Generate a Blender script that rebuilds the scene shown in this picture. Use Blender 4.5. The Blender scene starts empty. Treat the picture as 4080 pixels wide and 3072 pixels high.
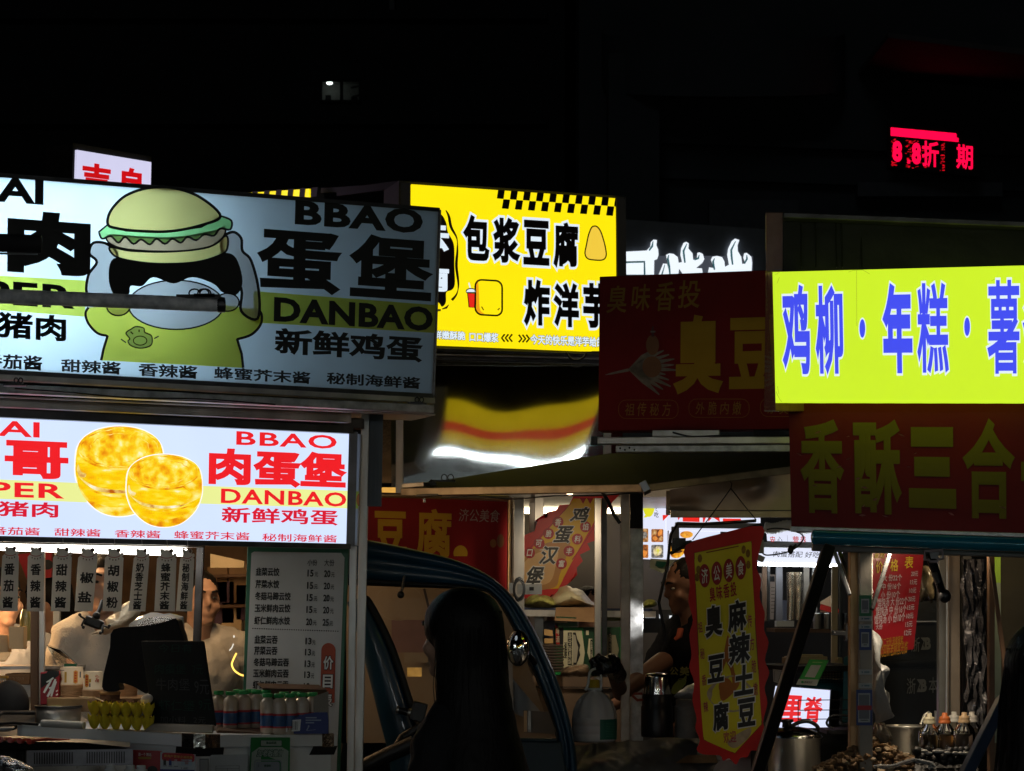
import bpy, bmesh, math, random
from mathutils import Vector, Matrix, noise
random.seed(7)
sc = bpy.context.scene
C = sc.collection
R = math.radians
F, CX, HY, CZ = 9000.0, 2040.0, 2440.0, 1.5

# ---------------------------------------------------------------- camera, sky, exposure
cam = bpy.data.objects.new('camera', bpy.data.cameras.new('camera'))
C.objects.link(cam)
cam.location = (0, 0, CZ)
cam.rotation_euler = (R(90), 0, 0)
cam.data.sensor_width = 36
cam.data.lens = F / 4080 * 36
cam.data.shift_y = (HY - 1536) / 4080
cam.data.clip_start, cam.data.clip_end = .1, 600
cam.data.dof.use_dof = True
cam.data.dof.focus_distance = 8.3
cam.data.dof.aperture_fstop = 20
sc.camera = cam
w = bpy.data.worlds.new('World'); sc.world = w; w.use_nodes = True
sky = w.node_tree.nodes.new('ShaderNodeTexSky')
sky.sky_type = 'NISHITA'; sky.sun_disc = False
sky.sun_elevation = R(-4); sky.sun_rotation = R(200)
w.node_tree.links.new(sky.outputs[0], w.node_tree.nodes['Background'].inputs[0])
w.node_tree.nodes['Background'].inputs[1].default_value = .001
# last trace of town glow behind the photographer
sl = bpy.data.lights.new('sun', 'SUN'); sl.energy = .028; sl.angle = R(18); sl.color = (.8, .9, 1)
so = bpy.data.objects.new('sun', sl); C.objects.link(so); so.rotation_euler = (R(62), 0, R(-14))
sc.view_settings.view_transform = 'Standard'
sc.view_settings.look = 'None'
sc.view_settings.exposure = 0
sc.view_settings.gamma = 1
sc.cycles.use_denoising = True
sc.cycles.max_bounces = 8
sc.cycles.sample_clamp_indirect = 4
sc.cycles.caustics_reflective = False
sc.cycles.caustics_refractive = False

# ---------------------------------------------------------------- helpers
def P(x, y, d):
    return Vector(((x - CX) / F * d, d, CZ + (HY - y) / F * d))
def proj(v):
    return (CX + v.x / v.y * F, HY - (v.z - CZ) / v.y * F)
def lin(r, g, b):
    f = lambda c: (c / 255 / 12.92) if c <= 10 else ((c / 255 + .055) / 1.055) ** 2.4
    return (f(r), f(g), f(b))

_m = {}
def M(name, col, rough=.5, metal=0, bump=0, bs=60, var=.12, vs=8, coat=0, trans=0, alpha=1, ior=1.45, stretch=(1, 1, 1), rvar=0, sheen=0, spec=.5):
    """procedural surface: noise-varied colour, roughness and bump"""
    if name in _m: return _m[name]
    m = bpy.data.materials.new(name); m.use_nodes = True
    nt = m.node_tree; n = nt.nodes; l = nt.links
    p = n['Principled BSDF']
    p.inputs['Roughness'].default_value = rough
    p.inputs['Metallic'].default_value = metal
    p.inputs['IOR'].default_value = ior
    p.inputs['Coat Weight'].default_value = coat
    p.inputs['Transmission Weight'].default_value = trans
    p.inputs['Alpha'].default_value = alpha
    p.inputs['Specular IOR Level'].default_value = spec
    p.inputs['Sheen Weight'].default_value = sheen
    tc = n.new('ShaderNodeTexCoord'); mp = n.new('ShaderNodeMapping')
    mp.inputs['Scale'].default_value = stretch
    l.new(tc.outputs['Object'], mp.inputs[0])
    nz = n.new('ShaderNodeTexNoise'); nz.inputs['Scale'].default_value = vs; nz.inputs['Detail'].default_value = 6
    l.new(mp.outputs[0], nz.inputs['Vector'])
    rp = n.new('ShaderNodeValToRGB')
    rp.color_ramp.elements[0].position = .3; rp.color_ramp.elements[1].position = .7
    rp.color_ramp.elements[0].color = (*[c * (1 - var) for c in col], 1)
    rp.color_ramp.elements[1].color = (*[min(1, c * (1 + var)) for c in col], 1)
    l.new(nz.outputs['Fac'], rp.inputs[0]); l.new(rp.outputs[0], p.inputs['Base Color'])
    if rvar:
        mr = n.new('ShaderNodeMapRange')
        mr.inputs['To Min'].default_value = max(.02, rough - rvar); mr.inputs['To Max'].default_value = rough + rvar
        l.new(nz.outputs['Fac'], mr.inputs[0]); l.new(mr.outputs[0], p.inputs['Roughness'])
    if bump:
        nb = n.new('ShaderNodeTexNoise'); nb.inputs['Scale'].default_value = bs; nb.inputs['Detail'].default_value = 4
        l.new(mp.outputs[0], nb.inputs['Vector'])
        b = n.new('ShaderNodeBump'); b.inputs['Strength'].default_value = bump; b.inputs['Distance'].default_value = .01
        l.new(nb.outputs['Fac'], b.inputs['Height']); l.new(b.outputs[0], p.inputs['Normal'])
    _m[name] = m
    return m
def E(name, rgb, s=1, var=.04, vs=3, linear=False):
    """something that gives off light: lamp or backlit print"""
    if name in _m: return _m[name]
    c = rgb if linear else lin(*rgb)
    m = bpy.data.materials.new(name); m.use_nodes = True
    nt = m.node_tree; n = nt.nodes; l = nt.links
    p = n['Principled BSDF']; p.inputs['Base Color'].default_value = (.02, .02, .02, 1); p.inputs['Roughness'].default_value = .35
    tc = n.new('ShaderNodeTexCoord'); nz = n.new('ShaderNodeTexNoise'); nz.inputs['Scale'].default_value = vs
    l.new(tc.outputs['Object'], nz.inputs['Vector'])
    rp = n.new('ShaderNodeValToRGB'); rp.color_ramp.elements[0].position = .3; rp.color_ramp.elements[1].position = .7
    rp.color_ramp.elements[0].color = (*[x * (1 - var) for x in c], 1); rp.color_ramp.elements[1].color = (*[x * (1 + var) for x in c], 1)
    l.new(nz.outputs['Fac'], rp.inputs[0]); l.new(rp.outputs[0], p.inputs['Emission Color'])
    p.inputs['Emission Strength'].default_value = s
    _m[name] = m
    return m
def E3(name, cols, pos, vs=14, detail=6, s=1, stretch=(1, 1, 1)):
    """backlit photographic print: noise ramp over several printed colours"""
    if name in _m: return _m[name]
    m = bpy.data.materials.new(name); m.use_nodes = True
    nt = m.node_tree; n = nt.nodes; l = nt.links
    p = n['Principled BSDF']; p.inputs['Base Color'].default_value = (.02, .02, .02, 1)
    tc = n.new('ShaderNodeTexCoord'); mp = n.new('ShaderNodeMapping'); mp.inputs['Scale'].default_value = stretch
    l.new(tc.outputs['Object'], mp.inputs[0])
    nz = n.new('ShaderNodeTexNoise'); nz.inputs['Scale'].default_value = vs; nz.inputs['Detail'].default_value = detail
    l.new(mp.outputs[0], nz.inputs['Vector'])
    rp = n.new('ShaderNodeValToRGB'); e = rp.color_ramp.elements
    while len(e) < len(cols): e.new(.5)
    for i, (c, q) in enumerate(zip(cols, pos)): e[i].position = q; e[i].color = (*lin(*c), 1)
    l.new(nz.outputs['Fac'], rp.inputs[0]); l.new(rp.outputs[0], p.inputs['Emission Color'])
    p.inputs['Emission Strength'].default_value = s
    _m[name] = m
    return m
def TL(name, col, tw=.6, rough=.4, var=.05):
    """opal acrylic or thin cloth: diffuse plus translucent"""
    if name in _m: return _m[name]
    m = bpy.data.materials.new(name); m.use_nodes = True
    nt = m.node_tree; n = nt.nodes; l = nt.links
    p = n['Principled BSDF']; p.inputs['Base Color'].default_value = (*col, 1); p.inputs['Roughness'].default_value = rough
    t = n.new('ShaderNodeBsdfTranslucent'); t.inputs[0].default_value = (*col, 1)
    nz = n.new('ShaderNodeTexNoise'); nz.inputs['Scale'].default_value = 4
    tc = n.new('ShaderNodeTexCoord'); l.new(tc.outputs['Object'], nz.inputs['Vector'])
    mr = n.new('ShaderNodeMapRange'); mr.inputs['To Min'].default_value = tw - var; mr.inputs['To Max'].default_value = tw + var
    l.new(nz.outputs['Fac'], mr.inputs[0])
    x = n.new('ShaderNodeMixShader'); l.new(mr.outputs[0], x.inputs[0])
    l.new(p.outputs[0], x.inputs[1]); l.new(t.outputs[0], x.inputs[2]); l.new(x.outputs[0], n['Material Output'].inputs[0])
    _m[name] = m
    return m

class MB:
    def __init__(s): s.v = []; s.f = []; s.m = []; s.s = []
    def add(s, vs, fs, mi=0, smooth=False):
        b = len(s.v); s.v += [Vector(v) for v in vs]
        for f in fs: s.f.append([b + i for i in f]); s.m.append(mi); s.s.append(smooth)
        return s
    def hexa(s, p, mi=0):
        """eight corners: front four then back four, same winding"""
        return s.add(p, [(0, 1, 2, 3), (7, 6, 5, 4), (0, 4, 5, 1), (1, 5, 6, 2), (2, 6, 7, 3), (3, 7, 4, 0)], mi)
    def box(s, c, size, mi=0, rot=None):
        c = Vector(c); x, y, z = [k / 2 for k in size]
        q = [Vector(v) for v in ((-x, -y, z), (x, -y, z), (x, -y, -z), (-x, -y, -z), (-x, y, z), (x, y, z), (x, y, -z), (-x, y, -z))]
        if rot is not None: q = [rot @ v for v in q]
        return s.hexa([c + v for v in q], mi)
    def bar(s, a, b, w, h, mi=0, up=(0, 0, 1)):
        a, b = Vector(a), Vector(b); t = (b - a).normalized()
        x = t.cross(Vector(up)); x = x.normalized() if x.length > 1e-4 else Vector((1, 0, 0)); y = x.cross(t).normalized()
        q = []
        for o in (a, b):
            q += [o + x * sx * w / 2 + y * sy * h / 2 for sx, sy in ((-1, 1), (1, 1), (1, -1), (-1, -1))]
        return s.hexa(q, mi)
    def tube(s, pts, r, n=10, mi=0, smooth=True, cap=True, flat=1, closed=False):
        pts = [Vector(p) for p in pts]
        rr = r if isinstance(r, (list, tuple)) else [r] * len(pts)
        rings = []; nx = None
        for i, p in enumerate(pts):
            t = (pts[min(i + 1, len(pts) - 1)] - pts[max(i - 1, 0)])
            if closed: t = pts[(i + 1) % len(pts)] - pts[i - 1]
            t = t.normalized() if t.length > 1e-9 else Vector((0, 0, 1))
            if nx is None:
                nx = t.cross(Vector((0, 0, 1)) if abs(t.z) < .9 else Vector((1, 0, 0))).normalized()
            else:
                nx = (nx - t * nx.dot(t)); nx = nx.normalized() if nx.length > 1e-6 else t.orthogonal().normalized()
            ny = t.cross(nx)
            rings.append([p + (nx * math.cos(2 * math.pi * k / n) + ny * flat * math.sin(2 * math.pi * k / n)) * rr[i] for k in range(n)])
        vs = [v for q in rings for v in q]; fs = []
        m = len(rings)
        for i in range(m if closed else m - 1):
            for k in range(n):
                j = (i + 1) % m
                fs.append((i * n + k, i * n + (k + 1) % n, j * n + (k + 1) % n, j * n + k))
        s.add(vs, fs, mi, smooth)
        if cap and not closed:
            s.add(rings[0], [tuple(range(n))[::-1]], mi); s.add(rings[-1], [tuple(range(n))], mi)
        return s
    def lathe(s, prof, o, n=28, mi=0, smooth=True, rot=None, ribs=0, ribk=0):
        o = Vector(o); vs = []; fs = []
        for r, z in prof:
            for k in range(n):
                a = 2 * math.pi * k / n
                q = r * (1 + ribs * math.cos(ribk * a)) if ribk else r
                v = Vector((q * math.cos(a), q * math.sin(a), z))
                vs.append(o + (rot @ v if rot is not None else v))
        for i in range(len(prof) - 1):
            for k in range(n):
                fs.append((i * n + k, i * n + (k + 1) % n, (i + 1) * n + (k + 1) % n, (i + 1) * n + k))
        return s.add(vs, fs, mi, smooth)
    def ell(s, c, r, mi=0, nu=18, nv=12, rot=None, smooth=True):
        c = Vector(c); vs = []; fs = []
        if not isinstance(r, (tuple, list)): r = (r, r, r)
        for j in range(nv + 1):
            th = math.pi * j / nv
            for i in range(nu):
                a = 2 * math.pi * i / nu
                v = Vector((r[0] * math.sin(th) * math.cos(a), r[1] * math.sin(th) * math.sin(a), r[2] * math.cos(th)))
                vs.append(c + (rot @ v if rot is not None else v))
        for j in range(nv):
            for i in range(nu):
                fs.append((j * nu + i, (j + 1) * nu + i, (j + 1) * nu + (i + 1) % nu, j * nu + (i + 1) % nu))
        return s.add(vs, fs, mi, smooth)
    def cap(s, a, b, ra, rb, mi=0):
        s.tube([a, b], [ra, rb], 14, mi); s.ell(a, ra, mi, 14, 8); return s.ell(b, rb, mi, 14, 8)
    def prism(s, poly, vec, mi=0, smi=None):
        """extrude a 3D polygon along vec"""
        n = len(poly); poly = [Vector(p) for p in poly]; vec = Vector(vec)
        s.add(poly, [tuple(range(n))], mi)
        s.add([p + vec for p in poly], [tuple(range(n))[::-1]], mi)
        q = poly + [p + vec for p in poly]
        return s.add(q, [(i, (i + 1) % n, n + (i + 1) % n, n + i) for i in range(n)], mi if smi is None else smi)

ORG = {}
def _mesh(name, mb, mats, org):
    me = bpy.data.meshes.new(name)
    me.from_pydata([v - org for v in mb.v], [], mb.f)
    for m in (mats if isinstance(mats, (list, tuple)) else [mats]): me.materials.append(m)
    me.polygons.foreach_set('material_index', mb.m); me.polygons.foreach_set('use_smooth', mb.s)
    me.update()
    return me
def _bev(o, b):
    if b:
        k = o.modifiers.new('bevel', 'BEVEL'); k.width = b; k.segments = 2; k.limit_method = 'ANGLE'; k.angle_limit = R(40)
def fixn(me):
    bm = bmesh.new(); bm.from_mesh(me); bmesh.ops.recalc_face_normals(bm, faces=bm.faces); bm.to_mesh(me); bm.free()
def thing(name, label, cat, loc, group=None):
    o = bpy.data.objects.new(name, None); C.objects.link(o); o.location = loc
    o['label'] = label; o['category'] = cat
    if group: o['group'] = group
    o.empty_display_size = .1
    ORG[o.name] = Vector(loc)
    return o
def part(name, mb, mats, parent, bev=0, label=None, fix=False):
    org = ORG[parent.name]
    me = _mesh(name, mb, mats, org)
    if fix: fixn(me)
    o = bpy.data.objects.new(name, me); C.objects.link(o); o.parent = parent
    ORG[o.name] = org
    if label: o['label'] = label
    _bev(o, bev)
    return o
def solo(name, mb, mats, label, cat, group=None, bev=0, kind=None, fix=False):
    """a thing that is one mesh"""
    xs = [v.x for v in mb.v]; ys = [v.y for v in mb.v]; zs = [v.z for v in mb.v]
    org = Vector(((min(xs) + max(xs)) / 2, (min(ys) + max(ys)) / 2, min(zs)))
    me = _mesh(name, mb, mats, org)
    if fix: fixn(me)
    o = bpy.data.objects.new(name, me); C.objects.link(o); o.location = org
    ORG[o.name] = org
    if label: o['label'] = label
    if cat: o['category'] = cat
    if group: o['group'] = group
    if kind: o['kind'] = kind
    _bev(o, bev)
    return o
def copy_tree(o, off, parent=None, label=None):
    c = o.copy(); C.objects.link(c)
    if parent is None: c.location = o.location + Vector(off)
    else: c.parent = parent
    if label: c['label'] = label
    for ch in list(o.children): copy_tree(ch, off, c)
    return c

# ------------------------------------------------ lettering: the built-in typeface, turned to mesh
_fc = bpy.data.curves.new('typeface', 'FONT'); _fo = bpy.data.objects.new('typeface', _fc)
_gc = {}
def glyphs(s, bev, sp, skew, res):
    k = (s, round(bev, 4), sp, skew, res)
    if k in _gc: return _gc[k]
    _fc.body = s; _fc.space_character = sp; _fc.shear = skew; _fc.resolution_u = res
    _fc.fill_mode = 'FRONT'; _fc.bevel_depth = bev; _fc.bevel_resolution = 0
    me = bpy.data.meshes.new_from_object(_fo)
    r = ([(v.co.x, v.co.y, v.co.z) for v in me.vertices], [tuple(p.vertices) for p in me.polygons])
    bpy.data.meshes.remove(me)
    _gc[k] = r
    return r

class Board:
    """flat rectangle in the place; corners given with their distance; print on it is laid out in its own plane"""
    def __init__(s, TL, TR, BR, BL, dl, dr=None, db=0):
        dr = dl if dr is None else dr
        s.c = [P(*TL, dl), P(*TR, dr), P(*BR, dr + db), P(*BL, dl + db)]
        s.n = -((s.c[1] - s.c[0]).cross(s.c[3] - s.c[0])).normalized()
        s.wd = (s.c[1] - s.c[0]).length; s.ht = (s.c[3] - s.c[0]).length
    def pt(s, u, v, o=0):
        a, b, c, d = s.c
        return a * (1 - u) * (1 - v) + b * u * (1 - v) + c * u * v + d * (1 - u) * v + s.n * o
    def uv(s, x, y):
        u = v = .5
        for _ in range(8):
            p = proj(s.pt(u, v)); e = 1e-4
            pu = proj(s.pt(u + e, v)); pv = proj(s.pt(u, v + e))
            a, b = (pu[0] - p[0]) / e, (pv[0] - p[0]) / e; c, d = (pu[1] - p[1]) / e, (pv[1] - p[1]) / e
            det = a * d - b * c; ex, ey = x - p[0], y - p[1]
            u += (ex * d - b * ey) / det; v += (a * ey - c * ex) / det
        return u, v
    def at(s, x, y, o=0): return s.pt(*s.uv(x, y), o)
    def slab(s, mb, o0, o1, mi=0, m=(0, 0, 0, 0)):
        """box between two offsets; m = margins left, top, right, bottom in metres (positive grows)"""
        a, b, c, d = m[0] / s.wd, m[1] / s.ht, m[2] / s.wd, m[3] / s.ht
        q = [s.pt(u, v, o) for o in (o0, o1) for u, v in ((-a, -b), (1 + c, -b), (1 + c, 1 + d), (-a, 1 + d))]
        return mb.hexa(q, mi)
    def poly(s, mb, pts, o, mi=0):
        return mb.add([s.at(x, y, o) for x, y in pts], [tuple(range(len(pts)))], mi)
    def rect(s, mb, x0, y0, x1, y1, o, mi=0, dy=0):
        return s.poly(mb, [(x0, y0), (x1, y0 + dy), (x1, y1 + dy), (x0, y1)], o, mi)
    def line(s, mb, pts, w, o, mi=0, closed=False):
        n = len(pts); L = []; Rr = []
        for i in range(n):
            a = pts[i - 1] if (i or closed) else pts[i]; b = pts[(i + 1) % n] if (i < n - 1 or closed) else pts[i]
            dx, dy = b[0] - a[0], b[1] - a[1]; q = math.hypot(dx, dy) or 1
            ww = w[i] if isinstance(w, (list, tuple)) else w
            nx, ny = -dy / q * ww / 2, dx / q * ww / 2
            L.append(s.at(pts[i][0] + nx, pts[i][1] + ny, o)); Rr.append(s.at(pts[i][0] - nx, pts[i][1] - ny, o))
        fs = [(i, (i + 1) % n, n + (i + 1) % n, n + i) for i in range(n if closed else n - 1)]
        return mb.add(L + Rr, fs, mi)
    def text(s, mb, t, a, b, o=.002, mi=0, bold=.02, out=0, omi=None, sp=1, skew=0, res=3, turn=0):
        """lettering t filling the box from pixel a (top left) to pixel b (bottom right)"""
        u0, v0 = s.uv(*a); u1, v1 = s.uv(*b)
        base = glyphs(t, 0, sp, skew, res)
        xs = [p[0] for p in base[0]]; ys = [p[1] for p in base[0]]
        x0, x1, y0, y1 = min(xs) - bold, max(xs) + bold, min(ys) - bold, max(ys) + bold
        def put(g, o, mi, zs):
            vs = []
            for x, y, z in g[0]:
                p, q = (x - x0) / (x1 - x0), (y1 - y) / (y1 - y0)
                if turn: p, q = (1 - q, p) if turn > 0 else (q, 1 - p)
                vs.append(s.pt(u0 + (u1 - u0) * p, v0 + (v1 - v0) * q, o + z * zs))
            mb.add(vs, g[1], mi)
        put(base, o, mi, 0)
        if bold: put(glyphs(t, bold, sp, skew, res), o + .0002, mi, .0006 / bold)
        if out:
            g = glyphs(t, bold + out, sp, skew, res)
            put(g, o - .0015, omi, .0006 / (bold + out)); put(base, o - .0015, omi, 0)
        return mb
    def vtext(s, mb, t, a, b, o=.002, mi=0, bold=.02, gap=.18, dx=0, **k):
        n = len(t); h = (b[1] - a[1]) / (n + (n - 1) * gap)
        for i, ch in enumerate(t):
            y = a[1] + i * h * (1 + gap); q = dx * i / max(1, n - 1)
            s.text(mb, ch, (a[0] + q, y), (b[0] + q, y + h), o, mi, bold, **k)
        return mb
def LT(b, par, mats, o=.002, mi=0):
    """each word of a sign is a part of its own"""
    def T(t, a, c, bold=.03, mi=mi, o=o, **k):
        m = MB(); b.text(m, t, a, c, o, mi, bold, **k); return part('lettering', m, mats, par)
    return T
def el(cx, cy, rx, ry, n=36, a0=0, a1=360, rot=0):
    r = []
    full = abs(a1 - a0) >= 360
    for i in range(n if full else n + 1):
        a = R(a0 + (a1 - a0) * i / n); x, y = rx * math.cos(a), ry * math.sin(a)
        c, q = math.cos(R(rot)), math.sin(R(rot))
        r.append((cx + x * c - y * q, cy + x * q + y * c))
    return r
def cr(p, n=6, closed=False):
    """smooth curve through points"""
    r = []; N = len(p)
    for i in range(N if closed else N - 1):
        g = (lambda k: p[k % N]) if closed else (lambda k: p[max(0, min(N - 1, k))])
        a, b, c, d = g(i - 1), g(i), g(i + 1), g(i + 2)
        for k in range(n):
            t = k / n
            r.append(tuple(.5 * (2 * b[j] + (c[j] - a[j]) * t + (2 * a[j] - 5 * b[j] + 4 * c[j] - d[j]) * t * t + (3 * b[j] - a[j] - 3 * c[j] + d[j]) * t ** 3) for j in range(len(b))))
    if not closed: r.append(tuple(p[-1]))
    return r
def rrect(x0, y0, x1, y1, r, n=5, dy=0):
    q = []
    for cx, cy, a in ((x1 - r, y0 + r, -90), (x1 - r, y1 - r, 0), (x0 + r, y1 - r, 90), (x0 + r, y0 + r, 180)):
        for i in range(n + 1):
            t = R(a + 90 * i / n); x = cx + r * math.cos(t)
            q.append((x, cy + r * math.sin(t) + dy * (x - x0) / (x1 - x0)))
    return q

# ------------------------------------------------ figures: limbs and head fused into one skin
def fuse(mb, voxel=.009, it=6):
    me = bpy.data.meshes.new('t'); me.from_pydata(mb.v, [], mb.f)
    o = bpy.data.objects.new('t', me); C.objects.link(o)
    k = o.modifiers.new('r', 'REMESH'); k.mode = 'VOXEL'; k.voxel_size = voxel
    k = o.modifiers.new('s', 'SMOOTH'); k.factor = .5; k.iterations = it
    dg = bpy.context.evaluated_depsgraph_get(); ev = o.evaluated_get(dg)
    m2 = bpy.data.meshes.new_from_object(ev, depsgraph=dg)
    r = MB(); r.add([v.co.copy() for v in m2.vertices], [tuple(p.vertices) for p in m2.polygons], 0, True)
    bpy.data.objects.remove(o); bpy.data.meshes.remove(me); bpy.data.meshes.remove(m2)
    return r
def wrinkle(mb, amp, sc_, only=None):
    """push the surface about along its own noise"""
    for v in mb.v:
        q = noise.noise_vector(v * sc_) * amp + noise.noise_vector(v * sc_ * 2.7) * amp * .4
        v += q
    return mb
# ---------------------------------------------------------------- materials
PSTEEL = M('scuffed_post_steel', (.62, .62, .61), .4, .7, .15, 16, .45, 7, rvar=.16, stretch=(1, 1, .3))
STEEL = M('stainless_steel', (.5, .48, .45), .36, .88, .12, 14, .3, 9, rvar=.14, stretch=(1, 1, .25))
GALV = M('galvanised_steel', (.5, .51, .52), .45, .75, .2, 30, .4, 22, rvar=.15)
DSTEEL = M('dark_steel', (.09, .09, .095), .35, .9, .1, 20, .3, 12, rvar=.1)
BLACK = M('black_plastic', (.012, .012, .013), .35, 0, .1, 60, .2)
MATT = M('matt_black', (.01, .01, .011), .8, 0, .2, 40, .3)
GREYP = M('grey_paint', (.3, .31, .32), .5, 0, .06, 30, .15, 6)
BLUEG = M('blue_grey_sheet', (.14, .17, .2), .5, 0, .05, 8, .12, 4)
WHITEP = M('white_enamel', (.8, .84, .86), .32, 0, .04, 8, .08, 5)
CREAM = M('cream_card', (.72, .52, .3), .75, 0, .1, 60, .1)
CARD = M('cardboard', (.33, .2, .1), .85, 0, .15, 50, .18, 10)
WOOD = M('pale_wood', (.5, .34, .18), .6, 0, .1, 30, .25, 6, stretch=(1, 1, .1))
PRINTK = M('black_print', (.012, .013, .013), .5, 0, var=.05)
SKIN = M('skin', (.44, .26, .18), .5, 0, .08, 120, .1, 12, spec=.4)
HAIR = M('black_hair', (.005, .004, .004), .55, 0, .25, 160, .4, 30, stretch=(1, 1, .08), spec=.2)
REDP = M('red_print', (.42, .02, .025), .5, 0, .05, 20, .1)
GOLDP = M('gold_print', (.36, .22, .03), .5, 0, var=.12)
GLASS = M('clear_plastic', (.9, .92, .92), .06, 0, .25, 12, .03, trans=1, ior=1.2)
FILM = M('plastic_film', (.8, .82, .82), .12, 0, .5, 18, .1, trans=.75, ior=1.15)
TUBE = E('led_tube', (1, .93, .82), 11, .02, linear=True)
TUBEW = E('warm_led_tube', (1, .8, .5), 14, .02, linear=True)
TUBEC = E('cool_led_tube', (.9, .97, 1), 14, .02, linear=True)
WHITEL = M('white_print', (.75, .75, .73), .5, 0, var=.05)
GREEN = M('green_plastic', (.02, .32, .08), .35, 0, .05, 40, .1)
DGREEN = M('dark_green_print', (.01, .11, .05), .45, 0, var=.1)
REDPL = M('red_plastic', (.5, .03, .02), .3, 0, .05, 30, .15)
NAVY = M('navy_print', (.012, .03, .2), .45, 0, .05, 40, .15)
YELP = M('yellow_pulp', (.8, .62, .03), .85, 0, .4, 90, .15, 20)
BROWN = M('brown_timber', (.16, .09, .05), .6, 0, .15, 20, .3, 8, stretch=(1, 1, .15))
AMBER = M('amber_sauce', (.3, .12, .02), .2, 0, var=.2)
EGG = M('egg_shell', (.78, .68, .58), .5, 0, .05, 60, .06)
SHIRTW = M('white_cotton', (.66, .62, .56), .85, 0, .3, 60, .06)
KNIT = M('beige_knit', (.58, .53, .46), .9, 0, .5, 160, .1, sheen=.3)
TEE = M('black_cotton', (.008, .008, .009), .95, 0, .3, 80, .2, spec=.08)
TEAL = M('teal_plastic', (.02, .17, .2), .35, 0, .05, 20, .1)

# ---------------------------------------------------------------- the setting
g = MB(); g.add([(-90, -40, 0), (90, -40, 0), (90, 150, 0), (-90, 150, 0)], [(0, 1, 2, 3)])
solo('ground', g, M('asphalt', (.05, .05, .052), .7, 0, .5, 60, .3, 3), None, None, kind='structure')

# dark block of flats far behind, one room lit
CONC = M('dark_render', (.03, .032, .03), .9, 0, .3, 3, .25, .6)
bld = thing('apartment_building', 'tall dark block of flats in the far background with one small lit window', 'building', P(1000, 2440, 90) * 1)
m = MB(); D = 90
x0, x1, y0, y1 = 1284, 1430, 322, 402
def wq(ax, ay, bx, by, d=D): return [P(ax, ay, d), P(bx, ay, d), P(bx, by, d), P(ax, by, d)]
for q in ((-900, -900, x0, 2590), (x1, -900, 2250, 2590), (x0, -900, x1, y0), (x0, y1, x1, 2590)):
    m.add(wq(*q), [(0, 1, 2, 3)])
m.box(P(675, 845, 94) + Vector((0, 0, 0)), (31, 1, 37)); part('wall', m, CONC, bld)
m = MB(); m.bar(P(1560, -300, 89.9), P(1562, 70, 89.9), .22, .2); part('drain_pipe', m, M('pale_pipe', (.16, .16, .15), .7), bld)
m = MB()
for k in range(6): m.box(P(675, 60 + k * 420, 89.85), (30, .3, .35))
part('floor_ledge', m, CONC, bld)
wn = MB(); wn.bar(P(1361, 318, 89.95), P(1361, 406, 89.95), .12, .1); wn.bar(P(1276, 320, 89.95), P(1438, 320, 89.95), .08, .1); wn.bar(P(1276, 404, 89.95), P(1438, 404, 89.95), .1, .1)
wf = part('window', wn, MATT, bld)
m = MB(); m.box(P(1357, 362, 91.6), (1.9, .05, 1.1)); m.box(P(1357, 315, 90.8), (1.9, 1.5, .05)); m.box(P(1270, 362, 90.8), (.05, 1.5, 1.1)); m.box(P(1444, 362, 90.8), (.05, 1.5, 1.1)); m.box(P(1357, 420, 90.8), (1.9, 1.5, .05))
part('room', m, M('room_plaster', (.3, .3, .28), .9), wf)
m = MB(); m.bar(P(1400, 350, 91.4), P(1440, 340, 91.2), .08, .05); m.bar(P(1405, 385, 91.4), P(1440, 378, 91.2), .08, .05); m.box(P(1308, 392, 91.2), (.22, .2, .22)); m.box(P(1412, 396, 91.2), (.25, .2, .16))
part('shelf', m, MATT, wf)
m = MB(); m.ell(P(1313, 331, 90.9), (.13, .1, .07)); part('lamp', m, E('room_lamp', (.85, 1, .95), 2.6, linear=True), wf)

# shop building on the right with ledges, a bowed balcony and a running-text display
CONG = M('grey_render', (.075, .085, .09), .9, 0, .2, 4, .2, .5)
shop = thing('shop_building', 'dark grey shop building at the right with bowed balcony and sloping soffit', 'building', P(3300, 2440, 40))
m = MB(); m.box(P(3500, 400, 42), (11.2, 2, 17)); m.box(P(2520, 860, 40.6), (.9, 1, 5.6)); part('wall', m, CONG, shop)
m = MB()
for yy in (560, 700, 900): m.bar(P(2600, yy, 40.9), P(4300, yy + 60, 40.9), .25, .12)
part('floor_ledge', m, CONG, shop)
m = MB(); cyl = P(2880, 300, 41); pr = []
for k in range(25):
    a = math.pi * k / 24; pr.append(cyl + Vector((-2.2 * math.cos(a), -1.6 * math.sin(a), -.75 + .55 * (abs(k - 12) / 12) ** 2)))
n0 = len(pr); m.add(pr + [p + Vector((0, 0, 1.0)) for p in pr], [(i, i + 1, n0 + i + 1, n0 + i) for i in range(n0 - 1)], 0, True)
m.add([p for p in pr], [tuple(range(n0))]); part('balcony', m, CONG, shop)
m = MB(); m.hexa([P(3540, 130, 38.5), P(4250, 215, 37.5), P(4250, 240, 37.5), P(3540, 150, 38.5), P(3420, 280, 40.9), P(4090, 345, 40.9), P(4090, 365, 40.9), P(3420, 300, 40.9)])
part('soffit', m, M('soffit_panel', (.13, .12, .12), .85, spec=.1), shop)
m = MB(); m.box(P(3000, 880, 40.7), (1.6, .3, .7)); m.box(P(3700, 760, 40.7), (2.6, .3, .25)); part('sign_band', m, M('slate_panel', (.1, .11, .12), .5), shop)

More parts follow.
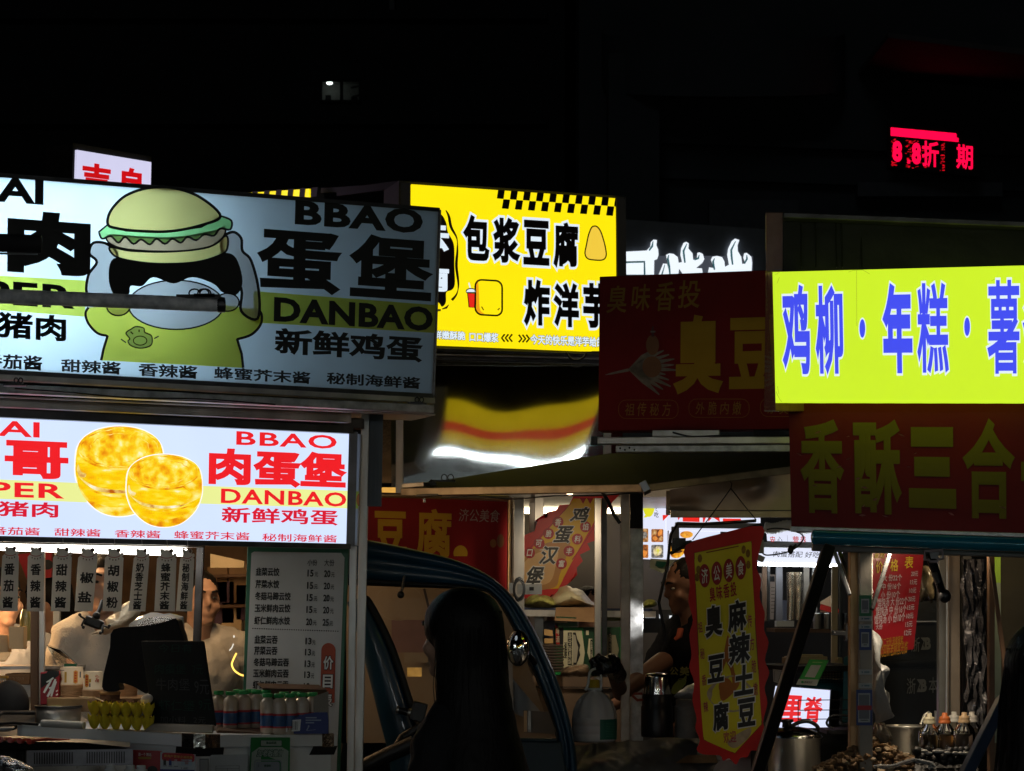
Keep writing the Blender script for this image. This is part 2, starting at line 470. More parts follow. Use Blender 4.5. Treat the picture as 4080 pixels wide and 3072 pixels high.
B = Board((3535, 486), (3905, 520), (3905, 705), (3535, 668), 40.2, 40.0)
led = thing('display_sign', 'red running text LED display high on the dark shop building', 'sign', B.pt(.5, 1), None)
m = MB(); B.slab(m, 0, -.18); part('casing', m, MATT, led)
LEDR = E('red_led', (255, 4, 62), 1.5); LEDR2 = E('dim_red_led', (225, 8, 30), 1, .3, 60)
m = MB(); B.poly(m, [(3549, 508), (3810, 532), (3811, 549), (3819, 550), (3819, 566), (3549, 541)], .01)
B.text(m, '8', (3556, 560), (3594, 647), .01, bold=.05); B.text(m, '8', (3633, 567), (3669, 657), .01, bold=.05)
B.rect(m, 3616, 637, 3626, 652, .01); B.text(m, '折', (3674, 560), (3740, 668), .01, bold=.022); B.text(m, '期', (3811, 574), (3876, 677), .01, bold=.02)
part('lettering', m, LEDR, led)
m = MB(); rn = random.Random(3)
for k in range(150):
    x = rn.choice((rn.uniform(3550, 3566), rn.uniform(3606, 3690), rn.uniform(3744, 3764), rn.uniform(3606, 3660))); y = 549 + (x - 3549) * .09 + rn.uniform(0, 112)
    ww = rn.uniform(3, 11); B.rect(m, x, y, min(x + ww, 3764), y + rn.uniform(1.5, 4), .006)
part('speckle', m, LEDR2, led)

# lit channel letters on a slate fascia behind the stalls
B = Board((2470, 872), (3120, 918), (3120, 1180), (2470, 1180), 22)
ch = thing('channel_letter_sign', 'white glowing flame shaped channel letters on dark slate panel behind the stalls', 'sign', B.pt(.5, 1))
m = MB(); B.slab(m, 0, -.15, 0, (0, 0, 0, 4)); part('panel', m, M('slate_fascia', (.13, .145, .17), .55, 0, .05, 5, .1), ch)
z = lambda q: [(2350 + x / 2.5635, 850 + y / 2.5635) for x, y in q]
LA = [(300, 410), (575, 395), (612, 355), (618, 310), (645, 284), (680, 288), (674, 340), (692, 385), (696, 440), (682, 482), (652, 495), (650, 640), (560, 640), (556, 500), (300, 506)]
LA2 = [(300, 530), (545, 512), (545, 640), (300, 640)]
LB = [(690, 660), (742, 528), (782, 530), (800, 590), (772, 440), (805, 424), (850, 430), (892, 462), (900, 520), (935, 512), (918, 440), (925, 375), (950, 318), (978, 306), (1003, 322), (1000, 375), (1042, 425), (1048, 490), (1086, 470), (1090, 420), (1112, 413), (1146, 430), (1162, 482), (1142, 520), (1080, 572), (1138, 576), (1150, 660), (960, 660), (905, 580), (895, 660)]
LC = [(1190, 660), (1210, 566), (1250, 572), (1270, 600), (1228, 490), (1244, 458), (1290, 450), (1342, 462), (1366, 505), (1372, 560), (1412, 540), (1394, 440), (1403, 378), (1440, 300), (1474, 274), (1518, 288), (1500, 340), (1502, 400), (1538, 460), (1546, 530), (1580, 530), (1558, 470), (1566, 425), (1592, 418), (1640, 458), (1648, 520), (1640, 660)]
wl = E('white_letter_light', (.86, .93, 1), 1.05, .02, linear=True)
for q in (LA, LA2, LB, LC):
    m = MB(); pts = [B.at(x, y, .09) for x, y in z(q)]
    m.prism(pts, -B.n * .06, 0, 1)
    part('letter', m, [wl, M('letter_edge', (.5, .62, .6), .4)], ch)
for q in ([(985, 325), (950, 400), (955, 450), (965, 520)], [(1480, 300), (1435, 390), (1440, 470), (1450, 540)], [(640, 300), (632, 350), (600, 395)], [(800, 440), (790, 480), (805, 560), (812, 640)], [(1265, 475), (1250, 510), (1265, 590)], [(1110, 440), (1100, 475), (1060, 490)], [(1592, 440), (1596, 480), (1570, 525)], [(556, 505), (556, 640)], [(310, 520), (545, 512)], [(760, 540), (730, 640)]):
    m = MB(); B.line(m, z(q), [3] + [8] * (len(q) - 2) + [6], .093); part('letter_return', m, E('letter_return_teal', (52, 92, 98), 1), ch)
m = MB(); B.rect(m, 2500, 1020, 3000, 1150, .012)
part('panel_glow', m, E('letter_glow_patch', (.55, .62, .8), .09, linear=True), ch)  # halo behind the letters put in as a faint glowing patch
# ================================================================ burger stall on the left
# fascia: opal box, its tubes burning only at the left end
FB = Board((-420, 664), (1752, 836), (1727, 1577), (-420, 1458), 7.02, 7.9)
fs = thing('light_box_sign', 'big burger fascia sign on the left, lit only at its left end', 'sign', FB.pt(.5, 1), None)
OP = TL('opal_white', (.66, .76, .82)); OPY = TL('opal_lime_print', (.72, .74, .12)); OPB = TL('opal_bun_print', (.82, .66, .24))
OPG = TL('opal_green_print', (.4, .78, .32)); OPP = TL('opal_patty_print', (.5, .36, .22)); OPS = TL('opal_shirt_print', (.7, .68, .1)); OPF = TL('opal_pale_print', (.72, .68, .66))
OPK = M('opal_black_print', (.016, .018, .017), .45, 0, var=.1)
m = MB(); FB.slab(m, 0, -.004); part('face_panel', m, OP, fs)
m = MB(); m.add([FB.pt(u, v, -.2) for u, v in ((0, 0), (1, 0), (1, 1), (0, 1))], [(0, 1, 2, 3)])
for a, b in (((0, 0), (1, 0)), ((1, 0), (1, 1)), ((1, 1), (0, 1)), ((0, 1), (0, 0))):
    m.add([FB.pt(*a, -.006), FB.pt(*b, -.006), FB.pt(*b, -.2), FB.pt(*a, -.2)], [(0, 1, 2, 3)])
m2 = part('casing', m, M('casing_white', (.5, .52, .54), .7), fs)
m = MB()
for a, b in (((0, 0), (1, 0)), ((1, 0), (1, 1)), ((1, 1), (0, 1))):
    m.bar(FB.pt(*a, -.004), FB.pt(*b, -.004), .012, .014)
part('edge_trim', m, DSTEEL, fs)
m = MB()
FB.poly(m, [(-400, 1076), (340, 1118), (338, 1262), (-400, 1207)], .0015, 0); part('printed_band', m, OPY, fs); m = MB()
FB.poly(m, [(1010, 1160), (1741, 1216), (1737, 1327), (1010, 1285)], .0015, 0)
part('printed_band', m, OPY, fs)
# illustration: plain burger held over a head of dark hair, no face
m = MB()
ol = lambda q, o, w=9: FB.line(m, q, w, o, 1, True)
bl_ = cr([(352, 1225), (340, 1250), (352, 1290), (388, 1328), (428, 1338)], 5) + [(412, 1390), (402, 1436)]; br_ = [(968, 1466), (962, 1410), (944, 1352)] + cr([(944, 1352), (1000, 1334), (1036, 1296), (1042, 1256), (1030, 1235)], 5)
FB.poly(m, bl_ + br_ + [(960, 1225)] + el(700, 1215, 189, 97, 30, 0, 180) + [(440, 1222)], .002, 2); FB.line(m, bl_, 10, .0022, 1); FB.line(m, br_, 10, .0022, 1)
for q in ([(352, 1180), (350, 1100), (385, 1045), (355, 1010), (372, 968), (430, 975), (470, 1030), (450, 1180)], [(1025, 1270), (1030, 1160), (1000, 1040), (965, 1000), (960, 950), (925, 925), (880, 960), (900, 1060), (960, 1150), (960, 1240)]):
    c = cr(q, 5, True); FB.poly(m, c, .0024, 3); ol(c, .0026, 11)
face = el(700, 1215, 190, 98, 40); FB.poly(m, face, .0028, 3); ol(face, .003, 6)
hair = cr([(432, 1110), (452, 1030), (560, 1046), (680, 1052), (800, 1040), (890, 1008), (940, 1030), (965, 1120), (940, 1175), (885, 1165), (850, 1132), (765, 1105), (690, 1130), (610, 1105), (565, 1140), (520, 1140), (510, 1175), (455, 1175)], 5, True)
FB.poly(m, hair, .0032, 1)
for cx_, cy_ in ((470, 1222), (905, 1205)):
    c = el(cx_, cy_, 46, 36, 24); FB.poly(m, c, .0034, 3); ol(c, .0036, 6)
bot = cr([(437, 985), (520, 1000), (680, 1003), (830, 985), (898, 940), (905, 985), (880, 1015), (780, 1045), (640, 1052), (520, 1040), (455, 1020)], 5, True)
FB.poly(m, bot, .0038, 4); ol(bot, .004, 8)
pat = cr([(432, 938), (560, 946), (700, 948), (850, 922), (893, 905), (888, 945), (830, 985), (700, 1002), (520, 996), (438, 972)], 5, True)
FB.poly(m, pat, .0042, 6); ol(pat, .0044, 7)
let = [(425, 898)] + cr([(392, 925), (405, 952), (440, 942), (470, 968), (497, 945), (530, 973), (560, 955), (595, 975), (622, 952), (655, 973), (685, 952), (718, 968), (745, 945), (780, 958), (812, 935), (850, 940), (875, 912), (915, 915), (920, 880), (880, 862)], 4) + [(800, 905), (650, 925), (500, 920)]
FB.poly(m, let, .0046, 5); ol(let, .0048, 8)
bun = cr([(428, 895), (440, 840), (500, 780), (600, 748), (700, 752), (800, 790), (876, 862), (800, 898), (680, 922), (560, 922), (470, 912)], 6, True)
FB.poly(m, bun, .005, 4); ol(bun, .0052, 11)
dump = cr([(515, 1350), (500, 1328), (520, 1312), (540, 1302), (570, 1308), (575, 1325), (602, 1340), (600, 1375), (560, 1388), (520, 1378), (508, 1360)], 5, True)
FB.poly(m, dump, .0054, 0); ol(dump, .0056, 5); ol(el(556, 1358, 27, 18, 20), .0058, 4)
for q in ([(480, 1352), (500, 1366)], [(612, 1350), (630, 1340)], [(518, 1322), (528, 1332)], [(552, 1314), (552, 1324)]): FB.line(m, q, 5, .0058, 1)
part('illustration', m, [OP, OPK, OPS, OPF, OPB, OPG, OPP], fs)
T_ = LT(FB, fs, OPK, .006); T = lambda t, a, b, bold=.03, sp=1: T_(t, a, b, bold, sp=sp)
T('KAI', (-138, 694), (171, 818), .035); T('肉', (28, 834), (357, 1106), .055); T('牛', (-330, 815), (-20, 1090), .05); T('PER', (-70, 1115), (290, 1232), .035, 1.1)
T('猪肉', (-12, 1242), (261, 1362), .035, 1.04); T('番茄酱', (-72, 1406), (166, 1478), .026); T('甜辣酱', (242, 1430), (478, 1494), .026); T('香辣酱', (550, 1446), (783, 1511), .026)
T('蜂蜜芥末酱', (851, 1461), (1233, 1531), .024); T('秘制海鲜酱', (1299, 1483), (1670, 1551), .024); T('新鲜鸡蛋', (1094, 1306), (1677, 1445), .032); T('DANBAO', (1090, 1183), (1720, 1322), .04, 1.06)
T('蛋', (1027, 910), (1348, 1176), .036); T('堡', (1395, 930), (1714, 1202), .034); T('BBAO', (1174, 797), (1680, 934), .045, 1.1)
# the tubes still burning at the left end: real lamps inside the box
for (x, y, e, sx, sy) in ((-140, 960, 5.4, .25, .6), (180, 1260, 3.2, .3, .2), (200, 830, 3.0, .3, .2), (520, 820, 2.2, .25, .2), (580, 1150, 3.0, .2, .3), (1250, 1200, .1, .6, .5)):
    L = bpy.data.lights.new('sign_tube', 'AREA'); L.energy = e; L.shape = 'RECTANGLE'; L.size = sx; L.size_y = sy; L.color = (.86, .95, 1)
    o = bpy.data.objects.new('sign_tube', L); C.objects.link(o); o.parent = fs; o.location = FB.at(x, y, -.19) - ORG[fs.name]
    o.rotation_euler = (-FB.n).to_track_quat('Z', 'Y').to_euler()

# lower light box
LB_ = Board((-400, 1646), (1399, 1730), (1388, 2166), (-400, 2126), 7.25, 8.05)
lb = thing('light_box_sign', 'white light box of red writing and two golden egg burgers over the burger counter', 'sign', LB_.pt(.5, 1))
LW = E('light_box_white', (206, 222, 252), 1.12, .03); LY = E('light_box_pale_yellow', (234, 240, 150), 1.05); LR = E('light_box_red', (243, 30, 38), 1); LR2 = E('light_box_crimson', (222, 22, 50), 1)
m = MB(); LB_.slab(m, 0, -.02); part('face_panel', m, LW, lb)
m = MB(); LB_.slab(m, -.022, -.14, 0, (.01, .01, .012, .012))
m.bar(LB_.pt(0, 0, .004) + Vector((0, 0, .014)), LB_.pt(1, 0, .004) + Vector((0, 0, .014)), .03, .026); m.bar(LB_.pt(0, 1, .004) - Vector((0, 0, .01)), LB_.pt(1, 1, .004) - Vector((0, 0, .01)), .03, .018)
m.bar(LB_.pt(1, -.02, .004) + Vector((.006, 0, 0)), LB_.pt(1, 1.02, .004) + Vector((.006, 0, 0)), .012, .03)
part('casing', m, DSTEEL, lb)
m = MB(); LB_.poly(m, [(-380, 1893), (345, 1926), (345, 2002), (-380, 1972)], .001); part('printed_band', m, LY, lb); m = MB(); LB_.poly(m, [(780, 1935), (1395, 1956), (1393, 2026), (780, 2006)], .001); part('printed_band', m, LY, lb)
BUN1 = E3('burger_top_print', [(225, 120, 10), (248, 170, 15), (255, 215, 30), (255, 240, 110), (255, 253, 220)], [.25, .38, .5, .62, .76], 30, 9)
BUN2 = E3('burger_side_print', [(235, 145, 8), (252, 190, 5), (255, 214, 8), (255, 232, 70), (255, 252, 225)], [.2, .34, .5, .64, .78], 17, 9, stretch=(1, 1, 3))
BUN3 = E3('burger_base_print', [(190, 80, 8), (235, 140, 10), (253, 205, 15), (255, 240, 130), (250, 250, 230)], [.22, .36, .48, .64, .78], 18, 8, stretch=(1, 1, 1.5))
m = MB()
def eggburger(cx, top, w, h, o):
    """print of a round egg burger: browned disc on top, soft body narrowing to a browned foot"""
    q = lambda y: top + y * h
    out = cr([(cx - w * .46, q(.2)), (cx - w * .5, q(.42)), (cx - w * .485, q(.6)), (cx - w * .4, q(.79)), (cx - w * .22, q(.95)), (cx, q(1.0)), (cx + w * .22, q(.95)), (cx + w * .4, q(.79)), (cx + w * .485, q(.6)), (cx + w * .5, q(.42)), (cx + w * .46, q(.2)), (cx + w * .28, q(.05)), (cx, q(0)), (cx - w * .28, q(.05))], 5, True)
    LB_.poly(m, [(cx + (x - cx) * 1.03, q(.5) + (y - q(.5)) * 1.025) for x, y in out], o - .0006, 4)
    LB_.poly(m, out, o, 2)
    body = cr([(cx - w * .46, q(.2)), (cx - w * .5, q(.42)), (cx - w * .48, q(.58)), (cx - w * .34, q(.7)), (cx, q(.76)), (cx + w * .34, q(.7)), (cx + w * .48, q(.58)), (cx + w * .5, q(.42)), (cx + w * .46, q(.2))], 5)
    LB_.poly(m, body, o + .0006, 1)
    low = cr([(cx - w * .47, q(.6)), (cx - w * .3, q(.73)), (cx, q(.79)), (cx + w * .3, q(.73)), (cx + w * .47, q(.6)), (cx + w * .42, q(.72)), (cx + w * .2, q(.86)), (cx - w * .1, q(.9)), (cx - w * .36, q(.8))], 5, True)
    LB_.poly(m, low, o + .0007, 1)
    LB_.poly(m, cr([(cx - w * .48, q(.54)), (cx - w * .3, q(.66)), (cx, q(.71)), (cx + w * .2, q(.69)), (cx + w * .4, q(.62)), (cx + w * .2, q(.725)), (cx - w * .05, q(.745)), (cx - w * .3, q(.7))], 5, True), o + .0009, 3)
    LB_.poly(m, cr([(cx + w * .2, q(.4)), (cx + w * .46, q(.3)), (cx + w * .5, q(.45)), (cx + w * .46, q(.6)), (cx + w * .2, q(.7)), (cx + w * .36, q(.55))], 5, True), o + .001, 2)
    LB_.poly(m, cr([(cx - w * .47, q(.42)), (cx - w * .44, q(.5)), (cx - w * .38, q(.53)), (cx - w * .4, q(.57)), (cx - w * .46, q(.55)), (cx - w * .485, q(.48))], 4, True), o + .00105, 3)
    LB_.poly(m, el(cx, q(.25), w * .475, h * .238, 48), o + .0011, 2)
    LB_.poly(m, el(cx, q(.237), w * .468, h * .228, 48), o + .0012, 0)
    for f_, w_ in ((.92, 5), (.7, 2.5)): LB_.line(m, [(x + 3 * math.sin(k * 1.7), y + 2 * math.sin(k * 2.3)) for k, (x, y) in enumerate(el(cx, q(.24), w * .468 * f_, h * .228 * f_, 40))], [w_ * (.5 + .5 * abs(math.sin(k * 1.3))) for k in range(40)], o + .0014, 2, True)
eggburger(476, 1699, 352, 358, .0015); eggburger(653, 1811, 300, 289, .004)
part('burger_picture', m, [BUN1, BUN2, BUN3, E3('burger_filling_print', [(190, 90, 10), (245, 215, 120), (255, 250, 225)], [.3, .5, .7], 30, 6), E('burger_halo_print', (250, 250, 250), 1.1)], lb)
T_ = LT(LB_, lb, [LR, LR2]); T = lambda t, a, b, bold=.03, sp=1, mi=0: T_(t, a, b, bold, mi, sp=sp)
T('KAI', (-118, 1670), (157, 1744), .02); T('哥', (18, 1752), (271, 1912), .04); T('PER', (-42, 1919), (251, 1987), .025, 1.1); T('猪肉', (-8, 1996), (231, 2063), .026, 1.03, 1); T('番茄酱', (-38, 2098), (158, 2134), .012, 1, 1)
T('甜辣酱', (216, 2104), (400, 2139), .012, 1, 1); T('香辣酱', (456, 2110), (638, 2145), .012, 1, 1); T('蜂蜜芥末酱', (693, 2114), (993, 2153), .012, 1.02, 1); T('秘制海鲜酱', (1044, 2125), (1341, 2162), .012, 1.02, 1)
T('BBAO', (941, 1717), (1340, 1790), .022, 1.1); T('肉蛋堡', (832, 1783), (1376, 1949), .042, 1.03); T('DANBAO', (880, 1946), (1378, 2020), .025, 1.08); T('新鲜鸡蛋', (883, 2019), (1344, 2094), .022, 1.02, 1)
m = MB(); QB = Board((1405, 1728), (1437, 1730), (1422, 2172), (1390, 2168), 8.08); QB.slab(m, 0, -.1); part('side_panel', m, M('side_panel_white', (.5, .54, .6), .35, 0, .1, 8, .1), lb)
m = MB(); QB.poly(m, [(1403, 1957), (1430, 1958), (1427, 2027), (1401, 2026)], .002, 0); QB.poly(m, el(1432, 1992, 12, 25, 20, 90, 270), .003, 1); part('side_print', m, [M('lime_print', (.5, .62, .08), .5), M('orange_print', (.6, .2, .05), .5)], lb)

# frame of the stall
st = thing('food_stall', 'steel framed egg burger stall on the left with crowded freezer counter', 'stall', P(700, 2440, 8.4) * 1 - Vector((0, 0, 1.5)))
def post(name, par, top, bot, d, w_px, mat=STEEL, ground=True):
    m = MB(); a = P(*top, d); b = P(*bot, d)
    if ground: b = a + (b - a) * (a.z / (a.z - b.z))
    ww = w_px / F * d; m.bar(a, b, ww, ww, 0, (0, 1, 0)); return part(name, m, mat, par, .002)
post('post', st, (1457, 1648), (1429, 3060), 8.22, 33, PSTEEL); post('post', st, (1408, 2176), (1397, 3060), 8.14, 28, PSTEEL)
post('post', st, (-380, 1700), (-380, 3060), 7.3, 34); post('post', st, (1340, 1700), (1330, 3060), 9.6, 30); post('post', st, (-300, 1700), (-300, 3060), 9.0, 30)
for (a, b, da, db, h, mt) in (((-400, 1480), (1724, 1598), 7.06, 7.93, 27, STEEL), ((-400, 1530), (1720, 1631), 7.02, 7.9, 34, GALV), ((-400, 1585), (1390, 1668), 7.2, 8.0, 40, STEEL), ((-400, 1608), (1440, 1690), 7.3, 8.15, 44, DSTEEL)):
    m = MB(); m.bar(P(*a, da), P(*b, db), .045, h / F * 7.6); part('rail', m, mt, st, .003)
m = MB(); m.hexa([P(-400, 1560, 7.1), P(1735, 1650, 7.95), P(1735, 1655, 7.95), P(-400, 1566, 7.1), P(-400, 1600, 9.2), P(1640, 1670, 9.8), P(1640, 1676, 9.8), P(-400, 1606, 9.2)]); part('roof', m, STEEL, st)
m = MB(); m.hexa([P(1474, 1645, 8.2), P(1527, 1645, 8.2), P(1520, 2018, 8.2), P(1463, 2018, 8.2), P(1474, 1645, 8.23), P(1527, 1645, 8.23), P(1520, 2018, 8.23), P(1463, 2018, 8.23)])
for x in (1484, 1500, 1514): m.bar(P(x, 1648, 8.197), P(x - 9, 2014, 8.197), .006, .004, 0, (0, 1, 0))
part('side_flap', m, BLUEG, st)
# binder clip with wire loops left on the rail
def clip(label, x, y, d, w=60):
    m = MB(); s = w / F * d
    m.box(P(x, y, d), (s, .03, s * .16)); m.box(P(x - s / F * 0, y + 5, d), (s * 1.5, .02, s * .1))
    for k in (-.32, -.02):
        c = P(x, y, d) + Vector((s * (.1 - k), -.01, s * .22)); pts = [c + Vector((s * .13 * math.cos(a), 0, s * .16 * math.sin(a))) for a in [2 * math.pi * i / 14 for i in range(14)]]
        m.tube(pts, .0022, 6, closed=True)
    solo('binder_clip', m, BLACK, label, 'clip', 'black clips on the rails')
clip('black clip with wire loops on the right end of the burger sign rail', 1655, 1607, 7.88)
clip('black clip with wire loops on the rail at the far left under the big sign', 60, 1530, 7.0)

# foreground poles
m = MB(); m.tube([P(-500, 1160, 6.4), P(876, 1215, 6.55)], .0205, 18); m.lathe([(.0, 0), (.021, 0), (.0225, .004), (.0225, .02)], P(868, 1214.8, 6.55), 18, 1, rot=Matrix.Rotation(R(90), 3, 'Y'))
pl = solo('steel_pole', m, [M('pole_scuffed', (.8, .87, .96), .5, 0, .25, 30, .55, 26, rvar=.15), DSTEEL], 'scuffed galvanised pole crossing in front of the big burger sign', 'pole')
m = MB(); m.box(P(790, 1183, 6.53), (.125, .02, .012)); m.box(P(815, 1178, 6.53), (.06, .02, .01))
for x, a in ((775, 1), (810, -1), (818, 1)):
    c = P(x, 1168, 6.53); m.tube([c + Vector((.016 * math.cos(t), 0, .012 * math.sin(t))) for t in [2 * math.pi * i / 12 for i in range(12)]], .0025, 6, closed=True)
solo('cable_tie', m, BLACK, 'black clip tied on top of the galvanised pole near its end', 'clip')
m = MB(); m.tube([P(-400, 955, 6.2), P(166, 973, 6.25)], .0255, 16); m.tube([P(-400, 1005, 6.22), P(150, 1012, 6.26)], .003, 6, 1)
solo('roller_pole', m, [MATT, M('grey_cable', (.2, .2, .2), .5)], 'short thick black pole end above the galvanised pole at far left', 'pole')
# ---------------------------------------------------------------- what hangs and stands in the burger stall
m = MB(); m.bar(P(-300, 2168, 7.55), P(735, 2202, 8.0), .05, .024, 0); m.bar(P(-300, 2150, 7.5), P(800, 2172, 8.0), .06, .018, 1)
tb = solo('strip_light', m, [TUBE, STEEL], 'bright white strip light behind the hanging sauce tags', 'lamp')
tags = [('番茄酱', 10, 75, -3, 70, 2212, 7.42), ('香辣酱', 111, 178, 107, 173, 2214, 7.46), ('甜辣酱', 213, 286, 203, 278, 2216, 7.5), ('椒盐', 312, 389, 297, 369, 2218, 7.54),
        ('胡椒粉', 419, 492, 409, 483, 2219, 7.58), ('奶香芝士酱', 533, 595, 512, 579, 2221, 7.62), ('蜂蜜芥末酱', 626, 703, 615, 697, 2222, 7.66), ('秘制海鲜酱', 718, 774, 701, 765, 2223, 7.7)]
TAGW = TL('tag_card', (.72, .71, .67), .3); TAGB = M('tag_ear_brown', (.14, .09, .07), .6)
for i, (t, a, b, c, d_, y, dd) in enumerate(tags):
    q = Board((a, y), (b, y), (d_, 2436), (c, 2435), dd)
    r = thing('sauce_tag', 'white hanging tag lettered ' + t + (', leftmost of the row' if i == 0 else ', rightmost of the row' if i == 7 else ''), 'tag', q.pt(.5, 1), 'white sauce tags under the burger light box')
    cx = (a + b) / 2; w_ = b - a
    o = [(a, y + 4), (cx - w_ * .33, y - 8)] + el(cx, y - 14, w_ * .32, 18, 14, 180, 360) + [(cx + w_ * .33, y - 8), (b, y + 4), (d_, 2436), (c, 2435)]
    m = MB(); m.prism([q.at(*p, .002) for p in o], -q.n * .003)
    for s in (-1, 1): m.prism([q.at(*p, .003) for p in el(cx + s * w_ * .24, y - 27, w_ * .12, 9, 10)], -q.n * .003)
    m.prism([q.at(*p, .003) for p in el(b - w_ * .07, y - 10, w_ * .1, 8, 10)], -q.n * .003)
    part('card', m, TAGW, r)
    m = MB(); q.poly(m, el(cx + w_ * .24, y - 27, w_ * .1, 8, 10), .0045, 1); q.line(m, el(cx, y - 10, w_ * .36, 12, 12, 20, 160), 2.6, .0045, 2)
    for k in range(4): q.rect(m, cx + (k - 1.6) * w_ * .16, y + 5 + (4 if 0 < k < 3 else 0), cx + (k - 1.6) * w_ * .16 + 4, y + 11 + (4 if 0 < k < 3 else 0), .0045, 1)
    part('collar_print', m, [PRINTK, TAGB, REDP], r)
    m = MB(); n = len(t); wc = w_ * (.66 if n == 2 else .6 if n == 3 else .48); top = y + (62 if n == 2 else 32 if n == 3 else 22); bt = 2435 - (34 if n == 2 else 12 if n == 3 else 6)
    sh = c - a; x0 = cx - wc / 2 + sh * .25
    q.vtext(m, t, (x0, top), (x0 + wc, bt), .0045, 0, .03, gap=.75 if n == 2 else .42 if n == 3 else .06, dx=sh * .55)
    part('lettering', m, PRINTK, r)
    m = MB(); h = q.at(cx, y - 30, 0); m.tube([h, h + Vector((.002, 0, .016)), h + Vector((0, .003, .034))], .0011, 6)
    part('hook', m, STEEL, r)

# menu board
MBD = Board((985, 2174), (1391, 2181), (1352, 3120), (958, 3120), 8.2)
mn = thing('menu_board', 'tall white dumpling price board with green border beside the right post', 'menu board', MBD.pt(.5, 1))
m = MB(); MBD.slab(m, 0, -.02); part('board', m, M('menu_green', (.03, .16, .09), .35, 0, .03, 8, .08), mn, .003)
m = MB(); MBD.poly(m, [(1002, 2204)] + [(1012, 2198), (1360, 2203), (1373, 2222), (1340, 3110), (966, 3110)], .002); part('paper_panel', m, M('menu_white', (.6, .61, .61), .45, 0, .03, 6, .05), mn)
m = MB(); MBD.poly(m, el(1309, 2592, 28.5, 30, 20, 180, 360) + [(1333, 2800), (1276, 2800)], .004); part('red_pill', m, M('pill_red', (.4, .07, .03), .5, var=.2, vs=4), mn)
m = MB()
T = lambda t, a, b, bold=.022, mi=0, o=.004, **k: MBD.text(m, t, a, b, o, mi, bold, **k)
T('小份', (1226, 2229), (1264, 2254), .012); T('大份', (1293, 2229), (1332, 2256), .012)
A_ = ['韭菜云饺', '芹菜水饺', '冬菇马蹄云饺', '玉米鲜肉云饺', '虾仁鲜肉水饺']
xr = [1113, 1112, 1158, 1157, 1155]; yt = [2261, 2310, 2358, 2406, 2455]
for i, t in enumerate(A_):
    dx = -1.5 * i
    T(t, (1020 + dx, yt[i]), (xr[i], yt[i] + 35), .03); T('15' if i < 4 else '20', (1226 + dx, yt[i] + 9), (1249 + dx, yt[i] + 37), .03); T('元', (1254 + dx, yt[i] + 18), (1267 + dx, yt[i] + 37), .012)
    T('20' if i < 4 else '25', (1292 + dx, yt[i] + 11), (1316 + dx, yt[i] + 39), .03); T('元', (1320 + dx, yt[i] + 20), (1333 + dx, yt[i] + 39), .012)
for k in range(38): MBD.poly(m, el(1008 + k * 9.15, 2504 + k * .3, 3, 2.3, 8), .004)
yt = [2531, 2575, 2621, 2665, 2711]; xr = [1106, 1105, 1151, 1150, 1149]
for i, t in enumerate(A_):
    dx = -1.8 * i; t = t[:-2] + '云吞'
    T(t, (1015 + dx, yt[i]), (xr[i], yt[i] + 35), .03); T('13' if i < 4 else '18', (1218 + dx, yt[i] + 10), (1241 + dx, yt[i] + 37), .03); T('元', (1245 + dx, yt[i] + 19), (1257 + dx, yt[i] + 38), .012)
for ch_, ya in (('价', 2614), ('目', 2688), ('表', 2762)):
    T(ch_, (1290 - (ya - 2614) * .03, ya), (1327 - (ya - 2614) * .03, ya + 54), .03, 1, .006, out=.05, omi=0)
part('lettering', m, [PRINTK, WHITEL], mn)

# chest freezer that serves as the counter
fz = thing('chest_freezer', 'pale chest freezer with chrome lid corners serving as the burger counter', 'freezer', Vector((-1.1, 7.7, 0)))
Lf, Cn, Rf = P(66, 2886, 7.72), P(792, 2930, 7.22), P(1345, 2927, 7.62)
Bk = Lf + (Rf - Cn) + Vector((0, 0, .02)); th = Vector((0, 0, -.038))
m = MB(); top = [Lf, Cn + (Lf - Cn) * .035, Cn + (Rf - Cn) * .06, Rf, Bk]; m.prism(top[::-1], th); part('lid', m, WHITEP, fz, .006, fix=True)
m = MB()
ins = lambda p, q: p + (q - p)
cen = (Lf + Rf) / 2; bd = [p + (cen - p) * .035 + th for p in (Lf, Cn, Rf, Bk)]
zb = .06; pl_ = [Vector((p.x, p.y, zb)) for p in bd]
m.hexa([bd[1], bd[2], pl_[2], pl_[1], bd[0], bd[3], pl_[3], pl_[0]]); part('cabinet', m, WHITEP, fz, .008, fix=True)
m = MB()
def corner(a, b, c, w1, w2):
    """chrome cap wrapped round a lid corner"""
    p = a + (b - a).normalized() * w1; q = a + (c - a).normalized() * w2; out = ((a - b).normalized() + (a - c).normalized()).normalized() * .004
    pts = [p + out * .6, a + (p - a) * .3 + out, a + (q - a) * .3 + out, q + out * .6]
    for u, v in zip(pts[:-1], pts[1:]):
        m.add([u + Vector((0, 0, .004)), v + Vector((0, 0, .004)), v + th - Vector((0, 0, .004)), u + th - Vector((0, 0, .004))], [(0, 1, 2, 3)])
corner(Cn, Lf, Rf, .075, .085); part('chrome_corner', m, M('chrome_cap', (.7, .68, .64), .14, 1, .25, 26, .35, 14), fz)
m = MB(); corner(Rf, Cn, Bk, .07, .08); part('chrome_corner', m, M('chrome_cap', (.7, .68, .64), .14, 1, .25, 26, .35, 14), fz)
for f_ in (0, 1):
    m = MB()
    if f_ == 0: a, b, c = Cn, Lf, Rf
    else: a, b, c = Rf, Cn, Bk
    p = a + (b - a).normalized() * .1 + th; q = a + (c - a).normalized() * .1 + th; o2 = Vector((0, 0, -.03))
    k = (cen - a).normalized() * .03
    m.hexa([p + th * .05, a + th, q + th * .05, q + th * .05 + k, p + o2 + k * .6, a + th + o2 + k * .4, q + o2 + k * .6, q + o2 + k * 1.6]); part('corner_bracket', m, MATT, fz, fix=True)

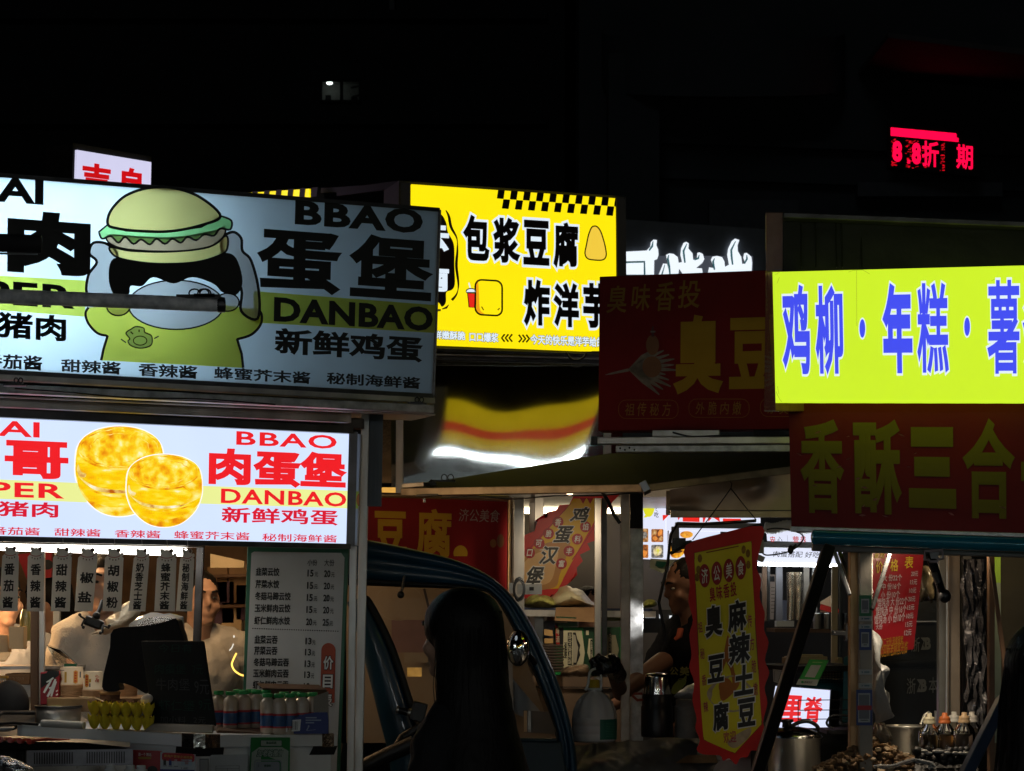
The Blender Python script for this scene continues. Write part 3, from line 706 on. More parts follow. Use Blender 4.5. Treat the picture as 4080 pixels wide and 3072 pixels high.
# stickers and papers on the freezer front
FR = Board((898, 2992), (1325, 2990), (1320, 3250), (898, 3250), 7.33, 7.62)
def sticker(name, label, cat, fn, mats):
    m = MB(); fn(m); return solo(name, m, mats, label, cat)
def f1(m):
    pts = [(1000, 2938), (1153, 2938), (1150, 3000), (1140, 3200), (985, 3200), (995, 2990)]; q = Board((1000, 2938), (1153, 2938), (1150, 3200), (988, 3200), 7.36, 7.46)
    q.slab(m, .004, 0, 0); q.poly(m, [(1000, 2998), (1030, 2976), (1120, 2976), (1146, 2992), (1140, 3200), (988, 3200)], .005, 1)
    q.poly(m, rrect(1034, 2949, 1118, 2972, 3), .006, 1); q.line(m, rrect(1034, 2949, 1118, 2972, 3), 2, .007, 2, True)
    q.text(m, '新品优惠', (1056, 2953), (1096, 2964), .007, 2, .01)
    q.text(m, '加老板微信', (1018, 2986), (1124, 3014), .008, 1, .03, out=.05, omi=2, skew=.25)
    q.line(m, rrect(1009, 3028, 1116, 3190, 12), 5, .007, 3, True); q.poly(m, rrect(1014, 3034, 1110, 3188, 9), .006, 4); q.text(m, '〈', (1021, 3045), (1027, 3056), .008, 2, .01); q.text(m, '收款码', (1047, 3045), (1074, 3055), .008, 2, .005)
sticker('payment_poster', 'green and white curling payment poster taped to the freezer front', 'poster', f1, [M('poster_green', (.02, .22, .06), .5), M('poster_pale', (.4, .5, .45), .5), DGREEN, M('poster_grey', (.3, .36, .4), .5), M('poster_screen', (.3, .36, .42), .4)])
def f2(m):
    q = Board((836, 3008), (985, 3005), (985, 3200), (836, 3200), 7.27, 7.34); q.slab(m, .003, 0, 0); q.line(m, [(858, 3052), (951, 3050), (951, 3200), (858, 3200)], 1.5, .004, 1, True)
    for yy in (3063, 3072): q.line(m, [(858, yy), (951, yy - 1)], 1, .004, 1)
    q.line(m, [(904, 3060), (904, 3200)], 1, .004, 1)
sticker('paper_form', 'plain sheet with a printed form taped low on the freezer corner', 'paper', f2, [M('form_paper', (.5, .55, .58), .6), PRINTK])
def f3(m):
    q = Board((795, 3022), (832, 3022), (832, 3120), (795, 3120), 7.24); q.slab(m, .003, 0, 0)
    q.line(m, rrect(797, 3026, 830, 3110, 2), 1.2, .004, 1, True)
sticker('code_sticker', 'small grey sticker beside the printed form on the freezer corner', 'sticker', f3, [M('sticker_grey', (.36, .38, .38), .5), PRINTK])
def f4(m):
    q = Board((528, 2987), (645, 2992), (645, 3200), (528, 3200), 7.12); q.slab(m, .004, 0, 0)
    q.text(m, '送一个 精选', (552, 2998), (604, 3013), .006, 1, .02); q.poly(m, rrect(552, 3015, 603, 3024, 3), .006, 2); q.poly(m, el(608, 3068, 21, 17), .006, 3)
sticker('promo_card', 'bright red promotion card left of the white offer card below the counter', 'card', f4, [M('card_red', (.34, .015, .02), .4), WHITEL, GOLDP, PRINTK])
def f5(m):
    q = Board((640, 2996), (780, 3006), (775, 3200), (638, 3200), 7.1); q.slab(m, .004, 0, 0); q.poly(m, rrect(646, 2998, 776, 3030, 10, dy=6), .006, 1)
    q.text(m, '新用户首单立减优惠', (656, 3005), (768, 3023), .008, 2, .02)
    for k, c in ((0, 4), (1, 5), (2, 3)):
        x = 652 + k * 22; q.rect(m, x, 3024 + k, x + 11, 3048 + k, .006, c); q.rect(m, x - 2, 3050 + k, x + 14, 3052 + k, .006, 4)
    q.rect(m, 722, 3026, 766, 3050, .006, 6); q.rect(m, 738, 3032, 752, 3045, .008, 7); q.text(m, '1.4折', (724, 3055), (752, 3065), .008, 4, .01); q.rect(m, 638, 3064, 776, 3075, .005, 5, 3)
sticker('offer_card', 'white offer card with a red banner under the counter edge', 'card', f5, [M('offer_white', (.42, .46, .5), .45), REDP, M('offer_yellow', (.6, .4, .05), .5), M('offer_silver', (.5, .5, .55), .5), PRINTK, NAVY, M('offer_ice', (.34, .42, .5), .5), M('offer_pink', (.35, .2, .22), .5)])

# ---- griddle and cooker below the counter at the far left
gr = thing('griddle', 'dark griddle with a glossy red lid at lower left under the counter', 'griddle', P(120, 2985, 6.9))
m = MB(); m.hexa([P(-60, 2950, 6.7), P(330, 2958, 6.9), P(520, 2978, 7.05), P(-60, 2990, 6.7), P(-60, 2935, 7.1), P(330, 2945, 7.2), P(520, 2955, 7.3), P(-60, 2985, 7.1)]); part('body', m, BLACK, gr, .004, fix=True)
m = MB()
for k in range(4):
    a = 2 + k * 38; m.tube([P(a, 2946 + k * 3, 6.72 + k * .02), P(a + 60, 2943 + k * 2, 6.9), P(275, 2950, 7.05)], [.009, .009, .004], 8)
m.hexa([P(-60, 2938, 6.75), P(110, 2948, 6.85), P(110, 2958, 6.85), P(-60, 2958, 6.75), P(-60, 2932, 7.0), P(262, 2944, 7.1), P(262, 2952, 7.1), P(-60, 2950, 7.0)])
part('lid', m, REDPL, gr, .004, fix=True)
cb = Board((106, 2990), (530, 2984), (530, 3047), (108, 3054), 6.86, 7.02)
ck = thing('gas_cooker', 'steel gas cooker with two rows of vent slots at lower left', 'cooker', cb.pt(.5, 1))
def slotted(b, px0, px1, py0, py1, groups, slope):
    m = MB(); top, bot = py0, py1
    xs = [px0]
    for g0, g1, n in groups:
        st_ = (g1 - g0) / n
        for k in range(n): xs += [g0 + k * st_, g0 + k * st_ + st_ * .5]
    xs.append(px1)
    sl_ = lambda x: slope * (x - px0)
    for i in range(len(xs) - 1):
        if i % 2 == 0: b.poly(m, [(xs[i], top + sl_(xs[i])), (xs[i + 1], top + sl_(xs[i + 1])), (xs[i + 1], bot + sl_(xs[i + 1])), (xs[i], bot + sl_(xs[i]))], 0)
        else:
            for a, c in ((top, top + 9), (bot - 8, bot)): b.poly(m, [(xs[i], a + sl_(xs[i])), (xs[i + 1], a + sl_(xs[i + 1])), (xs[i + 1], c + sl_(xs[i + 1])), (xs[i], c + sl_(xs[i]))], 0)
    return m
m = slotted(cb, 106, 530, 2990, 3053, [(135, 295, 16), (345, 502, 16)], -.013); part('vent_panel', m, M('vent_steel', (.38, .38, .42), .38, .9, .15, 18, .3, 14, rvar=.1), ck)
m = MB(); cb.slab(m, -.02, -.3, 0, (0, 0, 0, .4)); part('body', m, DSTEEL, ck)
m = MB()
for x in (127, 217, 308, 397): m.ell(cb.at(x, 3061 - (x - 127) * .013, 0), .0035, 0, 8, 6)
m.hexa([cb.at(108, 3055, -.002), cb.at(530, 3049, -.002), cb.at(530, 3200, -.002), cb.at(108, 3200, -.002), cb.at(108, 3055, -.012), cb.at(530, 3049, -.012), cb.at(530, 3200, -.012), cb.at(108, 3200, -.012)]); part('rivet_strip', m, STEEL, ck)
c2 = Board((-60, 2985), (104, 2990), (104, 3054), (-60, 3054), 7.05, 6.88)
m = slotted(c2, -60, 104, 2986, 3040, [(-50, 90, 18)], .03); c2.slab(m, -.02, -.2); solo('side_cooker', m, M('vent_steel', (.38, .38, .42), .38, .9), 'second slotted cooker end cut off by the left edge of the photo', 'cooker')
for k, (x, y, r_, lb_) in enumerate(((30, 3052, .04, 'crumpled foil bag behind the other at the bottom left corner'), (72, 3068, .038, 'shiny crumpled foil bag in front at the bottom left corner'))):
    m = MB(); m.ell(P(x, y, 6.5 - k * .06), (r_ * 1.25, r_, r_ * .62), 0, 40, 26, Matrix.Rotation(R(14), 3, 'Y')); wrinkle(m, .006, 45); solo('foil_bag', m, M('foil', (.55, .56, .58), .22, .9, .7, 90, .15), lb_, 'bag', 'foil bags at the lower left')
for k, (x, lb_) in enumerate(((440, 'leftmost clear bottle top of the row under the red card'), (520, 'middle clear bottle top of the row under the red card'), (562, 'rightmost clear bottle top of the row under the red card'))):
    m = MB(); m.lathe([(0, 0), (.012, 0), (.014, -.006), (.012, -.01), (.018, -.013), (.018, -.022), (.014, -.025), (.026, -.05), (.027, -.15)], P(x, 3047 + k, 6.9 - .04 * k), 20, ribs=.08, ribk=10); solo('clear_bottle', m, M('bottle_top_clear', (.55, .58, .58), .15, 0, .3, 60, .1), lb_, 'bottle', 'clear bottles below the counter')

# ---- things on the freezer
et = thing('egg_tray', 'two layers of yellow pulp egg trays beside the small chalkboard', 'egg tray', P(480, 2906, 7.5))
def tray(y_top, y_bot, d0, pk, seed):
    m = MB(); rn = random.Random(seed); n = 6; w_ = (604 - 352) / n
    for k in range(n):
        cx = 352 + w_ * (k + .5) + (k - 2.5) * .6; dd = d0 - k * .012; s = 1 / F * dd
        h = (y_bot - y_top) * s; a = P(cx, y_top + k * 1.6, dd)
        # cup: open square top tapering to a rounded foot
        pr = []; N = 20
        for zz, rr, sq in ((0, .52, .8), (.1, .56, .7), (.4, .53, .4), (.75, .4, .15), (.95, .25, 0), (1.0, .1, 0)):
            ring = []
            for q in range(N):
                t = 2 * math.pi * q / N; k4 = 1 + sq * .28 * math.cos(4 * t + math.pi) * -1 if sq else 1
                up = .12 * math.cos(4 * t + math.pi) * h if zz == 0 else 0
                ring.append(a + Vector((w_ * s * rr * k4 * math.cos(t), w_ * s * rr * k4 * math.sin(t) + .02, -h * zz + up * -1)))
            pr.append(ring)
        vs = [v for r_ in pr for v in r_]; m.add(vs, [(i * N + q, i * N + (q + 1) % N, (i + 1) * N + (q + 1) % N, (i + 1) * N + q) for i in range(len(pr) - 1) for q in range(N)], 0, True)
    a, b = P(352, y_top + 8, d0 + .02), P(606, y_top + 16, d0 - .03)
    m.hexa([a, b, b + Vector((0, 0, -.008)), a + Vector((0, 0, -.008)), a + Vector((0, .16, 0)), b + Vector((0, .16, 0)), b + Vector((0, .16, -.008)), a + Vector((0, .16, -.008))])
    return part('tray', wrinkle(m, .0012, 60), YELP, et)
tray(2798, 2852, 7.42, 0, 1); tray(2848, 2905, 7.42, 0, 2)
for k in range(5):
    m = MB(); m.ell(P(392 + 43 * k, 2852 + k * 2, 7.47), (.016, .02, .018), 0, 14, 10); part('egg', m, EGG, et)
m = MB(); m.ell(P(585, 2786, 7.44), (.0165, .0165, .021), 0, 18, 14, Matrix.Rotation(R(70), 3, 'Y')); solo('egg', m, EGG, 'single white egg lying on top of the yellow egg tray', 'egg')

def chalk(label, q, rows, base=True):
    r = thing('chalkboard', label, 'chalkboard', q.pt(.5, 1))
    m = MB(); q.slab(m, 0, -.012); part('board', m, M('chalkboard_black', (.005, .007, .006), .8, 0, .05, 40, .2, 6), r, .004)
    if rows:
        m = MB()
        for t, a, b, mi in rows: q.text(m, t, a, b, .001, mi, 0, skew=.15, res=2)
        part('lettering', m, [M('chalk_green', (.013, .055, .038), .9), M('chalk_blue', (.02, .04, .1), .9), M('chalk_white', (.075, .078, .08), .9)], r)
    return r
cq = Board((560, 2553), (808, 2553), (857, 2892), (607, 2884), 7.5, 7.38, -.06)
cbd = chalk('black chalkboard of handwritten burger prices standing on the freezer', cq, [('今日有', (630, 2566), (772, 2600), 0), ('肉蛋堡', (612, 2645), (744, 2686), 0), ('7元', (764, 2648), (812, 2688), 0), ('牛肉堡', (618, 2702), (760, 2752), 2), ('9元', (772, 2708), (838, 2768), 2), ('虾仁堡', (628, 2788), (778, 2834), 0), ('9元', (790, 2786), (846, 2830), 0), ('加小料', (634, 2852), (742, 2884), 2), ('2元', (768, 2856), (822, 2884), 2)])
m = MB(); a, b = P(608, 2884, 7.36), P(848, 2892, 7.26); m.hexa([a, b, P(850, 2922, 7.24), P(570, 2914, 7.36), a + Vector((0, .06, 0)), b + Vector((0, .06, 0)), P(850, 2922, 7.3), P(570, 2914, 7.42)]); part('stand', m, M('stand_beige', (.3, .27, .22), .5), cbd, .004, fix=True)
# black bag behind
m = MB(); bag = cr([(420, 2655), (438, 2580), (452, 2508), (560, 2495), (650, 2480), (700, 2465), (716, 2500), (732, 2550), (720, 2600), (600, 2680), (590, 2760), (560, 2752), (530, 2735), (474, 2720), (474, 2752), (412, 2750), (410, 2700)], 3, True)
m.prism([P(x, y, 7.82) for x, y in bag], Vector((0, .1, 0)))
bm_ = solo('black_bag', m, M('black_film', (.004, .004, .005), .5, 0, .5, 22, .3, 20, stretch=(2, 2, .5), spec=.12), 'large black plastic sack standing behind the chalkboard', 'bag', fix=True, bev=.012)

# cup stacks
def cups(label, cx, w1, w2, y0, y1, yb, n, d, prints):
    s = d / F; r = thing('cup_stack', label, 'cups', P(cx, yb, d), 'stacks of paper cups on the counter')
    z0 = P(cx, y0, d); h1 = (y1 - y0) * s; hb = (yb - y1) * s
    m = MB(); m.lathe([(0, 0), (w1 * s / 2 - .002, 0), (w1 * s / 2, -.002), (w2 * s / 2, -h1), (w2 * s / 2 + .002, -h1 - .001)], z0, 36); part('cup', m, M('cup_paper', (.62, .5, .34), .7, 0, .02, 30, .04), r)
    st_ = hb / n
    for k in range(n):
        m = MB(); zz = -h1 - st_ * k; ww = w2 * s / 2 + .001
        m.lathe([(ww - .002, zz), (ww, zz - st_ * .25), (ww + .0015, zz - st_ * .62), (ww + .003, zz - st_ * .7), (ww + .003, zz - st_ * .92), (ww - .001, zz - st_)], z0, 36); part('cup_rim', m, M('cup_rim_paper', (.5, .3, .15), .8, 0, .05, 60, .1), r)
    m = MB()
    for kind, fx, fy, ww, hh in prints:
        # print wrapped on the cup wall
        def pt(x, y):
            f_ = (y - y0) / (y1 - y0); rad = (w1 + (w2 - w1) * f_) * s / 2 + .0006; a = max(-1, min(1, (x - cx) * s / rad)); return Vector((cx_ + rad * a, d - rad * math.sqrt(1 - a * a), P(cx, y, d).z))
        cx_ = P(cx, y0, d).x
        nn = 6
        def strip(xa, xb, ya, yb2, mi):
            for q in range(nn):
                xa_, xb_ = xa + (xb - xa) * q / nn, xa + (xb - xa) * (q + 1) / nn; m.add([pt(xa_, ya), pt(xb_, ya), pt(xb_, yb2), pt(xa_, yb2)], [(0, 1, 2, 3)], mi)
        if kind == 'red':
            base = glyphs('小吃', 0, 1, .2, 2); xs = [p[0] for p in base[0]]; ys = [p[1] for p in base[0]]
            X0, X1, Y0, Y1 = min(xs), max(xs), min(ys), max(ys)
            for g_, zz in ((base, 0), (glyphs('小吃', .03, 1, .2, 2), 0)):
                m.add([pt(fx + (Y1 - p[1]) / (Y1 - Y0) * -ww + ww, fy + (p[0] - X0) / (X1 - X0) * hh) for p in g_[0]], g_[1], 0)
        elif kind == 'badge':
            strip(fx, fx + ww, fy + 3, fy + hh - 3, 1); strip(fx + ww * .3, fx + ww * .7, fy, fy + hh, 1)
            for q in range(4): strip(fx + ww * .25, fx + ww * .75, fy + 7 + q * (hh - 10) / 4, fy + 3 + (q + 1) * (hh - 10) / 4, 0)
        elif kind == 'bar': strip(fx, fx + ww, fy, fy + hh, 2)
        else: strip(fx, fx + ww, fy, fy + hh, 3)
    part('cup_print', m, [M('cup_red', (.5, .04, .02), .7), M('cup_orange', (.62, .26, .03), .7), M('cup_mustard', (.5, .28, .04), .7), M('cup_grey', (.1, .1, .12), .7)], r)
    return r
cups('taller stack of upturned paper cups, left of the pair', 285, 90, 103, 2657, 2725, 2778, 7, 8.0, [('red', 240, 2680, 16, 32), ('bar', 266, 2676, 9, 42), ('badge', 302, 2670, 15, 52), ('grey', 323, 2675, 4, 24), ('grey', 242, 2668, 22, 3)])
cups('lower stack of upturned paper cups, right of the pair', 372, 73, 82, 2675, 2745, 2776, 4, 7.96, [('badge', 344, 2685, 16, 52), ('grey', 335, 2690, 6, 12), ('red', 386, 2688, 14, 30), ('grey', 363, 2722, 5, 14), ('bar', 362, 2704, 8, 13)])
cups('small stack of paper cup rims half hidden by the black sack', 508, 70, 72, 2716, 2722, 2778, 9, 8.1, [])
m = MB(); a, b = P(186, 2780, 7.9), P(560, 2784, 7.9); m.hexa([a, b, P(560, 2840, 7.9), P(186, 2834, 7.9), a + Vector((0, .35, 0)), b + Vector((0, .35, 0)), P(560, 2840, 7.9) + Vector((0, .35, 0)), P(186, 2834, 7.9) + Vector((0, .35, 0))]); solo('cardboard_tray', m, CARD, 'flat brown cardboard box under the paper cup stacks', 'box', bev=.004)
# red bag with brush writing
q = Board((160, 2678), (236, 2672), (233, 2808), (160, 2808), 7.95)
m = MB(); q.slab(m, 0, -.05, 0); q.poly(m, [(164, 2686), (236, 2674), (236, 2690), (163, 2742)], .002, 1); q.poly(m, [(190, 2672), (233, 2673), (200, 2710), (170, 2730)], .003, 1)
for pts, wd in (([(176, 2760), (190, 2735), (205, 2712)], [8, 10, 5]), ([(186, 2718), (200, 2712), (214, 2700)], [4, 9, 6]), ([(190, 2776), (208, 2745), (222, 2706)], [8, 12, 7]), ([(205, 2775), (215, 2740), (226, 2715)], [7, 9, 4]), ([(196, 2742), (212, 2738)], 7), ([(224, 2770), (232, 2765)], 5), ([(224, 2755), (232, 2750)], 5)):
    q.line(m, pts, wd, .005, 2)
solo('gift_bag', m, [M('bag_red', (.3, .012, .02), .35), PRINTK, WHITEL], 'red and black bag with white brush strokes left of the cups', 'bag', bev=.003)
# pot, roll, sticks, wooden rounds
pt_ = thing('steel_pot', 'open steel pot with dark rim behind the white roll', 'pot', P(233, 2890, 7.85))
s = 7.85 / F; m = MB(); m.lathe([(0, -.0), (84 * s, 0), (86 * s, 4 * s), (90 * s, 76 * s), (87 * s, 76 * s), (84 * s, 6 * s)], P(233, 2890, 7.85), 40); part('body', m, STEEL, pt_)
m = MB(); m.lathe([(86 * s, 70 * s), (94 * s, 72 * s), (94 * s, 79 * s), (88 * s, 80 * s)], P(233, 2890, 7.85), 40); part('rim', m, DSTEEL, pt_)
m = MB(); m.ell(P(233, 2820, 7.85), (80 * s, 80 * s, 5 * s), 0, 24, 8); wrinkle(m, .006, 40); part('greens', m, M('chopped_greens', (.2, .24, .08), .7, 0, .5, 60, .4), pt_)
m = MB(); m.tube([P(168, 2882, 7.55), P(336, 2891, 7.5)], .0125, 20, 0); m.tube([P(167, 2882, 7.55), P(172, 2882.2, 7.549)], .009, 14, 1)
solo('paper_roll', m, [M('roll_white', (.55, .54, .5), .6), MATT], 'white roll of paper lying along the counter edge', 'roll')
for k, (a, b, y) in enumerate(((318, 440, 2792), (322, 372, 2780))):
    m = MB(); m.tube([P(a, 2775 + k * 4, 7.8 - .05 * k), P((a + b) / 2, 2780 + k * 2, 7.7), P(b, y + 16 * (1 - k), 7.6)], [.004, .003, .0045], 8, flat=.5); solo('wooden_skewer', m, WOOD, ('long pale wooden stick slanting toward the egg tray', 'short pale wooden stick beside the cup stacks')[k], 'stick', 'wooden sticks on the counter')
m = MB(); m.lathe([(0, .012), (.036, .012), (.038, .006), (.036, 0), (0, 0)], P(438, 2768, 7.9), 30); m.lathe([(.034, 0), (.036, -.03), (.034, -.045)], P(438, 2768, 7.9), 30, 1)
for k in range(7): m.box(P(405 + k * 20, 2795 + (k % 3) * 5, 7.84 + (k % 2) * .03), (.03, .03, .016), 1, Matrix.Rotation(k, 3, 'Z'))
solo('waffle_stack', m, [M('waffle_top', (.42, .22, .08), .7, 0, .3, 50, .2), M('waffle_brown', (.2, .09, .04), .8, 0, .5, 40, .35)], 'round brown baked lid over fried pieces behind the eggs', 'food', bev=.002)

# carton of bottled drinks
bx = thing('drinks_carton', 'open blue carton of milky drinks on the right end of the freezer', 'carton', P(1090, 2926, 7.55))
BX = Board((870, 2838), (1309, 2838), (1309, 2926), (860, 2920), 7.5)
CB = M('carton_brown', (.12, .07, .04), .85, 0, .1, 40, .2); CBL = M('carton_blue', (.012, .03, .17), .45, 0, .06, 30, .12)
m = MB(); BX.poly(m, [(1104, 2924), (1112, 2905), (1140, 2884), (1175, 2862), (1215, 2845), (1260, 2838), (1305, 2838), (1309, 2870), (1309, 2924)], .0); 
m.prism([BX.at(*p, -.002) for p in [(1104, 2924), (1140, 2884), (1215, 2845), (1305, 2838), (1309, 2924)]], -BX.n * .004); part('front_flap', m, CBL, bx)
m = MB(); BX.poly(m, [(1147, 2870), (1200, 2866), (1195, 2912), (1136, 2916)], .003, 0)
for k in range(9): x = 1150 + k * 4.6; BX.poly(m, [(x, 2874), (x + (1.2 if k % 3 else 2.6), 2874), (x - 2 + (1.2 if k % 3 else 2.6), 2908), (x - 2, 2908)], .004, 1)
for k, ww in enumerate((44, 62, 34)): BX.rect(m, 1218, 2857 + k * 10, 1218 + ww, 2862 + k * 10, .003, 2)
BX.poly(m, el(1230, 2893, 3.5, 3.5, 10), .003, 2); BX.line(m, [(1230, 2896), (1222, 2910)], 4, .003, 2); BX.line(m, [(1222, 2911), (1258, 2907)], 1.5, .003, 2)
part('print', m, [WHITEL, PRINTK, M('carton_pale_print', (.25, .3, .42), .5)], bx)
m = MB(); m.hexa([P(1250, 2775, 7.5), P(1306, 2755, 7.62), P(1309, 2924, 7.62), P(1250, 2850, 7.5), P(1252, 2775, 7.51), P(1308, 2755, 7.64), P(1311, 2924, 7.64), P(1252, 2850, 7.51)]); part('side_flap', m, M('carton_white', (.4, .42, .44), .6), bx)
m = MB(); m.hexa([P(870, 2910, 7.48), P(1110, 2924, 7.48), P(1110, 2932, 7.48), P(862, 2922, 7.48), P(870, 2880, 7.8), P(1300, 2890, 7.8), P(1300, 2900, 7.8), P(862, 2890, 7.8)]); m.hexa([P(1025, 2722, 7.75), P(1270, 2728, 7.75), P(1303, 2748, 7.66), P(1045, 2742, 7.66), P(1025, 2724, 7.76), P(1270, 2730, 7.76), P(1303, 2750, 7.68), P(1045, 2744, 7.68)]); m.hexa([P(1046, 2742, 7.7), P(1302, 2748, 7.7), P(1302, 2900, 7.7), P(1046, 2890, 7.7), P(1046, 2742, 7.71), P(1302, 2748, 7.71), P(1302, 2900, 7.71), P(1046, 2890, 7.71)]); part('tray', m, CB, bx)
MILK = M('milk_tea', (.5, .42, .33), .3, 0, .03, 30, .06, coat=.6); LBL = M('label_blue', (.02, .09, .24), .35, coat=.5, var=.3, vs=30); LBR = M('label_red', (.4, .02, .03), .35, coat=.5)
proto = None
bot = [(872, 2752, 7.66), (919, 2754, 7.6), (972, 2750, 7.62), (1022, 2748, 7.64), (1066, 2762, 7.5), (1111, 2764, 7.5), (1156, 2763, 7.52), (1203, 2760, 7.54), (1245, 2758, 7.58), (948, 2746, 7.7), (1000, 2745, 7.71), (1060, 2749, 7.7), (1132, 2756, 7.64), (1180, 2755, 7.65)]
for k, (x, y, dd) in enumerate(bot):
    o = P(x, y, dd); lab = 'green capped milky drink bottle, ' + ('leftmost in the carton' if k == 0 else 'second from the left in the carton' if k == 1 else 'third from the left in the carton' if k == 2 else 'just left of the front label pair' if k == 3 else 'left one of the two forward bottles' if k == 4 else 'with red topped label, most forward in the carton' if k == 5 else 'right of the most forward one' if k == 6 else 'two right of the most forward one' if k == 7 else 'rightmost beside the white flap' if k == 8 else 'hidden in the back row')
    if proto is None:
        r = thing('drink_bottle', lab, 'bottle', o, 'milky drink bottles in the carton')
        m = MB(); m.lathe([(.0, 0), (.0155, 0), (.0168, -.002), (.0172, -.012), (.0155, -.0135)], o, 24, ribs=.02, ribk=24); part('cap', m, GREEN, r)
        m = MB(); m.lathe([(.0112, -.012), (.0118, -.016), (.0185, -.021), (.0232, -.03), (.0246, -.042), (.0235, -.047), (.0245, -.05), (.0235, -.053), (.0245, -.057), (.0245, -.066)], o, 28); m.lathe([(.0243, -.066), (.0243, -.11), (.0243, -.135), (.02, -.138), (0, -.138)], o, 28); part('body', m, MILK, r)
        m = MB(); m.lathe([(.0252, -.066), (.0252, -.073)], o, 28, 1); m.lathe([(.0252, -.073), (.0252, -.108)], o, 28, 0); m.lathe([(.0252, -.108), (.0252, -.114)], o, 28, 1); part('label', m, [LBL, LBR], r)
        proto = r; o0 = o
    else: copy_tree(proto, o - o0, label=lab)['group'] = 'milky drink bottles in the carton'

# ---- inside the stall: shelves, boxes, lamps, clear panels
m = MB(); m.bar(P(-200, 2660, 8.6), P(330, 2655, 8.6), .3, .012); m.bar(P(-200, 2700, 8.6), P(130, 2700, 8.6), .3, .012); m.bar(P(-200, 2745, 8.5), P(170, 2745, 8.5), .05, .06)
solo('steel_shelf', m, STEEL, 'low steel shelf behind the counter at the far left', 'shelf')
post('inner_post', st, (139, 2160), (139, 3000), 8.3, 30, BROWN); post('inner_post', st, (168, 2160), (168, 3000), 8.28, 22, STEEL); post('inner_post', st, (233, 2160), (222, 2700), 8.9, 26, BLUEG); post('inner_post', st, (800, 2160), (768, 3000), 8.35, 30, DSTEEL)
def carton(label, q, dep, mat=CREAM, name='paper_box'):
    m = MB(); q.slab(m, 0, -dep); return solo(name, m, mat, label, 'box', 'cream paper boxes on the left shelf' if name == 'paper_box' else None, bev=.003)
carton('upright cream takeaway box on the left shelf', Board((34, 2496), (95, 2496), (95, 2586), (36, 2586), 8.35), .06)
carton('open cream takeaway box cut off by the left edge', Board((-60, 2530), (32, 2530), (33, 2600), (-60, 2600), 8.4), .06)
m = MB(); m.hexa([P(-40, 2600, 8.2), P(45, 2598, 8.2), P(22, 2632, 8.1), P(-40, 2634, 8.1), P(-40, 2604, 8.2), P(45, 2602, 8.2), P(22, 2636, 8.1), P(-40, 2638, 8.1)]); solo('box_flap', m, CREAM, 'flat cream box lid lying before the open box', 'box', 'cream paper boxes on the left shelf')
carton('brown wooden crate on the lower left shelf', Board((20, 2684), (118, 2684), (118, 2728), (20, 2728), 8.45), .15, M('crate_wood', (.24, .13, .06), .7, 0, .1, 20, .2), 'wooden_crate')
m = MB(); m.lathe([(.012, .06), (.016, .05), (.02, .03), (.022, 0), (.018, -.06)], P(102, 2490, 8.5), 20); solo('pickle_jar', m, M('pickles', (.35, .33, .12), .3, 0, .4, 40, .3, coat=.7), 'clear jar of green pickles behind the upright box', 'jar')
m = MB()
for k in range(6): m.bar(P(-20 + k * 9, 2700, 8.2), P(-16 + k * 9, 2728, 8.2), .004, .004, 0, (0, 1, 0))
m.bar(P(-40, 2698, 8.2), P(32, 2698, 8.2), .02, .008); m.bar(P(-40, 2728, 8.2), P(24, 2728, 8.2), .02, .008); solo('yellow_basket', m, M('basket_yellow', (.55, .3, .04), .5), 'small yellow plastic basket at the left edge', 'basket')
m = MB(); m.tube([P(-20, 2860, 7.6), P(10, 2840, 7.7), P(135, 2842, 7.8)], .006, 8); m.tube([P(-20, 2885, 7.5), P(60, 2880, 7.5), P(150, 2886, 7.6)], .005, 8); m.hexa([P(-60, 2830, 7.9), P(140, 2830, 7.9), P(140, 2890, 7.7), P(-60, 2890, 7.7), P(-60, 2830, 8.2), P(140, 2830, 8.2), P(140, 2890, 8.0), P(-60, 2890, 8.0)]); m.ell(P(38, 2810, 8.0), (.07, .06, .09), 0, 24, 16)
solo('black_cooker', m, MATT, 'round black cooker at the left end of the counter', 'cooker')
m = MB(); m.lathe([(0, -.012), (.025, -.012), (.04, 0), (.038, .002), (.024, -.008), (0, -.008)], P(8, 2900, 7.3), 30); solo('steel_bowl', m, GREYP, 'shallow grey bowl at the lower left edge', 'bowl')
# clear scoop
m = MB(); m.hexa([P(185, 2572, 8.5), P(240, 2590, 8.5), P(305, 2650, 8.4), P(230, 2650, 8.4), P(190, 2568, 8.55), P(245, 2586, 8.55), P(312, 2648, 8.45), P(236, 2648, 8.45)]); m.hexa([P(255, 2644, 8.4), P(306, 2644, 8.4), P(306, 2658, 8.4), P(255, 2658, 8.4), P(255, 2644, 8.5), P(306, 2644, 8.5), P(306, 2658, 8.5), P(255, 2658, 8.5)], 1)
solo('plastic_dispenser', m, [GLASS, DGREEN], 'clear tilted plastic dispenser with green foot behind the cups', 'dispenser')
# black phone holder on its arm
ph = thing('phone_holder', 'black clamp phone holder hanging on an arm before the vendor', 'holder', P(378, 2481, 7.7))
s = 7.7 / F; rt = Matrix.Rotation(R(20), 3, 'Y')
m = MB(); m.box(P(374, 2481, 7.7), (78 * s, .03, 40 * s), 0, rt); part('clamp', m, BLACK, ph, .008)
m = MB(); m.tube([P(408, 2395, 7.75), P(396, 2430, 7.72), P(384, 2452, 7.7)], .0075, 10); m.ell(P(384, 2454, 7.7), .014, 0, 14, 10); part('arm', m, BLACK, ph)
for a, b, c in (((338, 2466), (322, 2456), (318, 2449)), ((336, 2470), (326, 2492), (332, 2499)), ((412, 2492), (434, 2502), (435, 2494)), ((410, 2494), (408, 2520), (400, 2522))):
    m = MB(); m.tube([P(*a, 7.68), P(*b, 7.66), P(*c, 7.66)], .0038, 8); m.ell(P(*c, 7.66), .006, 0, 8, 6); part('grip', m, BLACK, ph)
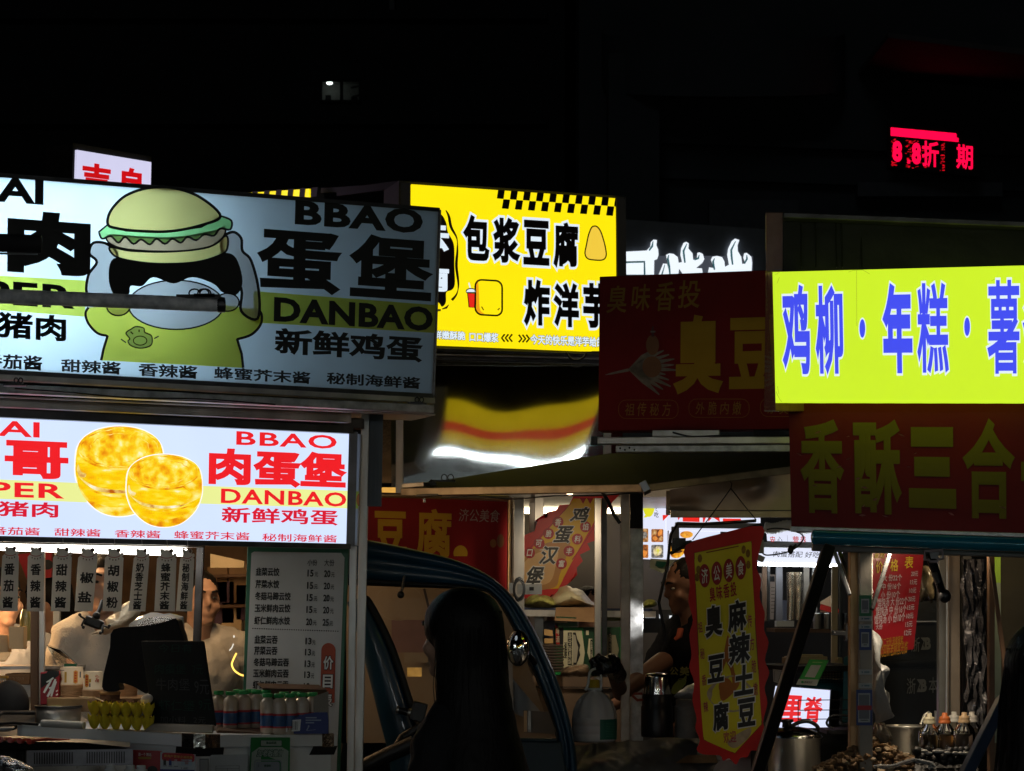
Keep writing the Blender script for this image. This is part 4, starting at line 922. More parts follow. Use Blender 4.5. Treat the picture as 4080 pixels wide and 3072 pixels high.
# wrapped bags by the vendor
def bag(name, label, pts, d, dep, mat, amp=.012, sc_=30, group=None, cat='bag'):
    m = MB(); c = cr(pts, 4, True); n = len(c); xs = sum(p[0] for p in c) / n; ys = sum(p[1] for p in c) / n
    rings = []
    for k, (f_, dz) in enumerate(((1, .5), (.9, .12), (.65, -.25), (.3, -.45), (.04, -.5))):
        rings.append([P(xs + (x - xs) * f_, ys + (y - ys) * f_, d + dep * dz) for x, y in c])
    vs = [v for r_ in rings for v in r_]; m.add(vs, [(i * n + q, i * n + (q + 1) % n, (i + 1) * n + (q + 1) % n, (i + 1) * n + q) for i in range(4) for q in range(n)], 0, True)
    m.add(rings[0], [tuple(range(n))[::-1]]); wrinkle(m, amp, sc_)
    return solo(name, m, mat, label, cat, group)
bag('plastic_bag', 'crumpled pale plastic bag at the vendor\'s elbow, above the black sack', [(420, 2475), (470, 2440), (500, 2400), (560, 2395), (555, 2450), (510, 2490), (440, 2520), (370, 2532), (368, 2524), (430, 2510)], 8.15, .08, M('bag_pale', (.5, .44, .34), .3, 0, .8, 30, .1), .01, 26)
bag('clear_bag', 'clear crumpled plastic film under the rightmost sauce tags', [(520, 2480), (600, 2445), (700, 2448), (735, 2470), (738, 2560), (700, 2560), (640, 2500), (540, 2520)], 8.0, .08, FILM, .01, 26)
m = MB(); q = Board((838, 2206), (973, 2236), (972, 2262), (838, 2262), 9.6); q.slab(m, 0, -.03); solo('cream_panel', m, M('panel_cream', (.6, .48, .3), .6), 'cream board up behind the glass beside the price board', 'panel')
q = Board((808, 2165), (985, 2172), (960, 2790), (770, 2800), 8.3)
m = MB(); q.slab(m, 0, -.004); solo('glass_pane', m, M('pane', (.97, .97, .97), .03, 0, trans=1, ior=1.02, spec=.2), 'upright clear pane between the inner post and the price board', 'pane')
m = MB(); m.tube([P(*p, 8.9) for p in cr([(942, 2602), (928, 2632), (924, 2650), (935, 2672), (958, 2688), (975, 2692)], 4)], .0035, 8); solo('reflection_loop', m, E('reflection_yellow', (255, 200, 90), 2.2), 'thin curved yellow reflection in the glass pane, built as a glowing line', 'lamp')  # reflection in the pane, put in as a glowing curve
m = MB(); m.tube([P(*p, 8.9) for p in cr([(914, 2592), (924, 2580), (930, 2565)], 4)], .0022, 8); m.tube([P(932, 2540, 8.9), P(932, 2532, 8.9)], .003, 8); solo('glass_glint', m, E('reflection_white', (235, 230, 215), 1.2), 'short white glints above the yellow reflection, built as glowing lines', 'lamp')  # glints in the pane, put in as short glowing pieces
m = MB()
for k in range(5): m.box(P(870 + k * 28, 2330 + (k % 3) * 70, 10), (.09, .06, .16 + .03 * (k % 2)), k % 3)
for yy in (2300, 2420, 2560, 2680): m.bar(P(800, yy, 10), P(1000, yy - 6, 10), .2, .015, 3)
m.box(P(955, 2605, 10), (.05, .05, .09), 4)
solo('back_shelf', m, [M('shelf_goods_brown', (.25, .14, .06), .6), M('shelf_goods_plum', (.1, .05, .09), .6), CREAM, BROWN, M('shelf_goods_amber', (.5, .3, .06), .5)], 'cluttered back shelf seen through the clear pane', 'shelf', bev=.004)
m = MB(); q = Board((-200, 2160), (1010, 2160), (1010, 3100), (-200, 3100), 10.6); q.slab(m, 0, -.05); part('back_panel', m, M('back_panel_brown', (.2, .11, .05), .7, 0, .1, 6, .4, 5), st)
m = MB(); q = Board((68, 2210), (205, 2192), (205, 2300), (108, 2310), 9.6); q.slab(m, 0, -.02); q.poly(m, el(190, 2250, 22, 20), .003, 1); solo('red_poster', m, [M('poster_red', (.4, .015, .02), .5), PRINTK], 'bright red poster hanging behind the leftmost sauce tags', 'poster')
for k, (x, y, d_, e, c) in enumerate(((300, 2030, 8.7, 7.5, (1, .66, .34)), (905, 2020, 9.2, 4.2, (1, .62, .3)), (-140, 2330, 8.7, 9, (1, .58, .26)))):
    r = thing('bulb_lamp', ('warm bulb hidden above the vendor in the burger stall', 'warm bulb hidden over the man in the white shirt', 'warm bulb at the far left end of the burger stall')[k], 'lamp', P(x, y, d_), 'warm bulbs inside the burger stall')
    m = MB(); m.ell(P(x, y, d_) + Vector((0, 0, .02)), .03, 0, 14, 10); part('bulb', m, E('warm_bulb', (1, .75, .45), 6, linear=True), r)
    m = MB(); m.lathe([(.015, .045), (.015, .1), (0, .1)], P(x, y, d_), 12); part('socket', m, BLACK, r)
    L = bpy.data.lights.new('bulb_light', 'POINT'); L.energy = e; L.color = c; L.shadow_soft_size = .06; o = bpy.data.objects.new('bulb_light', L); C.objects.link(o); o.parent = r; o.location = (0, 0, -.05)
# ================================================================ yellow tofu stall in the middle distance
YB = Board((1640, 734), (2453, 790), (2457, 1404), (1638, 1371), 13.0, 13.4)
ys_ = thing('light_box_sign', 'bright yellow light box with chequered corner, black lettering outlined white', 'sign', YB.pt(.5, 1))
YL = E('light_box_yellow', (250, 226, 10), 1.1, .02); YK = M('light_box_dark_print', (.016, .009, .007), .5); YW = E('light_box_ice', (226, 240, 252), 1); YT = E('light_box_tofu', (246, 206, 66), 1); YO = E('light_box_orange', (240, 160, 20), 1); YR = E('light_box_cup_red', (232, 40, 26), 1); YBR = M('light_box_brown_print', (.035, .014, .01), .5)
m = MB(); YB.slab(m, 0, -.02); part('face_panel', m, YL, ys_)
m = MB(); YB.slab(m, -.022, -.35, 0, (.07, .02, .06, .02)); m.bar(YB.pt(1.024, 0, .01), YB.pt(1.024, 1.0, .01), .055, .04, 0, (0, 1, 0)); m.bar(YB.pt(-.03, 0, .01), YB.pt(-.03, 1, .01), .055, .04, 0, (0, 1, 0)); part('casing', m, M('casing_grey', (.05, .05, .05), .5), ys_)
m = MB()
for i in range(10):
    x = 1984 + 51.9 * i; y = 757 + (x - 1984) * .066; w_ = 27
    if i < 10: YB.poly(m, [(x, y), (min(x + w_, 2455), y + 1.7), (min(x + w_ - 5, 2455), y + 36), (x - 5, y + 34)], .002)
    x2 = x + 21; y2 = y + 37
    if x2 < 2440: YB.poly(m, [(x2, y2), (x2 + w_, y2 + 1.7), (x2 + w_ - 6, y2 + 39), (x2 - 6, y2 + 37)], .002)
part('chequer_print', m, YK, ys_)
m = MB()
blob = cr([(1690, 850), (1752, 852), (1776, 885), (1784, 925), (1808, 975), (1810, 1060), (1812, 1130), (1800, 1155), (1778, 1165), (1776, 1205), (1760, 1222), (1742, 1205), (1690, 1240), (1640, 1200), (1620, 1000), (1640, 880)], 5, True)
YB.poly(m, blob, .002, 1)
YB.line(m, cr([(1776, 838), (1788, 862), (1797, 905), (1820, 950), (1822, 1000), (1818, 1060), (1826, 1130), (1820, 1170), (1800, 1196)], 5), [3 + 8 * abs(math.sin(k * .19)) for k in range(41)], .002, 1)
YB.line(m, [(1760, 1232), (1778, 1226), (1788, 1214)], [3, 9, 2], .002, 1); YB.line(m, [(1738, 1236), (1756, 1236)], 8, .002, 1)
# plain tofu block, paper cup and potato, no faces
def solid(q, fill, o, w_=7): YB.poly(m, q, o, fill); YB.line(m, q, w_, o + .0006, 0, True)
solid(rrect(1893, 1114, 2000, 1253, 26, dy=6), 2, .003); YB.poly(m, cr([(1897, 1130), (1904, 1120), (1908, 1180), (1912, 1235), (1930, 1250), (1910, 1248), (1898, 1235)], 4, True), .0034, 3); YB.line(m, [(1918, 1222), (1926, 1236)], 4, .004, 0); YB.line(m, [(1990, 1228), (1982, 1236)], 4, .004, 0)
solid([(1862, 1168), (1892, 1170), (1890, 1226), (1868, 1224)], 4, .0036, 4); solid(el(1876, 1160, 19, 10, 16, 180, 360) + [(1896, 1166), (1857, 1166)], 5, .0036, 4); YB.line(m, [(1874, 1152), (1867, 1126)], 5, .0034, 5)
solid(cr([(2348, 925), (2358, 905), (2375, 902), (2390, 918), (2402, 950), (2412, 990), (2414, 1020), (2400, 1036), (2365, 1036), (2340, 1030), (2330, 1010), (2336, 975), (2342, 945)], 5, True), 6, .003, 5)
part('illustration', m, [YK, YBR, YL, YO, YR, YW, YT], ys_)
T_ = LT(YB, ys_, [YK, YW], .005); T = lambda t, a, b, bold, out: T_(t, a, b, bold, out=out, omi=1)
for t, a, b in (('包', (1846, 855), (1948, 1042)), ('浆', (1964, 865), (2068, 1051)), ('豆', (2084, 875), (2188, 1060)), ('腐', (2204, 884), (2303, 1068))): T(t, a, b, .045, .055)
for t, a, b in (('炸', (2087, 1113), (2190, 1300)), ('洋', (2206, 1126), (2306, 1306)), ('芋', (2322, 1126), (2425, 1310))): T(t, a, b, .045, .055)
m = MB()
YB.text(m, '云', (1668, 893), (1788, 1002), .005, 1, .05); YB.text(m, '南', (1672, 1057), (1788, 1164), .005, 1, .05)
YB.text(m, '鲜嫩酥脆', (1728, 1316), (1853, 1356), .005, 1, .035, out=.035, omi=0); YB.text(m, '口口爆浆', (1869, 1323), (1985, 1365), .005, 1, .035, out=.035, omi=0); YB.text(m, '今天的快乐是洋芋给的', (2112, 1332), (2404, 1384), .005, 1, .035, out=.035, omi=0)
for k in range(3):
    x = 2003 + k * 15; YB.line(m, [(x + 7, 1332), (x - 5, 1347), (x + 7, 1362)], 7, .004, 0); x = 2072 + k * 15; YB.line(m, [(x - 6, 1334), (x + 6, 1350), (x - 6, 1364)], 7, .004, 0)
part('slogan_lettering', m, [YK, YW], ys_)
# its second box, seen end on over the burger fascia
Y2 = Board((930, 772), (1231, 752), (1231, 980), (930, 990), 16.4, 14.6)
y2 = thing('light_box_sign', 'far chequered edge of a yellow light box peeping over the burger fascia', 'sign', Y2.pt(.5, 1))
m = MB(); Y2.slab(m, 0, -.02); part('face_panel', m, YL, y2)
m = MB()
for i in range(7):
    x = 956 + 47.5 * i; y = 770 - (x - 930) * .066; Y2.poly(m, [(x + 3, y - 2), (x + 26, y - 4), (x + 22, y + 33), (x, y + 35)], .003)
part('chequer_print', m, YK, y2)
m = MB(); m.hexa([P(1238, 746, 14.6), P(1292, 748, 14.6), P(1292, 950, 14.6), P(1238, 950, 14.6), P(1238, 746, 15), P(1292, 748, 15), P(1292, 950, 15), P(1238, 950, 15)]); m.bar(P(1350, 768, 14.2), P(1602, 735, 13.3), .03, .045); m.bar(P(1290, 760, 14.5), P(1640, 738, 13.2), .04, .03); part('casing', m, M('casing_grey', (.05, .05, .05), .5), y2)
# cart under the yellow box: wavy mirror steel sheet
cart = thing('snack_cart', 'mirror polished steel snack cart under the yellow light box', 'stall', Vector((0, 13.6, 0)))
MIR = M('mirror_steel', (.62, .62, .6), .02, 1, .0, 10, .06, 5, rvar=.02)
m = MB(); nx_, nz_ = 60, 44; vs = []
for j in range(nz_ + 1):
    for i in range(nx_ + 1):
        u, v = i / nx_, j / nz_; x = 1560 + (2480 - 1560) * u; y = 1440 + (2030 - 1440) * v
        p = P(x, y, 13.25)
        # sheet sags: top leans toward the street, buckles along its length
        dy = -.034 * (1 - v) - (.014 + .004 * (1 - v)) * (2 * u - 1.0) ** 2 + .0006 * math.sin(5.2 * u + 1.1 + 2 * v) * math.sin(math.pi * v) + .0024 * math.sin(9.5 * u - 1.2) * v ** 2.2 + .00022 * math.sin(17 * u + 5 * v)
        vs.append(p + Vector((0, dy, 0)))
m.add(vs, [(j * (nx_ + 1) + i, j * (nx_ + 1) + i + 1, (j + 1) * (nx_ + 1) + i + 1, (j + 1) * (nx_ + 1) + i) for j in range(nz_) for i in range(nx_)], 0, True)
part('steel_sheet', m, MIR, cart)
for (a, b, h, mt) in (((1640, 1392), (2450, 1422), 14, DSTEEL), ((1640, 1412), (2450, 1432), 8, STEEL), ((1640, 1428), (2450, 1444), 16, DSTEEL)):
    m = MB(); m.bar(P(*a, 13.0), P(*b, 13.15), .06, h / F * 13); part('rail', m, mt, cart, .003)
m = MB(); m.tube([P(x, y, 12.95) for x, y in cr([(2255, 1405), (2275, 1430), (2300, 1436), (2325, 1425), (2335, 1408)], 4)], .006, 8); part('cable', m, BLACK, cart)
post('post', cart, (1592, 1640), (1592, 3000), 13.1, 30, STEEL); post('post', cart, (2420, 1640), (2420, 3000), 13.1, 30, STEEL)
m = MB(); m.hexa([P(1520, 1640, 13.3), P(1578, 1640, 13.3), P(1578, 1925, 13.3), P(1520, 1925, 13.3), P(1520, 1640, 13.33), P(1578, 1640, 13.33), P(1578, 1925, 13.33), P(1520, 1925, 13.33)]); part('side_sheet', m, M('mirror_amber_lit', (.6, .42, .25), .16, 1, .25, 4, .2, 3), cart)  # warm light on the steel is put into its amber colour
m = MB(); m.hexa([P(1500, 1942, 13.2), P(1585, 1942, 13.2), P(1585, 1964, 13.2), P(1500, 1964, 13.2), P(1500, 1942, 13.3), P(1585, 1942, 13.3), P(1585, 1964, 13.3), P(1500, 1964, 13.3)]); part('lit_strip', m, E('amber_strip', (235, 175, 80), .95, .1), cart)  # yellow light falling on this strip is put in as its own glow
m = MB(); m.box(P(2000, 2560, 13.6), (1.35, .7, 1.3)); m.box(P(2000, 1500, 13.8), (1.35, .7, .06)); part('body', m, STEEL, cart)
m = MB(); m.box(P(1950, 1440, 13.36), (1.35, .02, .12)); part('back_plate', m, DSTEEL, cart)

# white box sign with red writing behind the burger fascia
q = Board((307, 597), (603, 646), (598, 860), (300, 840), 16, 16.6)
r = thing('light_box_sign', 'small white light box with red characters rising behind the big burger fascia', 'sign', q.pt(.5, 1))
m = MB(); q.slab(m, 0, -.02); part('face_panel', m, E('light_box_lilac', (212, 210, 240), 1), r)
m = MB(); q.slab(m, -.022, -.3, 0, (.02, .05, .02, 0)); m.hexa([P(262, 590, 16.4), P(304, 596, 16.0), P(300, 840, 16.0), P(262, 830, 16.4), P(270, 590, 16.9), P(310, 596, 16.5), P(305, 840, 16.5), P(270, 830, 16.9)], 1); part('casing', m, [MATT, M('casing_olive', (.22, .2, .1), .6)], r)
m = MB(); q.text(m, '吉', (328, 644), (438, 770), .003, 0, .05); q.text(m, '自', (484, 664), (562, 790), .003, 0, .05); part('lettering', m, E('light_box_brick', (205, 8, 20), 1), r)

# ================================================================ red tofu stall behind the tricycle
RB = Board((1400, 1976), (2024, 1998), (2022, 2560), (1400, 2560), 10.3)
rs = thing('shop_sign', 'dark red stinky tofu board with gold characters behind the tricycle roof', 'sign', RB.pt(.5, 1))
RED = M('vinyl_red', (.19, .011, .013), .5, 0, .02, 8, .08, spec=.12); GOLD = M('vinyl_gold', (.4, .24, .02), .5, var=.06, spec=.12)
m = MB(); RB.slab(m, 0, -.05); part('panel', m, RED, rs)
m = MB(); RB.text(m, '豆', (1490, 2035), (1620, 2205), .002, 0, .04); part('lettering', m, GOLD, rs); m = MB(); RB.text(m, '腐', (1658, 2026), (1799, 2225), .002, 0, .03); part('lettering', m, GOLD, rs); m = MB(); RB.text(m, '济公美食', (1828, 2026), (1992, 2082), .002, 1, 0, skew=.15)
RB.poly(m, el(1835, 2205, 28, 32, 24, 160, 380), .002, 0); RB.poly(m, el(1965, 2165, 13, 17, 16), .002, 2); RB.poly(m, el(1994, 2155, 15, 27, 18), .002, 3)
part('lettering', m, [GOLD, M('vinyl_greyrose', (.28, .22, .21), .5), M('vinyl_gourd', (.22, .08, .01), .5), M('vinyl_gourd_dark', (.12, .04, .01), .5)], rs)
rst = thing('food_stall', 'steel framed stall with amber lit pipes carrying the red tofu board', 'stall', Vector((.1, 10.6, 0)))
for (a, b, r_) in (((1500, 1972), (2030, 1986), .012), ((2033, 1992), (2028, 2600), .012)):
    m = MB(); m.tube([P(*a, 10.2), P(*b, 10.2)], r_, 12); part('frame_pipe', m, M('amber_lit_steel', (.55, .4, .24), .3, .9, .05, 20, .15), rst)  # golden light on the pipes is put into the steel colour
post('post', rst, (2068, 1980), (2068, 3000), 10.15, 42, STEEL); post('post', rst, (2148, 1960), (2146, 3000), 10.9, 36, STEEL); post('post', rst, (1420, 1960), (1420, 3000), 10.4, 36, STEEL)
m = MB(); a = P(2068, 2348, 10.05)
for k in range(9):
    rr = .045 + .006 * math.sin(k * 2.1); m.tube([a + Vector((rr * .5 * math.cos(t), -.03 - .002 * k, rr * math.sin(t) * (1 + .08 * math.sin(3 * t + k)))) for t in [2 * math.pi * i / 22 for i in range(22)]], .0035, 6, closed=True)
solo('cable_coil', m, M('cable_slate', (.05, .06, .075), .45), 'coil of dark cable hung on the post beside the tricycle roof', 'cable')
m = MB(); m.box(P(2110, 2348, 10.02), (.11, .02, .045)); m.box(P(2118, 2346, 10.0), (.02, .012, .016), 1); m.box(P(2040, 2345, 10.02), (.03, .02, .05)); solo('bracket', m, [STEEL, BLACK], 'small steel bracket beside the coil of cable', 'bracket')

# ================================================================ blue three wheeler
tk = thing('cargo_tricycle', 'dark blue three wheeled cargo cab with round chrome mirror', 'tricycle', Vector((-.2, 8.95, 0)))
CBL_ = M('cab_blue', (.008, .05, .1), .34, 0, .05, 6, .2, 4, coat=.25); RUB = M('rubber', (.006, .007, .008), .55, 0, .05, 60, .2)
dC = 8.75
outer = cr([(1380, 2138), (1470, 2152), (1620, 2182), (1800, 2226), (1930, 2282), (2020, 2352), (2095, 2450), (2160, 2570), (2225, 2720), (2268, 2860), (2294, 3000), (2306, 3200)], 5)
inner = cr([(1380, 2332), (1470, 2334), (1620, 2340), (1800, 2346), (1925, 2356), (1960, 2376), (1990, 2410), (2050, 2520), (2110, 2650), (2165, 2780), (2205, 2890), (2210, 2925), (2206, 3200)], 5)
m = MB(); n = len(outer)
# side shell: rounded section swept along the arch
def sweep(m, A_, B_, d0, dep, prof, mi=0):
    """A_ outer edge, B_ inner edge; prof = (f across, depth toward viewer)"""
    rows = []
    for (x0, y0), (x1, y1) in zip(A_, B_):
        rows.append([P(x0 + (x1 - x0) * f_, y0 + (y1 - y0) * f_, d0 - h) for f_, h in prof])
    k = len(prof); vs = [v for r_ in rows for v in r_]
    m.add(vs, [(i * k + j, i * k + j + 1, (i + 1) * k + j + 1, (i + 1) * k + j) for i in range(len(rows) - 1) for j in range(k - 1)], mi, True)
sweep(m, outer, inner, dC, 0, [(0, -.45), (-.0, -.1), (.01, .0), (.08, .03), (.22, .045), (.36, .02), (.42, .012), (.55, .02), (.72, .03), (.86, .012), (.9, -.02), (.9, -.1)])
part('cab_shell', m, CBL_, tk)
m = MB(); sweep(m, [(a[0] + (b[0] - a[0]) * .84, a[1] + (b[1] - a[1]) * .84) for a, b in zip(outer, inner)], inner, dC, 0, [(0, .0), (.2, .028), (.7, .028), (1, .0), (1, -.06)]); part('window_seal', m, RUB, tk)
m = MB(); m.hexa([P(1452, 2375, 8.6), P(1500, 2395, 8.6), P(1720, 3080, 8.6), P(1548, 3080, 8.6), P(1452, 2375, 8.7), P(1500, 2395, 8.7), P(1720, 3080, 8.7), P(1548, 3080, 8.7)])
m = MB(); pil = cr([(1440, 2380), (1470, 2400), (1560, 2580), (1640, 2820), (1690, 2960), (1730, 3120)], 4); pil2 = cr([(1380, 2400), (1400, 2450), (1460, 2660), (1510, 2860), (1545, 3000), (1560, 3120)], 4)
sweep(m, pil, pil2, 8.62, 0, [(0, -.06), (.02, .0), (.2, .03), (.8, .03), (.98, 0), (1, -.06)]); part('front_pillar', m, CBL_, tk)
m = MB(); sweep(m, [(x + 14, y - 6) for x, y in pil], [(x - 14, y + 6) for x, y in pil], 8.6, 0, [(0, -.03), (.1, .012), (.9, .012), (1, -.03)]); part('pillar_seal', m, RUB, tk)
m = MB(); m.hexa([P(1680, 2942, 8.7), P(2235, 2952, 8.7), P(2300, 3300, 8.7), P(1640, 3300, 8.7), P(1680, 2942, 9.3), P(2235, 2952, 9.3), P(2300, 3300, 9.3), P(1640, 3300, 9.3)]); m.bar(P(1680, 2940, 8.69), P(2220, 2950, 8.69), .05, .014); part('door', m, M('door_blue', (.005, .022, .035), .4, coat=.15), tk, .006, fix=True)
m = MB(); m.hexa([P(1380, 2310, 9.5), P(2000, 2340, 9.5), P(2210, 2960, 9.5), P(1380, 2960, 9.5), P(1380, 2310, 9.53), P(2000, 2340, 9.53), P(2210, 2960, 9.53), P(1380, 2960, 9.53)])
part('rear_sheet', m, M('cab_sheet_dun', (.3, .24, .18), .6, 0, .3, 5, .25, 2.5), tk)
m = MB(); q = Board((1480, 2330), (1780, 2336), (1780, 2480), (1480, 2470), 9.46); q.line(m, el(1590, 2400, 95, 72, 30), 3, .0, 0, True); q.rect(m, 1560, 2470, 1720, 2600, .0, 1); q.rect(m, 1610, 2600, 2000, 2640, .001, 0)
m.bar(P(1690, 2345, 9.4), P(1720, 2470, 9.4), .012, .01, 2); m.bar(P(2030, 2560, 9.4), P(2040, 2960, 9.4), .05, .02, 3); m.hexa([P(2040, 2700, 9.4), P(2150, 2830, 9.4), P(2150, 2880, 9.4), P(2040, 2840, 9.4), P(2040, 2700, 9.42), P(2150, 2830, 9.42), P(2150, 2880, 9.42), P(2040, 2840, 9.42)], 3)
part('sheet_marks', m, [M('sheet_mark_grey', (.34, .29, .23), .7), M('sheet_mark_plum', (.24, .15, .15), .7), M('sheet_rod', (.06, .05, .05), .5), M('sheet_grey', (.36, .36, .35), .4)], tk)
m = MB(); q = Board((1622, 2660), (1680, 2660), (1680, 2696), (1622, 2696), 9.3); q.slab(m, 0, -.01); part('lit_slot', m, E('amber_slot', (150, 110, 50), .8, .25, 40), tk)
m = MB(); q = Board((2085, 2830), (2212, 2838), (2216, 2925), (2085, 2918), 9.3); q.slab(m, 0, -.01); q.rect(m, 2087, 2832, 2100, 2916, .002, 1); q.rect(m, 2104, 2832, 2116, 2917, .002, 2); part('lower_panel', m, [M('panel_taupe', (.19, .16, .13), .5), CREAM, STEEL], tk)
m = MB(); m.lathe([(0, -.018), (.03, -.0165), (.06, -.012), (.082, -.004), (.088, 0), (.085, .008), (.05, .03), (0, .04)], P(2064, 2582, 8.5), 40, rot=Matrix.Rotation(R(-90), 3, 'X'))
for v in m.v:
    c = P(2064, 2582, 8.5); v.x = c.x + (v.x - c.x) * .5; v.z = c.z + (v.z - c.z) * .78
part('wing_mirror', m, M('chrome', (.75, .75, .75), .03, 1), tk)
m = MB(); m.tube([P(2095, 2600, 8.58), P(2130, 2640, 8.66)], .012, 10); part('mirror_arm', m, RUB, tk)
m = MB(); m.tube([P(1611, 2298, 8.7), P(1604, 2345, 8.62), P(1598, 2356, 8.6)], .005, 8); m.lathe([(0, 0), (.0135, 0), (.014, .003), (.0135, .007), (0, .007)], P(1597, 2370, 8.6), 20, 1, rot=Matrix.Rotation(R(90), 3, 'X')); part('inner_mirror', m, [STEEL, BLACK], tk)
m = MB(); m.tube([P(1585, 2828, 8.5), P(1640, 2842, 8.5)], .013, 12); m.tube([P(1580, 2827, 8.5), P(1588, 2829, 8.5)], .0145, 12, 1); m.tube([P(1625, 2838, 8.5), P(1640, 2842, 8.5)], .0155, 12, 1); m.box(P(1668, 2835, 8.5), (.055, .05, .07), 0, Matrix.Rotation(R(15), 3, 'Y')); m.tube([P(1690, 2860, 8.5), P(1670, 2900, 8.5), P(1600, 2940, 8.48), P(1560, 3010, 8.4)], [.02, .018, .016, .015], 10); part('handlebar', m, [BLACK, STEEL], tk, .003)
m = MB(); m.tube([P(1650, 2960, 8.4), P(1540, 3010, 8.4), P(1440, 3060, 8.4)], .03, 14); part('front_mudguard', m, BLACK, tk)
for x, y in ((-.75, 8.5), (.35, 8.7), (.35, 9.6)):
    m = MB(); m.lathe([(.12, -.05), (.26, -.06), (.29, -.03), (.29, .03), (.26, .06), (.12, .05)], (x, y, .29), 32, rot=Matrix.Rotation(R(90), 3, 'Y')); part('wheel', m, RUB, tk)
m = MB(); m.box((-.1, 9.2, .45), (1.1, 1.0, .2)); m.bar((-.75, 8.5, .3), (-.62, 8.55, 1.0), .06, .06); part('chassis', m, MATT, tk)
# ================================================================ stinky tofu stall in the centre right
SB = Board((2389, 1102), (3420, 1062), (3420, 1708), (2384, 1716), 9.2, 9.05)
sg = thing('shop_sign', 'large unlit dark red fascia with gold tofu characters left of the lime box', 'sign', SB.pt(.5, 1))
m = MB(); SB.slab(m, 0, -.12); part('panel', m, RED, sg, .003)
T = LT(SB, sg, [GOLD, M('vinyl_gold_dim', (.3, .17, .03), .5, spec=.12)])
T('臭', (2690, 1258), (2874, 1567), .045); T('豆', (2906, 1268), (3092, 1548), .045); T('腐', (3125, 1252), (3312, 1552), .035)
for t, a, b in (('臭', (2417, 1140), (2495, 1246)), ('味', (2516, 1134), (2590, 1236)), ('香', (2612, 1124), (2688, 1238)), ('投', (2702, 1118), (2790, 1226))): T(t, a, b, .012, 1, skew=.12)
m = MB()
for x0, x1, y0, y1, t in ((2465, 2702, 1594, 1668, '祖传秘方'), (2745, 2985, 1590, 1663, '外脆内嫩'), (3030, 3270, 1587, 1660, '亦臭亦香')):
    SB.line(m, rrect(x0, y0, x1, y1, 30), 1.8, .002, 0, True)
    for k, ch_ in enumerate(t): SB.text(m, ch_, (x0 + 26 + k * 49, y0 + 13 - k % 2 * 3), (x0 + 62 + k * 49, y1 - 12 + k % 2 * 2), .002, 0, .004, skew=.12)
part('pill_lettering', m, M('vinyl_bronze', (.34, .17, .04), .5, spec=.12), sg)
m = MB(); rn = random.Random(5)
for k in range(11):
    a = R(-52 + 104 * k / 10); L_ = 150 + rn.uniform(-25, 20); x1, y1 = 2515 + L_ * math.cos(a) * 1.1, 1475 + L_ * math.sin(a) * .75
    SB.line(m, [(2505, 1472), ((2505 + x1) / 2, (1472 + y1) / 2 - 4), (x1, y1)], [4, 22, 5], .002, 0)
SB.line(m, [(2412, 1494), (2440, 1488), (2505, 1474)], [2, 8, 12], .003, 0)
SB.poly(m, el(2598, 1462, 38, 42, 26) , .004, 1); SB.poly(m, el(2600, 1375, 26, 40, 24), .0035, 1); SB.line(m, [(2602, 1300), (2600, 1318), (2602, 1342)], [6, 9, 12], .0045, 2); SB.line(m, [(2592, 1322), (2612, 1322)], 7, .005, 0)
part('picture', m, [M('print_straw', (.2, .17, .15), .6, var=.3, vs=40), M('print_gourd', (.2, .075, .02), .5, var=.2), M('print_dark_red', (.08, .01, .01), .5)], sg)
cst = thing('food_stall', 'stinky tofu stall with sloping olive awning and steel posts', 'stall', Vector((.7, 9.3, 0)))
for (a, b, h, mt, d0, d1) in (((2354, 1757), (3300, 1754), 29, STEEL, 9.1, 9.0), ((2455, 1790), (3300, 1786), 28, GALV, 9.12, 9.0), ((2600, 1729), (2868, 1728), 28, STEEL, 9.14, 9.1), ((3008, 1727), (3300, 1725), 24, DSTEEL, 9.14, 9.0)):
    m = MB(); m.bar(P(*a, d0), P(*b, d1), .04, h / F * 9.1); part('rail', m, mt, cst, .003)
m = MB(); m.bar(P(2354, 1757, 9.09), P(2380, 1757, 9.09), .045, .033); part('end_cap', m, BLACK, cst)
m = MB()
for x, y in ((2471, 1786), (2490, 1792), (2508, 1784), (2528, 1792)): m.ell(P(x, y, 9.09), (.004, .002, .0045), 0, 8, 6)
part('bolt', m, MATT, cst)
# awning: one sloping sheet, the yellow sign's reflection put into its olive colour
OLV = M('awning_olive', (.05, .05, .012), .6, 0, .06, 6, .25, 3, rvar=.06, spec=.06)
cL, cC, cR = P(1612, 1945, 9.6), P(2575, 1928, 8.75), P(3210, 1850, 9.0); bR, bL = P(3210, 1800, 9.6), P(2430, 1806, 9.9)
m = MB(); N = 16; top_ = []
def lerp(a, b, t): return a + (b - a) * t
fl = [lerp(cL, cC, i / N) for i in range(N + 1)]; bl = [lerp(cL + Vector((.02, .3, .03)), bL, i / N) for i in range(N + 1)]
for a, b in zip(fl, bl):
    for k in range(7): top_.append(lerp(a, b, k / 6) + Vector((0, 0, .012 * math.sin(math.pi * k / 6))))
m.add(top_, [(i * 7 + k, (i + 1) * 7 + k, (i + 1) * 7 + k + 1, i * 7 + k + 1) for i in range(N) for k in range(6)], 0, True)
f2_ = [lerp(cC, cR, i / N) for i in range(N + 1)]; b2 = [lerp(bL, bR, i / N) for i in range(N + 1)]; t2 = []
for a, b in zip(f2_, b2):
    for k in range(7): t2.append(lerp(a, b, k / 6) + Vector((0, 0, .012 * math.sin(math.pi * k / 6))))
m.add(t2, [(i * 7 + k, (i + 1) * 7 + k, (i + 1) * 7 + k + 1, i * 7 + k + 1) for i in range(N) for k in range(6)], 0, True)
part('awning', m, OLV, cst)
